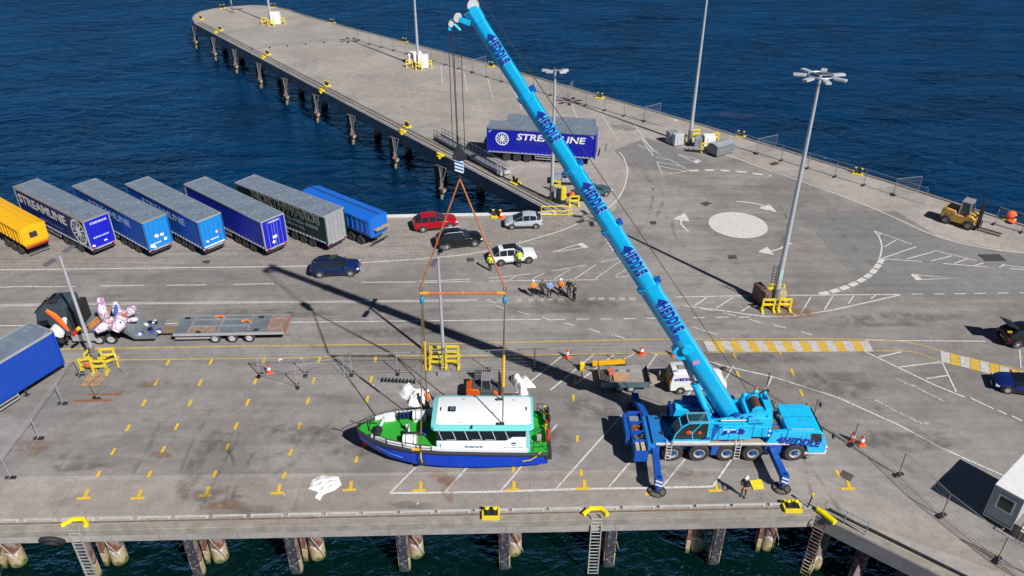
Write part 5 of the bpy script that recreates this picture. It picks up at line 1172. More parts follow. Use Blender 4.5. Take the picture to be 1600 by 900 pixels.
# ================================================================ MOBILE CRANE
CY = mat('crane_cyan', (.01, .50, .84), .32, coat=.5, var=.05, dirt=(.03, .30, .50), dirt_amt=.3, dirt_sc=2.2)
CBL = mat('crane_blue', (.008, .085, .42), .4, coat=.4, var=.12, dirt=(.02, .08, .25), dirt_amt=.2, dirt_sc=2)
CDB = mat('crane_deep_blue', (.006, .04, .22), .45, var=.25)
CDK = mat('crane_deck', (.36, .31, .25), .75, var=.2, sc=4); GRL = mat('grille_grey', (.17, .17, .18), .6, .3, var=.15)
CHR = mat('chrome_rod', (.35, .37, .4), .15, .9)
cr = thing('mobile_crane', 'tall five-axle light blue mobile crane with raised boom and HEDDLE lettering', 'crane', (15, 41.35, .012))
Y0, Y1 = 39.97, 42.73; YC_ = 41.35
M = MB(); M.bb(9.6, 20.9, Y0+.55, Y1-.55, .65, 1.45); bw(M, 'chassis', CDB, cr)
M = MB(); M.bb(9.65, 17.0, Y0+.02, Y1-.02, 1.5, 1.62); bw(M, 'deck_plate', CDK, cr)
M = MB(); M.bb(9.65, 18.6, Y0-.02, Y0+.06, 1.53, 1.67); M.bb(9.65, 18.6, Y1-.06, Y1+.02, 1.53, 1.67); bw(M, 'edge_strip', mat('strip_white', (.66, .64, .62), .5), cr)
M = MB(); M.bb(9.9, 17.3, Y0+.03, Y0+.5, 1.38, 1.5); M.bb(9.9, 17.3, Y1-.5, Y1-.03, 1.38, 1.5); bw(M, 'mudguard', mat('mudguard_grey', (.10, .095, .09), .8), cr)
M = MB(); M.bb(13.42, 13.95, Y0+.05, Y1-.05, .55, 1.4); M.bb(17.0, 18.15, Y0+.06, Y1-.06, .7, 1.5); M.bb(9.6, 9.95, Y0+.1, Y1-.1, .7, 1.5); bw(M, 'side_tank', CBL, cr, bevel=.03)
HUBB = mat('hub_blue', (.02, .10, .28), .4, .3)
for x in (10.83, 12.63, 14.5, 16.26, 19.1):
    for s in (-1, 1):
        y = YC_+s*1.16; wv = thing('wheel', None, None); wv.parent = cr; wv.location = (x-15, y-41.35, .72-.012+.012); r = .72; wd = .45
        M = MB(); prof = [(r*.5, -.5), (r*.9, -.5), (r, -.34), (r, .34), (r*.9, .5), (r*.5, .5)]
        M.loft([[V((p[0]*cos(a), p[1]*wd, p[0]*sin(a))) for p in prof] for a in [2*pi*k/28 for k in range(29)]], closed=True, caps=False); M.build('tyre', TYRE, wv, smooth=35)
        M = MB(); f = s*wd*.5
        M.loft([[V((q*cos(a), y_, q*sin(a))) for q, y_ in ((r*.53, f*1.03), (r*.47, f*1.06), (r*.43, f*.55), (.02, f*.5))] for a in [2*pi*k/20 for k in range(21)]], closed=False, caps=False); M.build('rim', mat('rim_pale', (.55, .55, .55), .4, .3), wv, smooth=30)
        M = MB(); M.cyl((0, f*.5, 0), (0, f*.85, 0), r*.36, 14, r*.3); M.cyl((0, f*.8, 0), (0, f*1.15, 0), r*.16, 10); M.build('hub', HUBB, wv)
# front cab
M = MB(); M.loft([[V((x, y, z)) for x, z in [(18.25, 1.6), (18.3, 2.74), (20.4, 2.78), (20.75, 2.45), (21.12, 1.5), (21.15, .8), (19.95, .78), (19.75, 1.45), (19.0, 1.6)]] for y in (Y0-.01, Y1+.01)]); fc = bw(M, 'driver_cab', CY, cr, bevel=.07)
M = MB(); M.poly([(20.55, Y0+.12, 2.66), (20.55, Y1-.12, 2.66), (21.06, Y1-.1, 1.62), (21.06, Y0+.1, 1.62)]); o = bw(M, 'windscreen', GLASS, cr); o.location = (.06, 0, .05)
M = MB()
for y in (Y0-.025, Y1+.025): M.poly([(19.95, y, 1.75), (20.75, y, 1.75), (20.55, y, 2.5), (19.9, y, 2.55)])
bw(M, 'side_window', GLASS, cr)
M = MB(); M.bb(19.3, 21.2, Y0+.02, Y1-.02, .62, .82); bw(M, 'front_bumper', mat('bumper_pale', (.6, .6, .58), .5), cr, bevel=.03)
M = MB(); M.bb(20.1, 20.5, Y0-.12, Y0+.1, .45, .52); bw(M, 'step', STEEL, cr)
for s in (0, 1): M = MB(); M.box((21.17, (Y0+.35, Y1-.35)[s], 1.0), (.08, .4, .22)); bw(M, 'headlight', MATS['headlamp'], cr)
M = MB()
for k in range(3): M.M(k % 2).box((21.14, Y0+.1, .95+k*.16), (.12, .2, .09), rx=.5)
bw(M, 'hazard_stripes', [WHT, RED], cr)
# bodywork between outrigger and cab
M = MB(); M.prism([(17.0, 1.6), (17.3, 2.58), (18.28, 2.7), (18.28, 1.6)], 'y', Y0, Y0+.3); M.prism([(17.0, 1.6), (17.3, 2.58), (18.28, 2.7), (18.28, 1.6)], 'y', Y1-.3, Y1); M.bb(18.2, 19.4, Y0+.01, Y1-.01, 1.6, 1.7); bw(M, 'side_panel', CY, cr, bevel=.03)
M = MB(); M.bb(16.9, 18.3, Y0+.3, Y1-.3, 1.5, 2.25); bw(M, 'engine_cover', CBL, cr)
M = MB()
for k in range(9): M.bb(17.02+k*.0, 18.25, Y0+1.25+k*.14, Y0+1.34+k*.14, 2.25, 2.29)
M.bb(17.35, 18.25, Y0+.42, Y0+1.1, 2.25, 2.30); bw(M, 'grille', GRL, cr)
M = MB()
for k in range(5): M.tube([(16.7+.07*k, Y0+.45+.1*k, 2.0), (16.9+.05*k, Y0+.6, 2.45), (17.2, Y0+.5+.08*k, 2.25)], .035, 5)
bw(M, 'hose', CDB, cr)
M = MB(); M.box((17.0, 42.4, 2.4), (.9, .5, .4)); bw(M, 'battery_box', BLK, cr, bevel=.03)
M = MB()
for k in range(9): M.box((17.9+random.uniform(-.25, .25), 42.15+random.uniform(-.35, .35), 2.5+.1*k), (.22, .18, .2), rz=random.random()*3, ry=random.random())
M.tube([(17.9, 42.2, 2.3), (17.85, 42.2, 3.3), (17.7, 42.2, 3.45)], .09, 8); bw(M, 'exhaust', mat('exhaust_brown', (.16, .12, .09), .7, .4, var=.5, sc=8), cr)
M = MB(); M.tube([(18.2, 41.9, 2.4), (18.3, 41.5, 2.6), (18.35, 41.1, 2.4)], .14, 8); bw(M, 'air_filter', STEEL, cr, smooth=60)
M = MB(); M.tube([(20.4, 42.6, 2.8), (20.4, 42.6, 2.98)], .09, 8); bw(M, 'beacon', mat('beacon_amber', (.5, .15, .02), .3), cr)
M = MB(); M.tube([(20.5, Y0+.3, 2.8), (20.8, Y0-.1, 2.85), (21.3, Y0-.15, 2.6)], .025, 5); M.box((21.3, Y0-.15, 2.45), (.1, .25, .35)); M.tube([(20.7, Y1-.1, 2.6), (21.4, Y1+.1, 2.7)], .025, 5); M.box((21.4, Y1+.1, 2.6), (.1, .25, .3)); bw(M, 'mirror', DARK, cr)
# ladders on the side
for x in (10.52, 15.15):
    M = MB()
    for s in (-.17, .17): M.bar((x+s, Y0-.14, .35), (x+s, Y0-.1, 1.75), .035, .05)
    for k in range(5): M.bar((x-.17, Y0-.13, .42+.26*k), (x+.17, Y0-.13, .42+.26*k), .04, .03)
    for s in (-.17, .17): M.tube([(x+s, Y0-.1, 1.7), (x+s, Y0+.05, 1.95), (x+s, Y0+.25, 1.65)], .02, 5)
    bw(M, 'access_ladder', mat('ladder_pale', (.62, .6, .56), .5), cr)
# outriggers
def outrig(x, ya, yb, xb):
    M = MB(); M.bar((x, ya, 1.12), (xb, yb, 1.05), .42, .5); bw(M, 'outrigger_beam', CBL, cr, bevel=.02)
    M = MB(); M.cyl((xb, yb, .25), (xb, yb, 1.35), .15, 12); M.box((xb, yb, 1.05), (.48, .4, .6)); o = bw(M, 'outrigger_jack', CBL, cr)
    M = MB(); s = 1 if yb < 41 else -1
    for k in range(4): M.M(k % 2).box((xb, yb-s*.215, .82+k*.15), (.5, .03, .09), ry=.45)
    bw(M, 'hazard_stripes', [WHT, CBL], cr)
    M = MB(); M.cyl((xb, yb, .0), (xb, yb, .09), .55, 24); bw(M, 'outrigger_pad', mat('pad_worn', (.12, .115, .11), .8, var=.4, sc=4), cr)
    M = MB(); M.tube([(xb+.56*cos(a), yb+.56*sin(a), .1) for a in [k*pi/12 for k in range(25)]], .03, 5, cap=False)
    for a in (.3, 1.9, 3.4, 5.2): M.bar((xb, yb, .14), (xb+.5*cos(a), yb+.5*sin(a), .12), .06, .06)
    M.cyl((xb, yb, .08), (xb, yb, .28), .22, 12); bw(M, 'pad_frame', BLK, cr)
outrig(9.62, 40.2, 37.2, 9.42); outrig(9.62, 42.5, 45.5, 9.0); outrig(17.45, 40.2, 37.45, 17.6); outrig(17.45, 42.5, 45.5, 17.3)
M = MB(); M.bb(9.45, 11.05, Y0+.05, Y1+.05, 1.42, 1.72); M.bb(9.1, 9.6, Y0-.1, Y1+.2, .85, 1.55); bw(M, 'rear_outrigger_box', mat('box_blue', (.015, .18, .50), .45, var=.12, dirt=(.05, .1, .2), dirt_amt=.2, dirt_sc=3), cr, bevel=.03)
M = MB(); M.cyl((10.2, 40.9, 1.72), (10.2, 40.9, 1.82), .14, 10); M.bar((10.0, 42.4, 1.78), (10.9, 42.4, 1.78), .12); bw(M, 'deck_fitting', DARK, cr)
M = MB(); M.tube([(10.3, 42.6, 1.9), (11.3, 42.6, 1.9)], .08, 8); bw(M, 'silver_pipe', STEEL, cr)
M = MB(); M.tube([(10.6, 42.2, 1.75), (10.9, 41.6, 1.8), (10.95, 41.0, 1.8), (10.6, 40.5, 1.75)], .035, 6); bw(M, 'hose', BLK, cr)
# tackle racks at the rear
M = MB(); x0, x1, y0, y1 = 8.15, 9.0, 39.3, 43.3
M.bb(x0, x1, y0, y1, .7, .78); M.bb(x0-.04, x0, y0, y1, .7, 1.6); M.bb(x1, x1+.04, y0, y1, .7, 1.6)
for y in (y0, y0+1.05, y0+2.0, y0+2.95, y1): M.bb(x0, x1, y-.04, y+.04, .7, 1.62)
M.bb(7.72, 8.0, 40.7, 43.0, .9, 1.75); M.bb(8.0, 8.12, 41, 42.8, 1.0, 1.2); bw(M, 'tackle_rack', CBL, cr)
cols = [STEEL, mat('shackle_orange', (.45, .16, .03), .5, .2, var=.5, sc=14), mat('chain_mixed', (.28, .25, .2), .5, .3, var=.6, sc=14), mat('pad_board', (.45, .42, .3), .6, var=.4, sc=5)]
for k, y in enumerate((42.75, 41.75, 40.8, 39.85)):
    M = MB()
    if k == 0: M.box((8.58, y, 1.15), (.7, .6, .5))
    elif k == 3:
        for i in range(4): M.box((8.4+.38*(i % 2), y-.15+.4*(i//2), 1.3), (.25, .35, .4))
    else:
        for i in range(26): M.box((8.58+random.uniform(-.3, .3), y+random.uniform(-.3, .3), 1.15+random.uniform(0, .3)), (.16, .08, .08), rz=random.random()*3, ry=random.random()*2)
    bw(M, 'lifting_tackle', cols[k], cr)
# slewing deck, operator's cab, turret
M = MB(); M.cyl((14.3, YC_, 1.6), (14.3, YC_, 1.95), 1.15, 28); bw(M, 'slew_ring', CDB, cr)
M = MB(); M.bb(12.6, 16.9, 40.35, 42.35, 1.95, 2.35); M.bb(13.0, 16.0, 40.55, 42.15, 2.35, 2.6); bw(M, 'turntable', CBL, cr)
CP = [(10.75, 1.95), (10.85, 2.45), (11.2, 3.05), (11.65, 3.42), (13.15, 3.46), (13.22, 1.95)]
M = MB(); n_ = len(CP)
for y in (39.98, 40.95):
    for i in range(n_): a, b = CP[i], CP[(i+1) % n_]; M.bar((a[0], y, a[1]), (b[0], y, b[1]), .08, .08, up=(0, 1, 0))
for a in CP: M.bar((a[0], 39.98, a[1]), (a[0], 40.95, a[1]), .08, .08)
M.bar((12.05, 39.98, 1.95), (11.95, 39.98, 2.6), .07); M.bar((11.95, 39.98, 2.6), (12.5, 39.98, 3.42), .07); M.bb(12.95, 13.2, 39.96, 40.97, 1.95, 3.48); M.bb(10.75, 13.2, 39.97, 40.97, 1.85, 2.0); bw(M, 'cab_frame', CY, cr)
M = MB(); M.prism([(p[0]*.985+.18, 2.0+(p[1]-1.95)*.97) for p in CP], 'y', 40.0, 40.93); gl = bw(M, 'cab_glazing', mat('cab_glass', (.008, .022, .024), .08, spec=.8), cr)
M = MB(); M.poly([(11.75, 40.1, 3.475), (12.9, 40.1, 3.5), (12.9, 40.85, 3.5), (11.75, 40.85, 3.475)]); bw(M, 'roof_window', mat('roof_glass', (.02, .06, .07), .1, spec=.8), cr)
M = MB(); M.bb(11.6, 13.15, 40.0, 40.04, 3.52, 3.56); M.bb(11.6, 13.15, 40.9, 40.94, 3.52, 3.56); M.bar((11.6, 40.0, 3.54), (11.6, 40.92, 3.54), .04); bw(M, 'cab_roof_rail', STEEL, cr)
M = MB(); M.bb(10.75, 13.2, 39.85, 40.0, 1.72, 1.86); bw(M, 'cab_step', mat('step_pale', (.6, .58, .58), .5), cr)
M = MB(); M.ell((11.75, 39.97, 2.62), (.22, .03, .16), 10, 6); M.ell((12.45, 39.97, 2.6), (.12, .03, .13), 10, 6); bw(M, 'seat_cover', mat('seat_orange', (.6, .08, .02), .6), cr)
M = MB(); M.prism([(13.3, 1.95), (13.3, 2.55), (13.7, 3.1), (15.95, 3.2), (15.95, 1.98)], 'y', 39.98, 40.4); bw(M, 'side_locker', CY, cr, bevel=.03)
M = MB(); M.bb(16.0, 17.15, 40.0, 40.5, 2.2, 3.05); M.bb(16.35, 16.37, 39.985, 40.0, 2.3, 3.0); M.bb(16.75, 16.77, 39.985, 40.0, 2.3, 3.0); bw(M, 'rear_locker', CY, cr, bevel=.03)
M = MB()
for k in range(3): M.M(k % 2).box((17.08, 39.99, 2.35+k*.2), (.16, .03, .1), ry=.5)
bw(M, 'hazard_stripes', [WHT, CBL], cr)
M = MB(); M.prism([(13.35, 1.97), (13.62, 2.8), (13.9, 3.14), (13.6, 3.14), (13.28, 2.6)], 'y', 39.95, 39.99); bw(M, 'locker_recess', CBL, cr)
# turret side plates
for y in (40.5, 42.1):
    M = MB(); M.prism([(13.3, 2.3), (13.2, 3.25), (14.6, 3.5), (15.9, 3.9), (17.0, 4.1), (17.25, 3.6), (17.2, 2.3)], 'y', y-.09, y+.09); bw(M, 'turret_plate', CY, cr, bevel=.03)
M = MB(); M.bb(13.2, 16.6, 40.12, 40.38, 3.2, 3.28); M.bb(15.6, 17.2, 40.12, 40.4, 3.1, 3.6); bw(M, 'walkway', CY, cr)
M = MB(); M.cyl((13.8, 40.25, 3.42), (15.4, 40.25, 3.44), .07, 10); M.cyl((15.4, 40.25, 3.44), (16.5, 40.25, 3.46), .045, 8); M.cyl((14.0, 40.42, 3.36), (16.4, 40.42, 3.36), .04, 8); bw(M, 'silver_ram', STEEL, cr, smooth=50)
M = MB()
for k in range(16): M.box((random.uniform(14.8, 17.0), random.uniform(40.3, 40.7), random.uniform(3.4, 3.7)), (random.uniform(.1, .25), .12, .12), rz=random.random()*3)
bw(M, 'valve_block', [CBL], cr)
M = MB(); M.cyl((16.3, 40.7, 3.85), (16.3, 41.9, 3.85), .33, 20); bw(M, 'winch_drum', mat('rope_drum', (.14, .08, .05), .6, .4, var=.3, sc=6), cr, smooth=40)
M = MB()
for y in (40.68, 41.92): M.cyl((16.3, y-.03, 3.85), (16.3, y+.03, 3.85), .42, 20)
bw(M, 'winch_flange', CY, cr)
M = MB(); M.bb(16.75, 17.25, 40.55, 42.1, 3.0, 4.15); M.bb(15.6, 17.2, 42.15, 42.4, 3.6, 4.0); M.bb(15.5, 15.7, 40.6, 42.0, 3.4, 3.9); bw(M, 'rear_crosshead', CY, cr, bevel=.03)
M = MB(); M.ell((15.7, 42.0, 4.15), (.17, .17, .2), 10, 7); M.ell((16.5, 42.25, 4.2), (.2, .18, .22), 10, 7); M.ell((17.05, 42.0, 4.3), (.14, .14, .18), 10, 7); bw(M, 'pulley_housing', CY, cr, smooth=60)
M = MB(); M.ell((16.5, 42.3, 4.5), (.12, .12, .12), 8, 6); bw(M, 'beacon', MATS['beacon_amber'], cr)
M = MB(); M.bb(16.9, 17.15, 40.7, 41.9, 3.3, 3.35); M.box((17.0, 41.7, 4.17), (.3, .4, .04)); bw(M, 'dark_hatch', CDB, cr)
M = MB(); M.bb(11.8, 15.4, 42.35, 43.25, 2.0, 3.15); bw(M, 'counterweight', CBL, cr, bevel=.04)
M = MB(); M.prism([(11.0, 2.1), (11.2, 2.9), (12.9, 2.75), (13.0, 2.1)], 'y', 42.0, 43.0); M.bb(11.2, 12.3, 42.3, 42.9, 2.85, 3.05); bw(M, 'ballast_step', CY, cr, bevel=.03)
M = MB()
for k in range(6): M.bb(10.8, 11.0, 41.9+k*.18, 42.0+k*.18, 1.8, 2.9)
bw(M, 'cooling_grille', CDB, cr)
# side lettering on cab body
def badge(s, size, name, origin, parent, r=(1, 0, 0), u=(0, 0, 1), halo=.06, base=V((15, 41.35, .012)), xs=1., shear=0., off=.055, w=2.):
    F_ = frame(V(origin)-base, r, u); nn = V(r).normalized().cross(V(u)).normalized()
    F1 = frame(V(origin)-base+nn*.006, r, u); F2 = frame(V(origin)-base, r, u)
    F2 = F2 @ Matrix.Translation((size*.22, 0, 0)); F1 = F1 @ Matrix.Translation((size*.22, 0, 0)); w_ = w-size*.45
    text(s, size, name+'_halo', mat('halo_pale', (.50, .68, .90), .5), parent, F2, offset=halo, shear=shear, spacing=1.1, fitw=w_+halo*1.2)
    text(s, size, name, LB, parent, F1, offset=off*size*.95, shear=shear, spacing=1.1, fitw=w_)
    A = MB(); L_ = w_/2
    pts = [(-L_-size*.45, 0), (-L_-size*.02, size*.40), (-L_+size*.05, size*.14), (-L_+size*.05, -size*.14), (-L_-size*.02, -size*.36)]
    A.add([F1 @ V((p[0], p[1], .004)) for p in pts] + [F1 @ V((p[0], p[1], -.004)) for p in pts], [(0, 1, 2, 3, 4), (9, 8, 7, 6, 5)]); A.build('arrow_mark', LB, parent)
badge('HEDDLE', .78, 'lettering', (19.15, Y0-.035, 1.80), cr, r=(1, 0, -.13), u=(0, 0, 1), shear=.1, halo=.035, w=3.0)
M = MB()
for pts in ([(13.9, 2.35), (14.3, 2.5), (14.25, 2.85), (14.0, 2.7)], [(14.35, 2.55), (14.9, 2.55), (14.9, 2.8), (14.45, 2.75)], [(14.95, 2.5), (15.3, 2.45), (15.45, 2.7), (15.25, 2.95), (15.0, 2.9)], [(12.6, 2.0), (13.2, 2.25), (13.2, 2.02)]): M.prism(pts, 'y', 39.955, 39.99)
bw(M, 'faded_lettering', LB, cr)
M = MB(); M.box((14.6, 39.97, 2.68), (.9, .02, .1)); M.box((14.4, 39.97, 2.86), (.8, .02, .06)); bw(M, 'white_decal', WHT, cr)
M = MB()
for x in (13.7, 14.4, 15.1): M.bb(x-.012, x+.012, 39.965, 39.985, 2.0, 3.1)
for x in (16.6, 17.0, 17.6): M.bb(x-.012, x+.012, 39.985, 40.0, 2.25, 3.0)
for x in (17.9, 18.27, 19.6, 19.85): M.bb(x-.01, x+.01, Y0-.02, Y0-.005, 1.65, 2.55)
M.bb(18.3, 20.4, 41.34, 41.36, 2.78, 2.79); bw(M, 'panel_seam', CDB, cr)
M = MB()
for k in range(7): M.tube([(13.4+.45*k, 40.42, 3.15), (13.5+.45*k, 40.3, 3.38), (13.75+.45*k, 40.35, 3.25)], .025, 5)
M.tube([(13.0, 41.0, 2.7), (13.3, 41.0, 3.6), (14.2, 41.05, 4.3), (14.4, 41.1, 3.6)], .035, 6); M.tube([(13.0, 41.8, 2.7), (13.2, 41.8, 3.8), (14.0, 41.7, 4.4)], .035, 6); bw(M, 'hydraulic_hose', BLK, cr)
M = MB()
for k in range(6): M.tube([(18.6+.25*k, Y0+.05, 2.78), (18.6+.25*k, Y0+.05, 2.86)], .02, 5)
M.tube([(18.5, Y0+.05, 2.86), (20.0, Y0+.05, 2.86)], .018, 5); bw(M, 'roof_handrail', STEEL, cr)
# ---- boom
Pb = V((15.12, 41.4, 2.45)); Pt = GY(739, 20, 41.4); D = (Pt-Pb).normalized(); LBm = (Pt-Pb).length; N_ = V((D.z, 0, -D.x))
if N_.z < 0: N_ = -N_
Yv = V((0, 1, 0))
def at(s, y=0, n=0): return Pb + D*s + Yv*y + N_*n
def s_of(px, py): return (GY(px, py, 41.4)-Pb).dot(D)
c1, c2, c3, c4 = s_of(1017, 443), s_of(963, 350), s_of(911, 252), s_of(823, 146)
def sect(s, w, h):
    w2 = w/2; return [at(s, y, n) for y, n in ((-w2*.86, h*.5), (w2*.86, h*.5), (w2, h*.42), (w2, -h*.06), (w2*.93, -h*.16), (w2*.55, -h*.42), (w2*.2, -h*.56), (-w2*.2, -h*.56), (-w2*.55, -h*.42), (-w2*.93, -h*.16), (-w2, -h*.06), (-w2, h*.42))]
SEC = [(0., c1, 1.0, 1.18), (c1-.2, c2, .86, 1.02), (c2-.2, c3, .76, .90), (c3-.2, c4, .67, .80), (c4-.2, LBm, .56, .68)]
boom = thing('boom', None, None); boom.parent = cr
UND = mat('boom_cyan', (.01, .46, .82), .3, coat=.5, var=.04)
for i, (s0, s1, w_, h) in enumerate(SEC):
    M = MB(); M.loft([sect(s0, w_, h), sect(s1, w_, h)]); bw(M, 'boom_section', UND, boom, smooth=34)
for (s, w_, h) in ((c1, 1.0, 1.18), (c2, .86, 1.02), (c3, .76, .9), (c4, .67, .8)):
    M = MB(); M.loft([sect(s-.28, w_+.10, h+.1), sect(s+.02, w_+.16, h+.16)])
    bw(M, 'boom_collar', UND, boom)
    M = MB(); M.bar(at(s-.1, -.1, h*.62), at(s+.25, -.1, h*.66), .22, .25); bw(M, 'rope_guide', CBL, boom)
M = MB(); M.loft([sect(LBm-.5, .66, .78), sect(LBm+.15, .7, .82)]); bw(M, 'boom_head', UND, boom)
hd = at(LBm+.1, 0, 0)
M = MB(); M.bar(at(LBm-.1, -.3, .1), at(LBm+.30, -.3, .2), .06, .4, up=N_); M.bar(at(LBm-.1, .3, .1), at(LBm+.30, .3, .2), .06, .4, up=N_)
M.bar(at(LBm-.3, -.3, -.35), V((-2.6, 41.15, hd.z-.35)), .05, .26); M.bar(at(LBm-.3, .3, -.35), V((-2.6, 41.65, hd.z-.35)), .05, .26); bw(M, 'head_cheek', UND, boom)
for q, r in ((at(LBm+.30, 0, .22), .29), (V((-2.72, 41.4, hd.z-.32)), .2), (V((-3.05, 41.4, hd.z-.6)), .14)):
    M = MB()
    for y in (-.15, .15): M.cyl(q+Yv*(y-.05), q+Yv*(y+.05), r, 18)
    bw(M, 'sheave', mat('sheave_white', (.62, .6, .58), .4), boom, smooth=40)
M = MB(); M.box((-3.1, 41.4, hd.z-.72), (.16, .36, .4), ry=.3); M.tube([(-2.9, 41.2, hd.z-.6), (-2.6, 41.2, hd.z-.9)], .08, 6); bw(M, 'head_fitting', UND, boom)
M = MB(); M.bar(at(c1-3.9, -.56, -.1), at(c1-4.3, -.56, -.2), .12, .25); M.bar(at(c1-3.5, -.56, .1), at(c1-3.7, -.56, .0), .1); bw(M, 'boom_bracket', CBL, boom)
sm = s_of(1068, 541)
M = MB(); M.prism([(0, 0)]*0 or [(at(sm+.7).x, at(sm+.7, 0, -.35).z), (at(sm-.9).x+.35, at(sm-.9, 0, -.2).z), (at(sm-.6, 0, -.95).x, at(sm-.6, 0, -.95).z), (at(sm+.2, 0, -.95).x, at(sm+.2, 0, -.95).z)], 'y', 41.1, 41.7); M.cyl(at(sm, -.62, -.05), at(sm, .62, -.05), .34, 18); bw(M, 'cylinder_lug', UND, boom, bevel=.03)
M = MB(); M.box(tuple(at(sm-1.2, -.51, .0)), (.45, .02, .3), ry=-.5); bw(M, 'warning_sticker', mat('sticker_pink', (.5, .25, .45), .5), boom)
for (px, py, sz, wd_) in ((779, 72, .58, 1.75), (860, 190, .68, 1.95), (931, 300, .76, 2.15), (994, 398, .84, 2.3), (1050, 482, .92, 2.8)):
    s = s_of(px, py); w_ = [q for q in SEC if q[0] <= s][-1][2]
    badge('HEDDLE', sz, 'lettering', at(s, -w_/2-.012, .20*sz), boom, r=-D, u=N_, halo=.055*sz, w=wd_)
# luffing cylinder
pa = GY(1107, 648, 41.4); pb_ = GY(1064, 552, 41.4); q = pa+(pb_-pa)*.50
M = MB(); M.tube([pa, q], .24, 16); bw(M, 'luffing_cylinder', CY, cr, smooth=50)
M = MB(); M.tube([q, pb_], .14, 14); bw(M, 'cylinder_rod', CHR, cr, smooth=50)
M = MB(); M.tube([q, q+(pb_-pa)*.02], .28, 16); bw(M, 'gland', CY, cr)
M = MB(); M.tube([pa+V((.25, -.1, .3)), q+V((.3, -.1, -.3))], .06, 6); bw(M, 'cylinder_pipe', CY, cr)
# winch rope and hoist falls, hook block
RPM = mat('wire_rope', (.05, .04, .035), .6, .3)
M = MB(); M.tube([V((16.2, 41.35, 4.15)), at(LBm+.5, -.05, .70)], .022, 5); bw(M, 'winch_rope', RPM, cr)
HKY = 41.3; zt = hd.z-.5
M = MB()
for x0_, x1_ in ((-3.22, -3.24), (-3.05, -2.98), (-2.98, -2.94), (-2.6, -2.58)): M.tube([(x0_, HKY, zt), (x1_, HKY, 22.0)], .02, 5)
bw(M, 'hoist_rope', RPM, cr)
hb = thing('hook_block', None, None); hb.parent = cr
M = MB(); M.prism([(-3.3, 21.55), (-3.15, 22.05), (-2.93, 22.3), (-2.72, 22.05), (-2.5, 21.5), (-2.9, 21.4)], 'y', HKY-.16, HKY+.16); M.tube([(-2.93, HKY, 22.5), (-2.95, HKY, 22.85)], .05, 6); bw(M, 'hook_weight', DARK, hb)
M = MB(); nS = 7
for k in range(nS): M.M(k % 2).box((-2.93, HKY, 21.42-k*.1), (.5, .3, .1), ry=.35)
o = bw(M, 'striped_block', [WHT, mat('block_blue', (.02, .16, .4), .4)], hb)
M = MB(); M.tube([(-2.93, HKY, 20.75), (-2.93, HKY, 20.5), (-2.82, HKY, 20.35), (-2.93, HKY, 20.22), (-3.05, HKY, 20.35)], .06, 8); bw(M, 'hook', DARK, hb)
# ---- lifting spreader (hangs from the hook)
sp = thing('spreader_beam', 'orange spreader beam with sling legs hanging from the crane hook', 'lifting beam', (-2.95, HKY, 12.6))
xa, xb, zb_ = GY(657, 458, HKY).x, GY(790, 458, HKY).x, GY(720, 458, HKY).z
SL = mat('sling_orange', (.48, .15, .05), .6, var=.25, sc=4); SLB = mat('sling_brown', (.16, .11, .06), .8, var=.4, sc=4); SHD = mat('shackle_teal', (.03, .25, .38), .5)
M = MB(); M.tube([(xa, HKY, zb_), (xb, HKY, zb_)], .085, 10); bw(M, 'beam', SL, sp, smooth=50)
for x in (xa+.22, (xa+xb)/2, xb-.3): M = MB(); M.tube([(x-.25 if x != (xa+xb)/2 else x-.04, HKY, zb_), (x+.28 if x != (xa+xb)/2 else x+.04, HKY, zb_)], .12, 10); bw(M, 'beam_sleeve', mat('sleeve_amber', (.65, .28, .03), .5), sp)
for x in (xa+.05, xb-.05):
    for dy in (-.05, .05): M = MB(); M.tube([(-2.93, HKY, 20.3), (x, HKY+dy, zb_+.45)], .05, 6); bw(M, 'upper_sling', SL, sp)
    M = MB(); M.tube([(x+.09*cos(a), HKY, zb_+.28+.16*sin(a)) for a in [k*pi/5 for k in range(11)]], .025, 5, cap=False); M.box((x, HKY, zb_-.1), (.06, .12, .3)); bw(M, 'shackle', DARK, sp)
    M = MB(); M.ell((x, HKY, zb_-.52), (.15, .15, .3), 10, 7); bw(M, 'round_eye', SHD, sp, smooth=60)
# boat slings
XF, XR = -6.0, -.62
def sling(pts, label, sleeve=None):
    c = V(pts[0]); M = MB(); M.tube([V(p)-c for p in pts], .045, 6); o = M.build('lifting_sling', SLB, loc=tuple(c)); tag(o, label, 'sling', 'lifting slings of the boat')
    if sleeve:
        a, b = V(pts[0]), V(pts[1]); M = MB(); M.tube([a+(b-a)*sleeve[0]-c, a+(b-a)*sleeve[1]-c], .09, 7); M.build('yellow_sleeve', mat('sleeve_yellow', (.75, .42, .01), .6), o)
    return o
sling([(xa+.05, HKY-.05, zb_-.7), (XF, 38.80, 1.75)], 'front sling down to the near side of the boat')
sling([(xa+.08, HKY+.1, zb_-.7), (XF+.05, 43.05, 1.75)], 'front sling down to the far side of the boat with a yellow sleeve', (.33, .58))
sling([(xb-.05, HKY-.05, zb_-.7), (XR, 39.5, 3.85)], 'rear sling down to the near roof eye of the boat cabin', (.42, .68))
sling([(xb-.05, HKY+.05, zb_-.7), (XR-.1, 41.95, 3.85)], 'rear sling down to the far roof eye of the boat cabin')

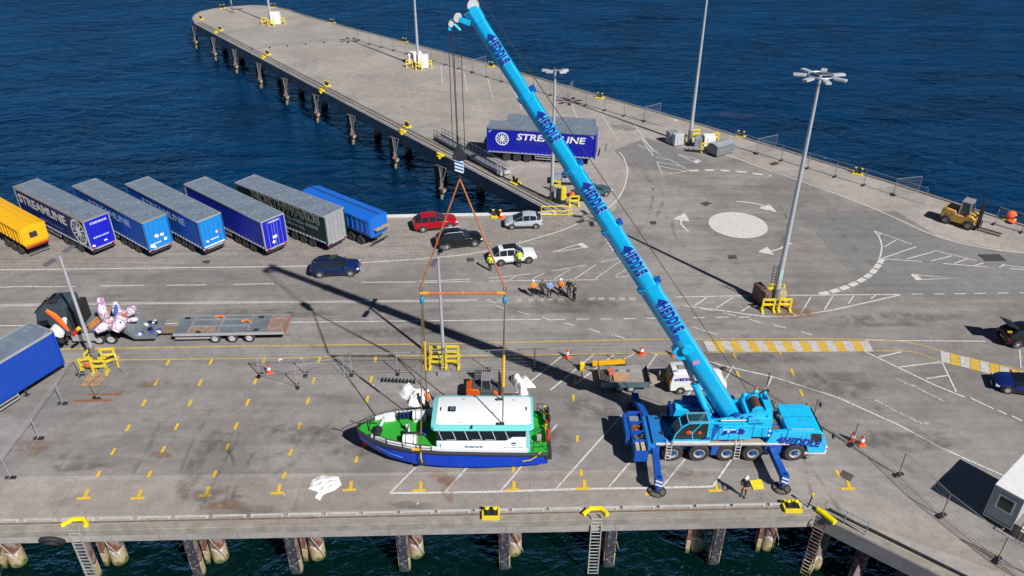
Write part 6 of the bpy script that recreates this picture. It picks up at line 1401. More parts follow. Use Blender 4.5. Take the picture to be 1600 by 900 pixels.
# ================================================================ BOAT
bt = thing('workboat', 'white cabin boat with green decks and blue hull hanging in slings just above the quay', 'boat', (-4.0, 40.95, .35))
YB_ = 40.95
HB = mat('hull_blue', (.002, .05, .52), .35, coat=.3, var=.08, spec=.2); GRN = mat('deck_green', (.02, .33, .025), .75, var=.06, sc=8); AQ = mat('cabin_aqua', (.18, .60, .60), .4, coat=.3, var=.03)
BW_ = mat('boat_white', (.76, .78, .79), .35, coat=.3, var=.03)
HS = [(-10.45, .04, .03, 2.25, 1.5, 1.3), (-10.2, .32, .14, 2.22, 1.15, .9), (-9.4, .92, .6, 2.16, .85, .6), (-8.2, 1.46, 1.2, 2.08, .65, .42), (-6.6, 1.85, 1.68, 2.0, .55, .36), (-4.5, 2.03, 1.92, 1.95, .5, .33), (-2.0, 2.08, 2.0, 1.92, .5, .33), (1.0, 2.08, 2.0, 1.86, .68, .42), (2.35, 2.04, 1.95, 1.84, .8, .5)]
M = MB(); M.loft([[V((x, YB_-b, zd)), V((x, YB_-(b+c)/2-.04, (zd+zc)/2)), V((x, YB_-c, zc)), V((x, YB_, zk)), V((x, YB_+c, zc)), V((x, YB_+(b+c)/2+.04, (zd+zc)/2)), V((x, YB_+b, zd))] for x, b, c, zd, zc, zk in HS]); hull = bw(M, 'hull', HB, bt, smooth=50)
M = MB()
for s in (-1, 1): M.tube([(x, YB_+s*(b+.03), zd-.12) for x, b, c, zd, zc, zk in HS], .14, 8)
M.tube([(2.42, YB_-2.1, 1.66), (2.42, YB_+2.1, 1.66)], .16, 8); M.bb(2.2, 2.6, YB_-2.15, YB_-1.4, 1.35, 1.75); bw(M, 'rubbing_strake', mat('strake_black', (.028, .028, .034), .6), bt, smooth=50)
M = MB()
for (a, b) in zip(HS[:-1], HS[1:]):
    if a[0] < 1.5: M.poly([(a[0], YB_-a[1]+.02, a[3]-.02), (b[0], YB_-b[1]+.02, b[3]-.02), (b[0], YB_+b[1]-.02, b[3]-.02), (a[0], YB_+a[1]-.02, a[3]-.02)])
o = bw(M, 'deck', GRN, bt); o.location = (0, 0, .03)
M = MB()
for s in (-1, 1):
    P_ = [V((x, YB_+s*(b-.07), zd+.05)) for x, b, c, zd, zc, zk in HS if -9.5 < x < 1.2]
    for a, b in zip(P_, P_[1:]): M.bar(a+V((0, 0, .1)), b+V((0, 0, .1)), .14, .26)
M.bar((-9.15, YB_-.95, 2.2), (-8.75, YB_+1.15, 2.2), .12, .28); bw(M, 'bulwark', BW_, bt)
M = MB(); M.tube([(-9.9, YB_-.35, 1.75), (-9.2, YB_-.85, 1.4), (-8.2, YB_-1.3, 1.12), (-7.3, YB_-1.58, .98)], .045, 6); bw(M, 'spray_rail', mat('rail_sky', (.06, .25, .7), .3), bt, smooth=60)
# cabin
cb = thing('cabin', None, None); cb.parent = bt
xA, xB = -4.95, 1.15
def cs(x, sl=0.): return [V((x, YB_-1.97, 1.9)), V((x, YB_-1.86, 2.55)), V((x, YB_-1.62, 3.62)), V((x, YB_+1.55, 3.62)), V((x, YB_+1.82, 2.55)), V((x, YB_+1.9, 1.9))]
M = MB(); M.loft([cs(xA-.0), cs(xB)]); bw(M, 'walls', BW_, cb, bevel=.03)
M = MB(); M.loft([[V((x, YB_+s_*yy, z)) for s_, yy, z in ((-1, 1.78-e, 3.5), (-1, 1.72-e, 3.68), (-1, 1.5-e, 3.76), (1, 1.42-e, 3.76), (1, 1.62-e, 3.68), (1, 1.66-e, 3.5))] for x, e in ((xA-.35, .25), (xA-.15, .03), (xA+.2, 0), (xB-.1, 0), (xB+.1, .04), (xB+.25, .2))]); bw(M, 'roof_edge', AQ, cb, smooth=30)
M = MB(); M.loft([[V((x, YB_-1.46+e, z)), V((x, YB_+1.38-e, z)), V((x, YB_+1.3-e, z+.03)), V((x, YB_-1.38+e, z+.03))] for x, e, z in ((xA-.05, .12, 3.765), (xA+.15, 0, 3.772), (xB-.1, 0, 3.772), (xB+.08, .12, 3.765))]); bw(M, 'roof_panel', mat('roof_white', (.80, .82, .83), .5, var=.02), cb, smooth=30)
def wally(z): return YB_-1.86+(z-2.55)/(3.62-2.55)*.24
def side_poly(pts, off, s=-1):
    return [(x, wally(z)-off if s < 0 else YB_+1.82-(z-2.55)*.252+off, z) for x, z in pts]
M = MB(); M.poly(side_poly([(-4.95, 2.72), (-.4, 2.72), (.05, 2.98), (.9, 2.98), (.9, 3.5), (-4.95, 3.5)], .012)); M.poly(side_poly([(-4.8, 2.7), (.9, 2.7), (.9, 3.5), (-4.8, 3.5)], .012, 1)); bw(M, 'window_band', GLASS, cb)
M = MB()
for x in (-4.6, -3.7, -2.9, -2.0, -1.1, -.25): M.add(side_poly([(x, 2.78), (x+.05, 2.78), (x-.2, 3.46), (x-.25, 3.46)], .02), [(0, 1, 2, 3)])
for x in (-4.3, -2.65, -1.75): M.add(side_poly([(x, 2.76), (x+.6, 2.76), (x+.6, 2.80), (x, 2.80)], .02), [(0, 1, 2, 3)])
bw(M, 'window_mullion', mat('mullion_pale', (.5, .52, .52), .5), cb)
M = MB(); M.add(side_poly([(.93, 1.85), (1.14, 1.85), (1.14, 3.5), (.93, 3.5)], .016), [(0, 1, 2, 3)]); M.box((1.165, YB_, 2.65), (.03, 3.5, 1.6)); M.poly(side_poly([(-4.97, 1.85), (-4.8, 1.85), (-4.9, 2.7), (-4.97, 2.7)], .016)); bw(M, 'aqua_trim', AQ, cb)
M = MB(); M.box((xA-.03, YB_, 3.1), (.04, 2.9, .7)); bw(M, 'front_window', GLASS, cb)
M = MB(); M.box((1.19, YB_-1.1, 2.7), (.03, .6, .9)); M.box((1.19, YB_+.4, 2.6), (.03, .8, 1.4)); bw(M, 'aft_door', mat('door_dark_teal', (.04, .14, .16), .4), cb)  # door panels in a darker teal than the aft wall
M = MB(); M.tube([(1.22, YB_-1.85, 2.4), (1.22, YB_-1.85, 2.75)], .03, 6); M.tube([(-4.7, wally(2.3)-.05, 1.95), (-4.7, wally(2.5)-.05, 2.5)], .03, 6); bw(M, 'grab_handle', SHD, cb)
text('Audamaris', .28, 'lettering', mat('boat_name_teal', (.02, .16, .20), .5), cb, frame(V((-2.55, wally(2.3)-.03, 2.28))-V((-4.0, 40.95, .35)), (1, 0, 0), (0, .05, 1)), offset=.006, shear=.3)
M = MB(); c_ = V((.1, wally(2.45)-.02, 2.5))
M.add([c_+V((.17*cos(a), 0, .13*sin(a)+.0)) for a in [k*pi/8 for k in range(9)]]+[c_+V((.17*cos(a), 0, .06*sin(a)+.02)) for a in [k*pi/8 for k in range(8, -1, -1)]], [tuple(range(18))])
M.add([c_+V((.17*cos(a), 0, .13*sin(a)-.05)) for a in [pi+k*pi/8 for k in range(9)]]+[c_+V((.17*cos(a), 0, .06*sin(a)-.04)) for a in [pi+k*pi/8 for k in range(8, -1, -1)]], [tuple(range(18))]); bw(M, 'emblem', mat('emblem_teal', (.01, .22, .38), .4), cb)
M = MB(); random.seed(3)
for zz, n_, h_ in ((2.2, 14, .07), (2.05, 18, .05)):
    for k in range(n_):
        x_ = -.55+1.3*k/n_
        if k % 5 != 4: M.add([(x_, wally(zz)-.03, zz), (x_+.055, wally(zz)-.03, zz), (x_+.055, wally(zz+h_)-.03, zz+h_), (x_, wally(zz+h_)-.03, zz+h_*random.uniform(.6, 1))], [(0, 1, 2, 3)])
bw(M, 'small_lettering', mat('text_slate', (.2, .32, .38), .5), cb)
M = MB(); M.box((-4.02, 41.0, 3.82), (.52, .5, .07)); bw(M, 'roof_hatch', mat('hatch_black', (.015, .02, .03), .25), cb, bevel=.03)
M = MB(); M.box((-4.0, 41.0, 3.862), (.28, .28, .01)); bw(M, 'hatch_glass', mat('hatch_glass', (.10, .15, .18), .2), cb)
M = MB()
for q in ((XR, 39.5), (XR-.1, 41.95)): M.box((q[0], q[1], 3.85), (.22, .16, .12)); M.ell((q[0]-.28, q[1], 3.84), (.16, .12, .09), 8, 6)
for q in ((-3.3, 42.0), (-3.35, 39.65), (-1.3, 40.6), (.1, 41.9)): M.tube([(q[0]+.08*cos(a), q[1]+.05*sin(a), 3.80) for a in [k*pi/5 for k in range(7)]], .025, 5)
bw(M, 'roof_eye', DARK, cb)
M = MB()
for x, y in ((-4.75, 41.0), (.95, 41.0), (-2.6, 39.2)): M.box((x, y, 3.83), (.06, .3, .08))
bw(M, 'deck_light', DARK, cb)
# foredeck gear
dz = 2.02
def bp(M, n_, m_, **k): return bw(M, n_, m_, bt, **k)
for q, l in (((-6.35, 42.0), 0), ((-6.75, 39.55), 0)):
    M = MB(); M.tube([(q[0]-.45, q[1], dz+.42), (q[0]+.45, q[1], dz+.42)], .36, 14); o = bp(M, 'liferaft_canister', BW_, smooth=50)
    M = MB()
    for x in (-.25, .25): M.tube([(q[0]+x, q[1]+.37*cos(a), dz+.42+.37*sin(a)) for a in [k*pi/6 for k in range(13)]], .022, 4, cap=False)
    bp(M, 'canister_strap', DARK)
    M = MB(); M.box((q[0], q[1], dz+.06), (.8, .55, .12)); bp(M, 'canister_cradle', WHT)
for k in range(4):
    M = MB(); M.ell((-7.75+k*.28, 42.0+k*.05, dz+.33), (.15, .17, .36), 10, 8); bp(M, 'fender_buoy', mat('fender_navy', (.006, .018, .09), .35), smooth=60)
M = MB(); M.box((-8.45, 42.0, dz+.2), (.75, .6, .4), rz=.25); M.box((-5.35, 42.5, dz+.15), (.9, .35, .3)); bp(M, 'deck_locker', BW_, bevel=.03)
M = MB(); M.box((-9.0, 40.35, dz+.25), (.35, .9, .5), rz=-.2); bp(M, 'anchor_winch', BLK, bevel=.04)
M = MB(); M.cyl((-9.0, 39.9, dz+.3), (-9.05, 40.8, dz+.35), .22, 12); bp(M, 'winch_barrel', DARK)
M = MB(); M.tube([(-7.3, 40.3, dz+.25), (-5.6, 40.35, dz+.25)], .12, 8); M.cyl((-7.1, 40.3, dz), (-7.1, 40.3, dz+.5), .15, 10); bp(M, 'tow_beam', BLK)
M = MB(); M.tube([(-7.05, 40.85, dz), (-7.05, 40.75, dz+.62)], .13, 10); M.ell((-7.05, 40.75, dz+.62), (.14, .14, .12), 8, 6); bp(M, 'white_bollard', BW_, smooth=60)
M = MB(); M.poly([(-6.2, 40.35, dz+.45), (-5.8, 40.75, dz+.5), (-5.4, 40.35, dz+.45), (-5.8, 39.95, dz+.4)]); bp(M, 'blue_tarp', mat('tarp_blue', (.03, .12, .30), .6))
RB = mat('rail_black', (.015, .018, .02), .4)
def rails(P, h, n_, name='guard_rail', close=True, r=.025):
    P = [V(p) for p in P]; M = MB(); M.tube([p+V((0, 0, h)) for p in P], r, 6); M.tube([p+V((0, 0, h*.5)) for p in P], r*.8, 5)
    for p in P: M.tube([p, p+V((0, 0, h))], r, 5)
    return bp(M, name, RB)
rails([(-10.3, 41.15, 2.1), (-9.4, 41.85, 2.05), (-8.2, 42.4, 2.0), (-7.2, 42.65, 1.95), (-6.2, 42.85, 1.9)], .55, 5)
rails([(-9.4, 40.05, 2.05), (-8.3, 39.5, 2.0), (-7.2, 39.22, 1.95), (-6.3, 39.05, 1.9), (-5.3, 38.95, 1.9)], .55, 5)
M = MB(); M.tube([(-10.25, 40.9, 2.1), (-10.4, 41.0, 2.55), (-10.95, 41.05, 2.75)], .045, 6); M.tube([(-9.7, 40.6, 2.1), (-9.6, 41.1, 2.6), (-9.2, 41.5, 2.1)], .04, 6); M.tube([(-9.9, 40.9, 2.1), (-9.0, 40.2, 2.5)], .04, 6); M.tube([(-9.7, 41.3, 2.1), (-9.3, 40.4, 2.2), (-9.1, 40.2, 2.1)], .05, 6); bp(M, 'bow_roller', RB)
rails([(1.4, 39.05, 1.8), (2.3, 39.1, 1.8), (2.35, 40.2, 1.8)], .9, 3); rails([(2.3, 42.8, 1.8), (1.75, 42.85, 1.8)], .9, 2); rails([(1.5, 40.0, 1.8), (2.3, 40.6, 1.8)], .9, 2)
M = MB(); M.tube([(1.9, 42.6, 1.9), (1.95, 42.3, 2.7), (2.05, 42.0, 2.9), (2.1, 42.0, 1.9)], .05, 6); bp(M, 'dark_davit', RB)
M = MB(); M.tube([(2.35, 41.2, 2.4), (2.4, 42.3, 2.55)], .13, 8); bp(M, 'red_float', RED); M = MB(); M.tube([(2.35, 39.7, 2.2), (2.4, 40.6, 2.3)], .13, 8); bp(M, 'red_float', RED)
M = MB(); M.ell((2.5, 41.5, 2.5), (.13, .35, .35), 8, 8); M.ell((2.45, 42.1, 2.75), (.12, .25, .3), 8, 8); bp(M, 'black_buoy', BLK, smooth=60)
M = MB(); M.box((2.25, 42.45, 2.5), (.12, .16, .7)); M.box((2.3, 41.0, 2.2), (.14, .22, .4)); bp(M, 'yellow_lifebuoy_light', YEL)
M = MB(); M.box((1.8, 40.0, 2.15), (.3, .32, .4)); bp(M, 'stern_box', mat('stern_grey', (.35, .33, .31), .7))
M = MB(); M.tube([(1.9, 38.9, 1.95), (1.6, 38.75, 1.7), (1.2, 38.75, 1.35), (.7, 38.85, 1.15)], .045, 6); bp(M, 'mooring_line', mat('rope_yellow', (.65, .5, .06), .7))
M = MB(); M.tube([(XF, 38.78, 1.95), (XF, 38.74, 1.5), (XF+.02, 38.95, .95), (XF+.1, 39.3, .8)], .05, 6); M.box((XF-.3, 38.95, 2.1), (.6, .1, .1)); bp(M, 'yellow_strap', mat('sleeve_yellow', (.75, .42, .01), .6))
M = MB(); M.box((XF+.03, 39.0, .85), (.28, .2, .2)); bp(M, 'sling_chafe_pad', DARK)
# ================================================================ PEOPLE
random.seed(11)
SKIN = mat('skin', (.50, .28, .19), .55); HAIRD = mat('hair_dark', (.03, .02, .015), .7); HAIRG = mat('hair_grey', (.3, .29, .28), .7)
HV_Y = mat('hi_vis_yellow', (.62, .85, .02), .7, var=.05); HV_O = mat('hi_vis_orange', (.85, .22, .02), .7, var=.05); CL_N = mat('cloth_navy', (.012, .016, .03), .8); CL_K = mat('cloth_black', (.012, .012, .014), .85)
CL_OL = mat('cloth_olive', (.055, .05, .02), .85, var=.25, sc=8); CL_B = mat('cloth_light_blue', (.20, .34, .72), .75, var=.2, sc=8); CL_BR = mat('cloth_brown', (.12, .09, .06), .85); REFL = mat('reflective_band', (.6, .62, .6), .35)
def skin_mesh(name, J, E, mats, parent, root=0, extra=None, sub=1):
    """J: list of (pos, radius); E: edges -> continuous skinned surface"""
    me = bpy.data.meshes.new(name); me.from_pydata([j[0] for j in J], E, []); o = bpy.data.objects.new(name, me); COL.objects.link(o)
    md = o.modifiers.new('skin', 'SKIN'); md.use_smooth_shade = True
    lay = me.skin_vertices[0].data if me.skin_vertices else None
    if lay is None:
        bm = bmesh.new(); bm.from_mesh(me); bm.verts.layers.skin.verify(); bm.to_mesh(me); bm.free(); lay = me.skin_vertices[0].data
    for i, j in enumerate(J):
        r = j[1]; lay[i].radius = r if isinstance(r, tuple) else (r, r); lay[i].use_root = (i == root)
    sb = o.modifiers.new('sub', 'SUBSURF'); sb.levels = sub; sb.render_levels = sub
    dg = bpy.context.evaluated_depsgraph_get(); m2 = bpy.data.meshes.new_from_object(o.evaluated_get(dg)); bpy.data.objects.remove(o)
    if extra:
        bm = bmesh.new(); bm.from_mesh(m2); t = bpy.data.meshes.new('x'); t.from_pydata(extra.v, [], extra.f); bm.from_mesh(t); bm.to_mesh(m2); bm.free()
    m2.name = name; m2.materials.clear(); m2.materials.append(mats)
    for p in m2.polygons: p.use_smooth = True; p.material_index = 0
    o = bpy.data.objects.new(name, m2); COL.objects.link(o); o.parent = parent; return o
def person(px, py, rz, label, top, legs, hat=None, hair=HAIRD, arms='down', stance=.11, coat=False, hood=None, z=0., band=False, feet=None, group=None, lean=0., top2=None):
    p = G(px, py, z); t = thing('person', label, 'person', (p.x, p.y, z+.012), rz, group)
    # faces local -y
    hip, kn, an = .94, .50, .09
    sh = V((0, lean*-.25, 1.44)); hd = V((0, -.02-lean*.3, 1.66))
    A = {}
    for s in (-1, 1):
        S0 = V((s*.19, sh.y, 1.42))
        if arms == 'down': El, Wr = V((s*.27, .03, 1.14)), V((s*.25, -.05, .90))
        elif arms == 'folded': El, Wr = V((s*.28, -.04, 1.15)), V((s*.06, -.26, 1.16))
        elif arms == 'camera': El, Wr = V((s*.27, -.2, 1.28)), V((s*.07, -.33, 1.52))
        elif arms == 'hold': El, Wr = V((s*.29, -.04, 1.16)), V((s*.12, -.33, 1.14))
        elif arms == 'one': El, Wr = (V((s*.27, -.15, 1.2)), V((s*.2, -.45, 1.15))) if s > 0 else (V((s*.29, .05, 1.16)), V((s*.2, -.05, .95)))
        A[s] = (S0, El, Wr)
    L = {s: (V((s*.10, 0, hip-.04)), V((s*(stance+.01), -.03-(.06*s if arms == 'one' else 0), kn)), V((s*(stance+.01), .02+(.1*s if arms == 'one' else 0), an))) for s in (-1, 1)}
    J = [(V((0, 0, hip)), (.15, .11)), (V((0, sh.y*.4, 1.14)), (.135, .10)), (V((0, sh.y, 1.38)), (.15, .10)), (V((0, sh.y-.01, 1.50)), .055), (V((0, hd.y+.01, 1.58)), (.062, .07)), (hd, (.078, .095)), (hd+V((0, .005, .08)), (.062, .078))]
    E = [(0, 1), (1, 2), (2, 3), (3, 4), (4, 5), (5, 6)]
    EX = MB()
    for s in (-1, 1):
        b = len(J); S0, El, Wr = A[s]; J += [(S0, .055), (El, .042), (Wr, .029), (Wr+(Wr-El).normalized()*.07, (.042, .02))]; E += [(2, b), (b, b+1), (b+1, b+2), (b+2, b+3)]
        d = (Wr-El).normalized(); sd = d.cross(V((0, 0, 1))); sd = (V((1, 0, 0)) if sd.length < .3 else sd.normalized()); pc = Wr+d*.10; cu = V((0, 0, -1)) if abs(d.z) < .8 else V((0, -1, 0))
        for k, ln in enumerate((.065, .078, .073, .058)):
            q = pc+sd*(-.03+.02*k); EX.tube([q-d*.02, q+d*ln*.5, q+d*ln*.85+cu*ln*.35], [.0095, .009, .007], 6)
        EX.tube([Wr+d*.03-sd*.03*s, Wr+d*.07-sd*.058*s, Wr+d*.105-sd*.062*s+cu*.01], [.012, .011, .008], 6)
        b = len(J); h, k_, a = L[s]; J += [(h, .085), (k_, .055), (a, .038), (a+V((0, -.13, -.045)), (.04, .03))]; E += [(0, b), (b, b+1), (b+1, b+2), (b+2, b+3)]
    EX.tube([hd+V((0, -.085, .02)), hd+V((0, -.115, -.015)), hd+V((0, -.09, -.03))], [.008, .016, .01], 6)
    for s in (-1, 1): EX.ell(hd+V((s*.082, .01, 0)), (.014, .028, .036), 8, 6)
    skin_mesh('body', J, E, SKIN, t, extra=EX)
    M = MB()
    for s in (-1, 1): M.ell(hd+V((s*.032, -.088, .012)), (.012, .01, .008), 8, 5)
    M.build('eyes', HAIRD, t); M = MB(); M.ell(hd+V((0, -.092, -.048)), (.026, .01, .007), 8, 5); M.build('mouth', mat('lips', (.35, .12, .1), .5), t)
    M = MB(); M.ell(hd+V((0, .018, .045)), (.092, .102, .085), 12, 8); o = M.build('hair', hair, t, smooth=80)
    # clothing
    lo = .62 if coat else .86
    J2 = [(V((0, 0, lo)), (.19, .145) if coat else (.17, .135)), (V((0, sh.y*.4, 1.14)), (.17, .135)), (V((0, sh.y, 1.36)), (.185, .135)), (V((0, sh.y, 1.475)), (.085, .085))]; E2 = [(0, 1), (1, 2), (2, 3)]
    for s in (-1, 1): b = len(J2); S0, El, Wr = A[s]; J2 += [(S0, .085), (El, .065), (El.lerp(Wr, .9), .05)]; E2 += [(2, b), (b, b+1), (b+1, b+2)]
    skin_mesh('jacket', J2, E2, top, t, root=1)
    if top2 or band:
        M = MB(); z0, z1 = (.84, 1.0) if top2 else (1.08, 1.13)
        M.loft([[V((.187*cos(a), .15*sin(a), zz)) for a in [k*pi/8 for k in range(16)]] for zz in (z0, z1)]); M.build('jacket_band', top2 or REFL, t, smooth=50)
    J3 = [(V((0, 0, hip+.02)), (.155, .12))]; E3 = []
    for s in (-1, 1): h, k_, a = L[s]; b = len(J3); J3 += [(h-V((0, 0, .06)), .1), (k_, .075), (a+V((0, 0, .02)), .062)]; E3 += [(0, b), (b, b+1), (b+1, b+2)]
    skin_mesh('trousers', J3, E3, legs, t)
    for s in (-1, 1): a = L[s][2]; M = MB(); M.ell((a.x, a.y-.07, .045), (.055, .15, .05), 10, 6); M.build('shoe', feet or CL_K, t, smooth=80)
    if hat: 
        M = MB(); M.ell(hd+V((0, 0, .07)), (.12, .14, .105), 14, 8); M.ell(hd+V((0, -.03, .05)), (.135, .17, .02), 14, 4); M.build('helmet', hat, t, smooth=80)
    if hood: M = MB(); M.ell(hd+V((0, .05, -.02)), (.11, .1, .13), 10, 7); M.build('hood', hood, t, smooth=80)
    return t
person(832.7, 464, 0.1, 'person in an orange hi-vis jacket and white helmet beside the olive coat', HV_O, CL_N, WHT, arms='folded', top2=CL_K, feet=mat('boots_tan', (.45, .36, .25), .8))
person(847, 463.5, .15, 'person in a long olive coat standing second from the left', CL_OL, CL_K, None, mat('hair_brown', (.12, .06, .03), .7), arms='down', coat=True)
person(858, 464.5, 0.0, 'person in a light blue top standing third from the left', CL_B, CL_K, None, HAIRG, arms='folded')
person(875.5, 461.5, -.2, 'person in orange hi-vis coat and white helmet right of the light blue top', HV_O, CL_N, WHT, arms='one', top2=CL_K, coat=True)
person(889, 462, -.3, 'grey-haired person in dark clothes beside the taller orange jacket', CL_K, CL_K, None, HAIRG, arms='down')
person(897, 470, -.9, 'person in a black coat with raised arms at the right end of the row', CL_N, CL_K, None, HAIRD, arms='camera', coat=True)
person(765.5, 423.5, 2.6, 'person in a yellow hi-vis jacket walking behind the white car', HV_Y, CL_N, mat('helmet_amber', (.8, .5, .02), .4), arms='down', stance=.1)
person(811, 417.5, 2.9, 'person in a yellow hi-vis jacket leaning at the open door of the white car', HV_Y, CL_N, None, HAIRD, arms='hold', lean=.6)
person(1161, 776, -.6, 'person in a white helmet and dark jacket beside the yellow mat', CL_N, CL_BR, WHT, arms='hold', top2=mat('band_orange', (.85, .25, .08), .7))
person(668, 641, 2.8, 'person in an orange top behind the boat bow beside the white sheeting', mat('top_orange', (.75, .22, .06), .7), CL_N, WHT, arms='one', lean=.4)

# ================================================================ FORKLIFTS
def forklift(loc, rz, label, paint, mastm, cabm, grey_cab, s=1., forks=1.4, tank=False):
    t = thing('forklift', label, 'forklift', loc, rz)
    M = MB(); M.prism([(-1.75, .45), (-1.85, 1.0), (-1.55, 1.5), (-.7, 1.45), (-.55, 1.15), (.2, 1.1), (.35, 1.35), (.75, 1.3), (1.1, 1.1), (1.15, .55), (.6, .35), (-.9, .35)], 'y', -.8, .8); M.build('body', paint, t, bevel=.06)
    if s < 1:
        M = MB(); M.box((-.75, 0, 1.42), (1.1, 1.3, .35)); M.box((.1, 0, 1.1), (1.3, 1.66, .55)); M.box((.9, 0, 1.2), (.5, 1.2, .4)); M.build('engine_cover', mat('forklift_body_grey', (.09, .095, .10), .6, .2, var=.4, sc=6), t, bevel=.04)
    M = MB(); M.box((-1.62, 0, .95), (.5, 1.5, .9)); M.build('counterweight', paint, t, bevel=.14)
    M = MB()
    for a, b in (((-.45, 1.15), (-.35, 2.45)), ((.55, 1.2), (.35, 2.45))):
        for y in (-.6, .6): M.bar((a[0], y, a[1]), (b[0], y, b[1]), .08)
    M.bb(-.45, .45, -.64, .64, 2.43, 2.5)
    for k in range(5): M.bb(-.4+k*.18, -.36+k*.18, -.6, .6, 2.5, 2.54)
    M.build('overhead_guard', grey_cab, t)
    M = MB(); M.prism([(-.38, 1.2), (-.3, 2.38), (.3, 2.38), (.48, 1.2)], 'y', -.57, .57); M.build('cab_glass', cabm, t)
    M = MB(); M.box((-.1, 0, 1.3), (.5, .5, .15)); M.box((-.3, 0, 1.6), (.12, .5, .5)); M.build('seat', BLK, t)
    M = MB()
    for y in (-.42, .42): M.bar((1.3, y, .12), (1.2, y, 2.75), .12, .16); M.bar((1.42, y*.75, .12), (1.32, y*.75, 2.6), .08, .12)
    for z in (.4, 1.4, 2.6): M.bar((1.25, -.42, z), (1.25, .42, z), .1)
    M.cyl((1.25, .15, .3), (1.2, .15, 2.3), .05, 8); M.build('mast', mastm, t)
    M = MB(); M.box((1.5, 0, .45), (.08, 1.2, .5))
    M.build('carriage', mastm, t)
    for y in (-.3, .3): M = MB(); M.box((1.5+forks/2, y, .1), (forks, .14, .06)); M.build('fork', mat('fork_rust', (.14, .07, .05), .6, .4), t)
    for x, r in ((-1.25, .42), (.72, .46)):
        for sd in (-1, 1): wheel_at(t, x, sd*.78, r, .34, sd, mat('rim_grey', (.35, .35, .36), .5, .2), 5)
    M = MB(); M.ell((-.35, .4, 2.6), (.08, .08, .1), 8, 6); M.build('beacon', MATS['beacon_amber'], t)
    t.scale = (s, s, s); return t
a, b = G(1481, 349.5), G(1517, 360); d = (b-a).normalized(); c = (a+b)/2+V((-d.y, d.x, 0))*.75
FYEL = mat('forklift_yellow', (.55, .33, .07), .55, var=.15, dirt=(.25, .13, .05), dirt_amt=.35, dirt_sc=3)
forklift((c.x, c.y, .02), atan2(d.y, d.x), 'worn yellow forklift parked by the pier fence at the right', FYEL, DARK, mat('cab_smoke', (.08, .1, .12), .15), STEEL, 1.12, 1.9)
p = G(762, 622); FO = mat('forklift_orange', (.62, .10, .01), .5)
forklift((p.x-.1, p.y+.1, .02), 0, 'orange and grey forklift working close behind the boat cabin', FO, DARK, mat('cab_dark', (.03, .035, .04), .3), STEEL, .8, 1.5)
M = MB(); p2 = G(752, 585)
for z in range(1): pass
t = thing('guard_mesh', 'grey overhead guard mesh set apart behind the orange forklift', 'forklift guard', (p2.x, p2.y-.6, .01))  # added as a separate frame; stands for the forklift's overhead guard mesh
for x in (-.45, .45):
    for y in (-.1, .1): M.bar((x, y, 0), (x, y, .95), .05)
for k in range(10): M.bar((-.45+k*.1, -.1, 0), (-.45+k*.1, -.1, .95), .025)
for z in (.05, .5, .95): M.bar((-.45, -.1, z), (.45, -.1, z), .04)
M.build('mesh_frame', mat('mesh_grey', (.25, .26, .27), .5, .4), t)
M = MB(); M.box((0, .02, .5), (.9, .1, .9)); M.build('load', mat('load_grey', (.15, .155, .16), .7, var=.4, sc=9), t)

# ================================================================ SHEETING HEAPS
SHT = mat('white_sheet', (.78, .78, .79), .7, var=.04, bump=.4, sc=3)
def heap(pts, label, hgt=.35, seed=1, group=None):
    random.seed(seed); P = [G(*p) for p in pts]; c = sum(P, V())/len(P); rings = []; n = 44
    # resample the outline then raise towards the middle with folds
    loop = []; per = sum((P[(i+1) % len(P)]-P[i]).length for i in range(len(P)))
    for k in range(n):
        s = per*k/n
        for i in range(len(P)):
            l = (P[(i+1) % len(P)]-P[i]).length
            if s <= l: loop.append(P[i]+(P[(i+1) % len(P)]-P[i])*(s/l)); break
            s -= l
    vs = []; fs = []; R_ = 9; ph = [random.uniform(0, 6) for _ in range(6)]
    for j in range(R_):
        f = 1-j/R_
        for k, q in enumerate(loop):
            v = c+(q-c)*f; h = hgt*(1-f**2.2)*(.65+.35*sin(v.x*3.1+ph[0])*cos(v.y*2.7+ph[1])) + .07*sin(v.x*9+v.y*5+ph[2])*(1-f**4) + .05*sin(v.y*14+ph[3]-v.x*4)*(1-f**4) + random.uniform(0, .03)*(f < .99)
            vs.append((v.x-c.x, v.y-c.y, max(.02, h) if j else .01))
    vs.append((0, 0, hgt*.8))
    for j in range(R_-1):
        for k in range(n): fs.append((j*n+k, j*n+(k+1) % n, (j+1)*n+(k+1) % n, (j+1)*n+k))
    for k in range(n): fs.append(((R_-1)*n+k, (R_-1)*n+(k+1) % n, len(vs)-1))
    M = MB(); M.add(vs, fs); o = M.build('white_sheeting', SHT, smooth=30); o.location = (c.x, c.y, .015)
    return tag(o, label, 'sheet', group)
heap([(481, 764), (488, 750), (502, 743), (529, 745), (534, 758), (522, 767), (505, 773), (500, 783), (492, 778), (497, 769)], 'flat white plastic sheet lying alone on the quay left of the boat', .22, 2)
heap([(623, 603), (637, 599), (645, 608), (659, 607), (666, 614), (673, 626), (660, 632), (652, 638), (638, 634), (640, 627), (628, 622), (622, 613)], 'large heap of white sheeting behind the boat bow', .75, 3)
heap([(799, 583), (805, 581), (813, 590), (820, 600), (826, 617), (815, 620), (806, 609), (798, 596)], 'tall white wrapped bundle right of the orange forklift', .8, 4)
heap([(815, 589), (821, 587), (830, 596), (838, 606), (823, 607), (817, 599)], 'smaller white sheet lying beside the tall wrapped bundle', .3, 5)

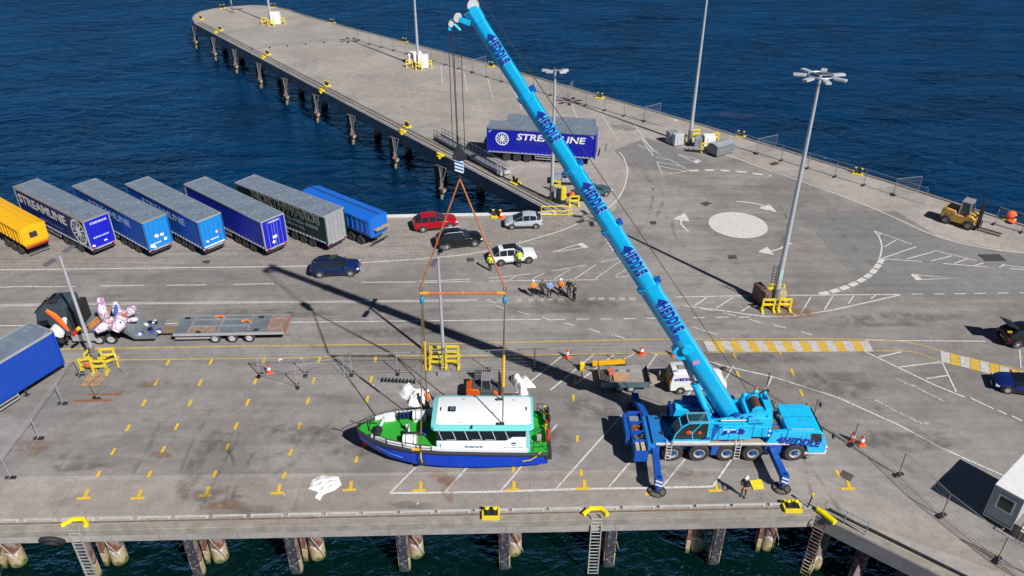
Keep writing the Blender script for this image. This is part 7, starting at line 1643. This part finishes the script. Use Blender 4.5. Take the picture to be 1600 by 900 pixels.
# ================================================================ SMALL OBJECTS
# grating / ladder piece behind boat
a, b = G(592, 594), G(657, 598); d = b-a; t = thing('steel_rack', 'dark steel toothed rack lying on the ground behind the boat bow', 'rack', tuple((a+b)/2), atan2(d.y, d.x)); L_ = d.length
M = MB(); M.box((0, .1, .12), (L_, .1, .1)); M.box((0, -.3, .06), (L_*.8, .06, .06)); M.build('rail', STEEL, t)
M = MB()
for k in range(10): M.box((-L_*.4+k*L_*.085, -.1, .12), (.12, .45, .2), rz=.2)
M.build('tooth', DARK, t)
# pallet and timbers at the left mast
a = G(148, 594); t = thing('pallet', 'orange-brown slatted wooden pallet by the left mast barriers', 'pallet', tuple(a), .05)
PLK = mat('pallet_wood', (.45, .26, .12), .8, var=.3, sc=5)
M = MB()
for k in range(8): M.box((-.62+k*.18, 0, .14), (.09, 1.5, .03))
for y in (-.68, 0, .68): M.box((0, y, .08), (1.4, .1, .09))
M.build('slats', PLK, t)
BRW = mat('baulk_brown', (.22, .11, .06), .8, var=.3)
for (p0, p1, l) in (((138, 617.5), (191, 617), 'brown timber baulk nearest the pallet'), ((117, 627.5), (173, 626.5), 'brown timber baulk farther from the pallet')):
    a, b = G(*p0), G(*p1); c = (a+b)/2; M = MB(); M.bar(a-c+V((0, 0, .07)), b-c+V((0, 0, .07)), .16, .13); o = M.build('timber_baulk', BRW, loc=tuple(c)); tag(o, l, 'timber')
M = MB(); M.ell((0, 0, 0), (.4, .1, .3), 10, 6); o = M.build('orange_net_bag', mat('net_bag', (.7, .15, .04), .8, var=.5, sc=14, bump=.6)); o.location = tuple(G(143, 578)+V((0, -.25, .7))); tag(o, 'orange netting hung on a yellow barrier at the left mast', 'netting')
# small tool-box at mast C
t = thing('cable_box', 'small grey cable box and pipes in front of the mast behind the boat', 'cable box', tuple(G(694, 586)))
M = MB(); M.box((0, 0, .12), (1.0, .4, .22)); M.build('box', CG, t, bevel=.02); M = MB(); M.tube([(-.6, .2, .1), (.5, .25, .15), (.75, .2, .5)], .05, 6); M.build('pipe', STEEL, t)
# flatbed plant trailer and steel beam beside the crane
q = [G(931, 589), G(1000, 582), G(1013, 611), G(937, 618)]; 
t = thing('plant_trailer', 'low-sided grey utility trailer with pallets, standing between the boat and the van', 'trailer', tuple((G(940, 616)+G(1012, 611))/2+V((0, 1.0, 0))), .0)
M = MB(); W_, D_ = 3.7, 2.0; M.bb(-W_/2, W_/2, -D_/2, D_/2, .55, .62); M.build('deck', mat('trailer_floor', (.30, .26, .23), .7, var=.2), t)
TS = mat('trailer_side', (.14, .22, .27), .45, .4, var=.2)
for y in (-D_/2, D_/2): M = MB(); M.bb(-W_/2, W_/2, y-.03, y+.03, .5, 1.0); M.build('side_board', TS if y < 0 else STEEL, t)
M = MB(); M.bb(W_/2-.03, W_/2+.03, -D_/2, D_/2, .5, 1.05); M.build('front_board', DARK, t)
M = MB()
for k in range(7): M.box((-W_/2+.25+k*.1, 0, .75), (.04, D_*.9, .05))
M.bar((-W_/2, -D_/2, .6), (-W_/2-.1, -D_/2, 1.6), .05); M.bar((-W_/2, D_/2, .6), (-W_/2-.1, D_/2, 1.6), .05); M.bar((-W_/2-.1, -D_/2, 1.6), (-W_/2-.1, D_/2, 1.6), .05); M.build('ladder_rack', DARK, t)
M = MB(); M.box((-.3, .0, .72), (1.0, .9, .12)); M.build('load_pallet', PLK, t); M = MB(); M.box((-.95, .45, .85), (.5, .5, .4), rz=.3); M.build('red_box', mat('box_faded_red', (.5, .14, .1), .6), t)
M = MB(); M.bar((W_/2, -.8, .55), (W_/2+1.35, 0, .5), .09); M.bar((W_/2, .8, .55), (W_/2+1.35, 0, .5), .09); M.cyl((W_/2+.9, .15, .2), (W_/2+.9, .15, 1.15), .05, 8); M.box((W_/2+.35, 0, .55), (.7, .9, .05)); M.build('drawbar', CDK, t)
for x in (-.45, .45):
    for s in (-1, 1): wheel_at(t, x, s*.9, .33, .2, s, RIM)
a, b = G(925, 576), G(978, 572); c = (a+b)/2; M = MB(); M.bar(a-c+V((0, 0, .15)), b-c+V((0, 0, .15)), .32, .28); o = M.build('steel_beam', mat('beam_amber', (.78, .42, .01), .5)); o.location = (c.x, c.y, .35); tag(o, 'yellow-orange box beam lying on blocks behind the utility trailer', 'beam')
M = MB(); M.box((-.6+c.x*0, 0, -.18), (.25, .3, .33)); M.box((.9, 0, -.18), (.25, .3, .33)); o2 = M.build('support_block', DARK, o)
M = MB(); M.box((0, 0, .35), (.35, .4, .7)); o = M.build('yellow_drum', YEL, bevel=.05); o.location = tuple(G(909, 578)); tag(o, 'small yellow box at a fence foot right of the rear sling', 'box')
# gangway on the pier
a, b = G(684, 213, .4), G(785, 268, .4); d = b-a; Lg = d.length; t = thing('gangway', 'long grey aluminium gangway lying along the pier edge', 'gangway', (a.x, a.y, .0), atan2(d.y, d.x))
GW = mat('gangway_grey', (.22, .24, .28), .45, .5, var=.2)
M = MB(); M.bb(0, Lg, -.55, .55, .38, .46)
M.build('walkway', GW, t)
M = MB()
for k in range(46): M.box((.4+k*(Lg-.6)/46, 0, .475), (.08, .5, .03))
M.build('tread', STEEL, t)
for y in (-.6, .6):
    M = MB(); M.bar((0, y, .42), (Lg, y, .42), .09, .3); M.tube([(0, y, 1.45), (Lg, y, 1.45)], .035, 6); M.tube([(0, y, .95), (Lg, y, .95)], .025, 5)
    n_ = 16
    for k in range(n_+1): x = Lg*k/n_; M.tube([(x, y, .5), (x, y, 1.45)], .025, 5)
    for k in range(n_): x = Lg*k/n_; M.tube([(x, y, .55), (x+Lg/n_, y, 1.4)], .018, 4)
    M.build('truss_rail', GW, t)
M = MB(); M.box((Lg+.25, 0, .35), (.9, 1.5, .18)); M.bar((Lg+.6, -.7, .4), (Lg+.6, -.7, 1.45), .1); M.bar((Lg-.1, -.7, .4), (Lg-.1, -.7, 1.45), .1); M.bar((Lg+.6, .7, .4), (Lg+.6, .7, 1.3), .1); M.bar((Lg+.6, -.7, .55), (Lg+.6, .7, .55), .1, .3); M.build('end_platform', mat('platform_pale', (.5, .52, .52), .4, .3), t)
M = MB()
for x in (1.0, Lg*.5, Lg-1): M.box((x, 0, .18), (.25, 1.3, .36))
M.build('bearer', DARK, t)
M = MB(); M.ell((0, 0, .12), (.5, .25, .14), 10, 6); o = M.build('red_tarp', RED); o.location = tuple(G(743, 252)); tag(o, 'small red bundle on the pier edge below the gangway', 'bundle')
# pier stairs brace post by gangway
# portacabin
ca = G(1557, 757, 2.9); cb_ = G(1597, 778.7, 2.9); cc_ = G(1576, 726, 2.9); ux = (cb_-ca).normalized(); uy = (cc_-ca); uy.z = 0; 
CAB = mat('cabin_grey', (.36, .38, .40), .6, var=.12); CABR = mat('cabin_roof', (.68, .68, .68), .7, var=.06)
t = thing('portable_cabin', 'small grey portable cabin with a white roof and one window at the bottom right', 'cabin', (ca.x, ca.y, .012), atan2(ux.y, ux.x))
Wc = 1.62; Lc = 4.2      # local x along window wall, local y away
M = MB(); M.bb(.03, Wc-.03, .03, Lc-.03, .35, 2.82); M.build('wall', CAB, t)
M = MB(); M.bb(-.05, Wc+.05, -.05, Lc+.05, 2.82, 2.92); M.build('roof', CABR, t, bevel=.02)
M = MB()
for x in (.0, Wc):
    for y in (.0, Lc): M.bb(x-.04, x+.04, y-.04, y+.04, .3, 2.84)
M.bb(-.03, Wc+.03, -.03, .05, .28, .4); M.bb(-.03, .05, -.03, Lc, .28, .4); M.build('corner_trim', mat('trim_pale', (.45, .46, .46), .5), t)
win = MB(); win.bb(.42, 1.28, -.02, .04, 1.45, 2.35); win = win.build('window', GLASS, t)
M = MB()
for x in (.40, 1.30): M.bb(x-.05, x+.05, -.05, .03, 1.38, 2.42)
for z in (1.40, 2.40): M.bb(.35, 1.35, -.045, .03, z-.05, z+.05)
M.build('frame', WHT, win)
M = MB()
for k in range(4): M.bb(-.012+.0, .012, .2+k*1.0, .24+k*1.0, .45, 2.8)
M.build('panel_seam', MATS['trim_pale'], t)
for q in ((.2, .3), (Wc-.2, .3), (.2, Lc-.3), (Wc-.2, Lc-.3)): M = MB(); M.box((q[0], q[1], .15), (.22, .22, .3)); M.build('support_foot', DARK, t)
pr = MB()
for k in range(4): pr.bar((Wc+.5+k*.25, -.35, 0), (Wc+.5+k*.25, -.35, 1.1), .04)
pr.bar((Wc+.45, -.35, 1.1), (Wc+1.4, -.35, 1.1), .05); pr.bar((Wc+.45, -.35, 1.1), (Wc+.45, .6, 1.1), .05); pr.build('step_railing', BLK, t)
M = MB(); M.box((Wc+.9, .5, .35), (.9, 1.2, .7)); M.build('step', mat('step_beige', (.5, .45, .36), .7), t)
# paper scraps and litter
LIT = mat('litter_white', (.7, .7, .7), .7)
random.seed(5)
for (px, py, w_) in ((438, 562, .35), (471, 560, .22), (652, 787, .18), (583, 602, .12), (444, 773, .1), (1056, 188, .5), (1060, 180, .0)):
    if w_: M = MB(); M.box((0, 0, .02), (w_, w_*.5, .03), rz=random.random()); o = M.build('paper_scrap', LIT); o.location = tuple(G(px, py)); tag(o, 'scrap of white litter on the open concrete', 'litter', 'scraps of litter on the quay')

# ================================================================ each repeat gets a label of its own
ORDN = 'first second third fourth fifth sixth seventh eighth ninth tenth eleventh twelfth thirteenth fourteenth fifteenth sixteenth seventeenth eighteenth nineteenth twentieth'.split()
bpy.context.view_layer.update()
def sx(o):
    d = o.matrix_world.translation-_O; return d.dot(_R)/d.dot(_F)
def ordinal(group, text_):
    L = sorted([o for o in bpy.data.objects if o.get('group') == group and o.parent is None], key=sx)
    for i, o in enumerate(L): o['label'] = text_.format(ORDN[i]) if i < 20 else text_.format('number %d' % (i+1))
for g, tx in {
 'rusty piles under the front edge of the quay': 'rusty tide-bleached pile under the front quay edge, {} from the left',
 'dark fender posts below the front quay edge': 'dark flat fender post below the front quay edge, {} from the left',
 'piles in the shade beneath the pier deck': 'shaded round pile beneath the pier, {} from the far end',
 'piles under the diagonal quay edge': 'rusty raking pile under the diagonal quay edge, {} from the corner',
 'fender piles along the shaded side of the pier': 'dark sheet fender with V brace on the pier side, {} from the far end',
 'bollards along the seaward edge of the pier': 'yellow-headed bollard on the seaward pier edge, {} from the far end',
 'bollards along the shaded left edge of the pier': 'black and yellow bollard on the left pier edge, {} from the far end',
 'yellow brackets along the pier side': 'yellow bracket on the pier side, {} from the far end',
 'mesh fence along the far pier': 'mesh fence panel along the seaward side of the pier, {} from the far end',
 'mesh fence from the cage to the forklift': 'mesh fence panel between the grey cage and the forklift, {} from the cage',
 'mesh fence right of the forklift': 'mesh fence panel right of the yellow forklift, {} from it',
 'mesh fence across the pier end': 'mesh fence panel standing across the pier end, {} from the left',
 'angled brace panels on the pier fence': 'mesh brace panel at an angle to the pier fence, {} from the left',
 'mesh fence behind the boat': 'mesh fence panel in the row behind the boat, {} from the left',
 'mesh fence from the crane to the cabin': 'mesh fence panel between the crane and the cabin, {} from the crane',
 'mesh fence at the left': 'mesh fence panel beside the blue trailer, {} from the left',
 'yellow barriers round the tall mast': 'yellow barrier frame at the foot of the tallest lamp mast, {} from the left',
 'yellow barriers round the left mast': 'yellow barrier frame round the mast by the lorry, {} from the left',
 'yellow barriers round the mast behind the boat': 'yellow barrier frame round the mast behind the boat, {} from the left',
 'yellow barriers by the grey cage': 'yellow barrier frame at the mast by the grey cage, {} from the left',
 'yellow barriers mid pier': 'yellow barrier frame by the white cabinets mid pier, {} from the left',
 'yellow barriers near the pier end': 'yellow barrier frame by the mast near the pier end, {} from the left',
 'yellow barriers at the pier corner': 'yellow barrier frame near the yellow cabinet at the pier corner, {} from the left',
 'scraps of litter on the quay': 'scrap of white litter on the concrete, {} from the left'}.items(): ordinal(g, tx)
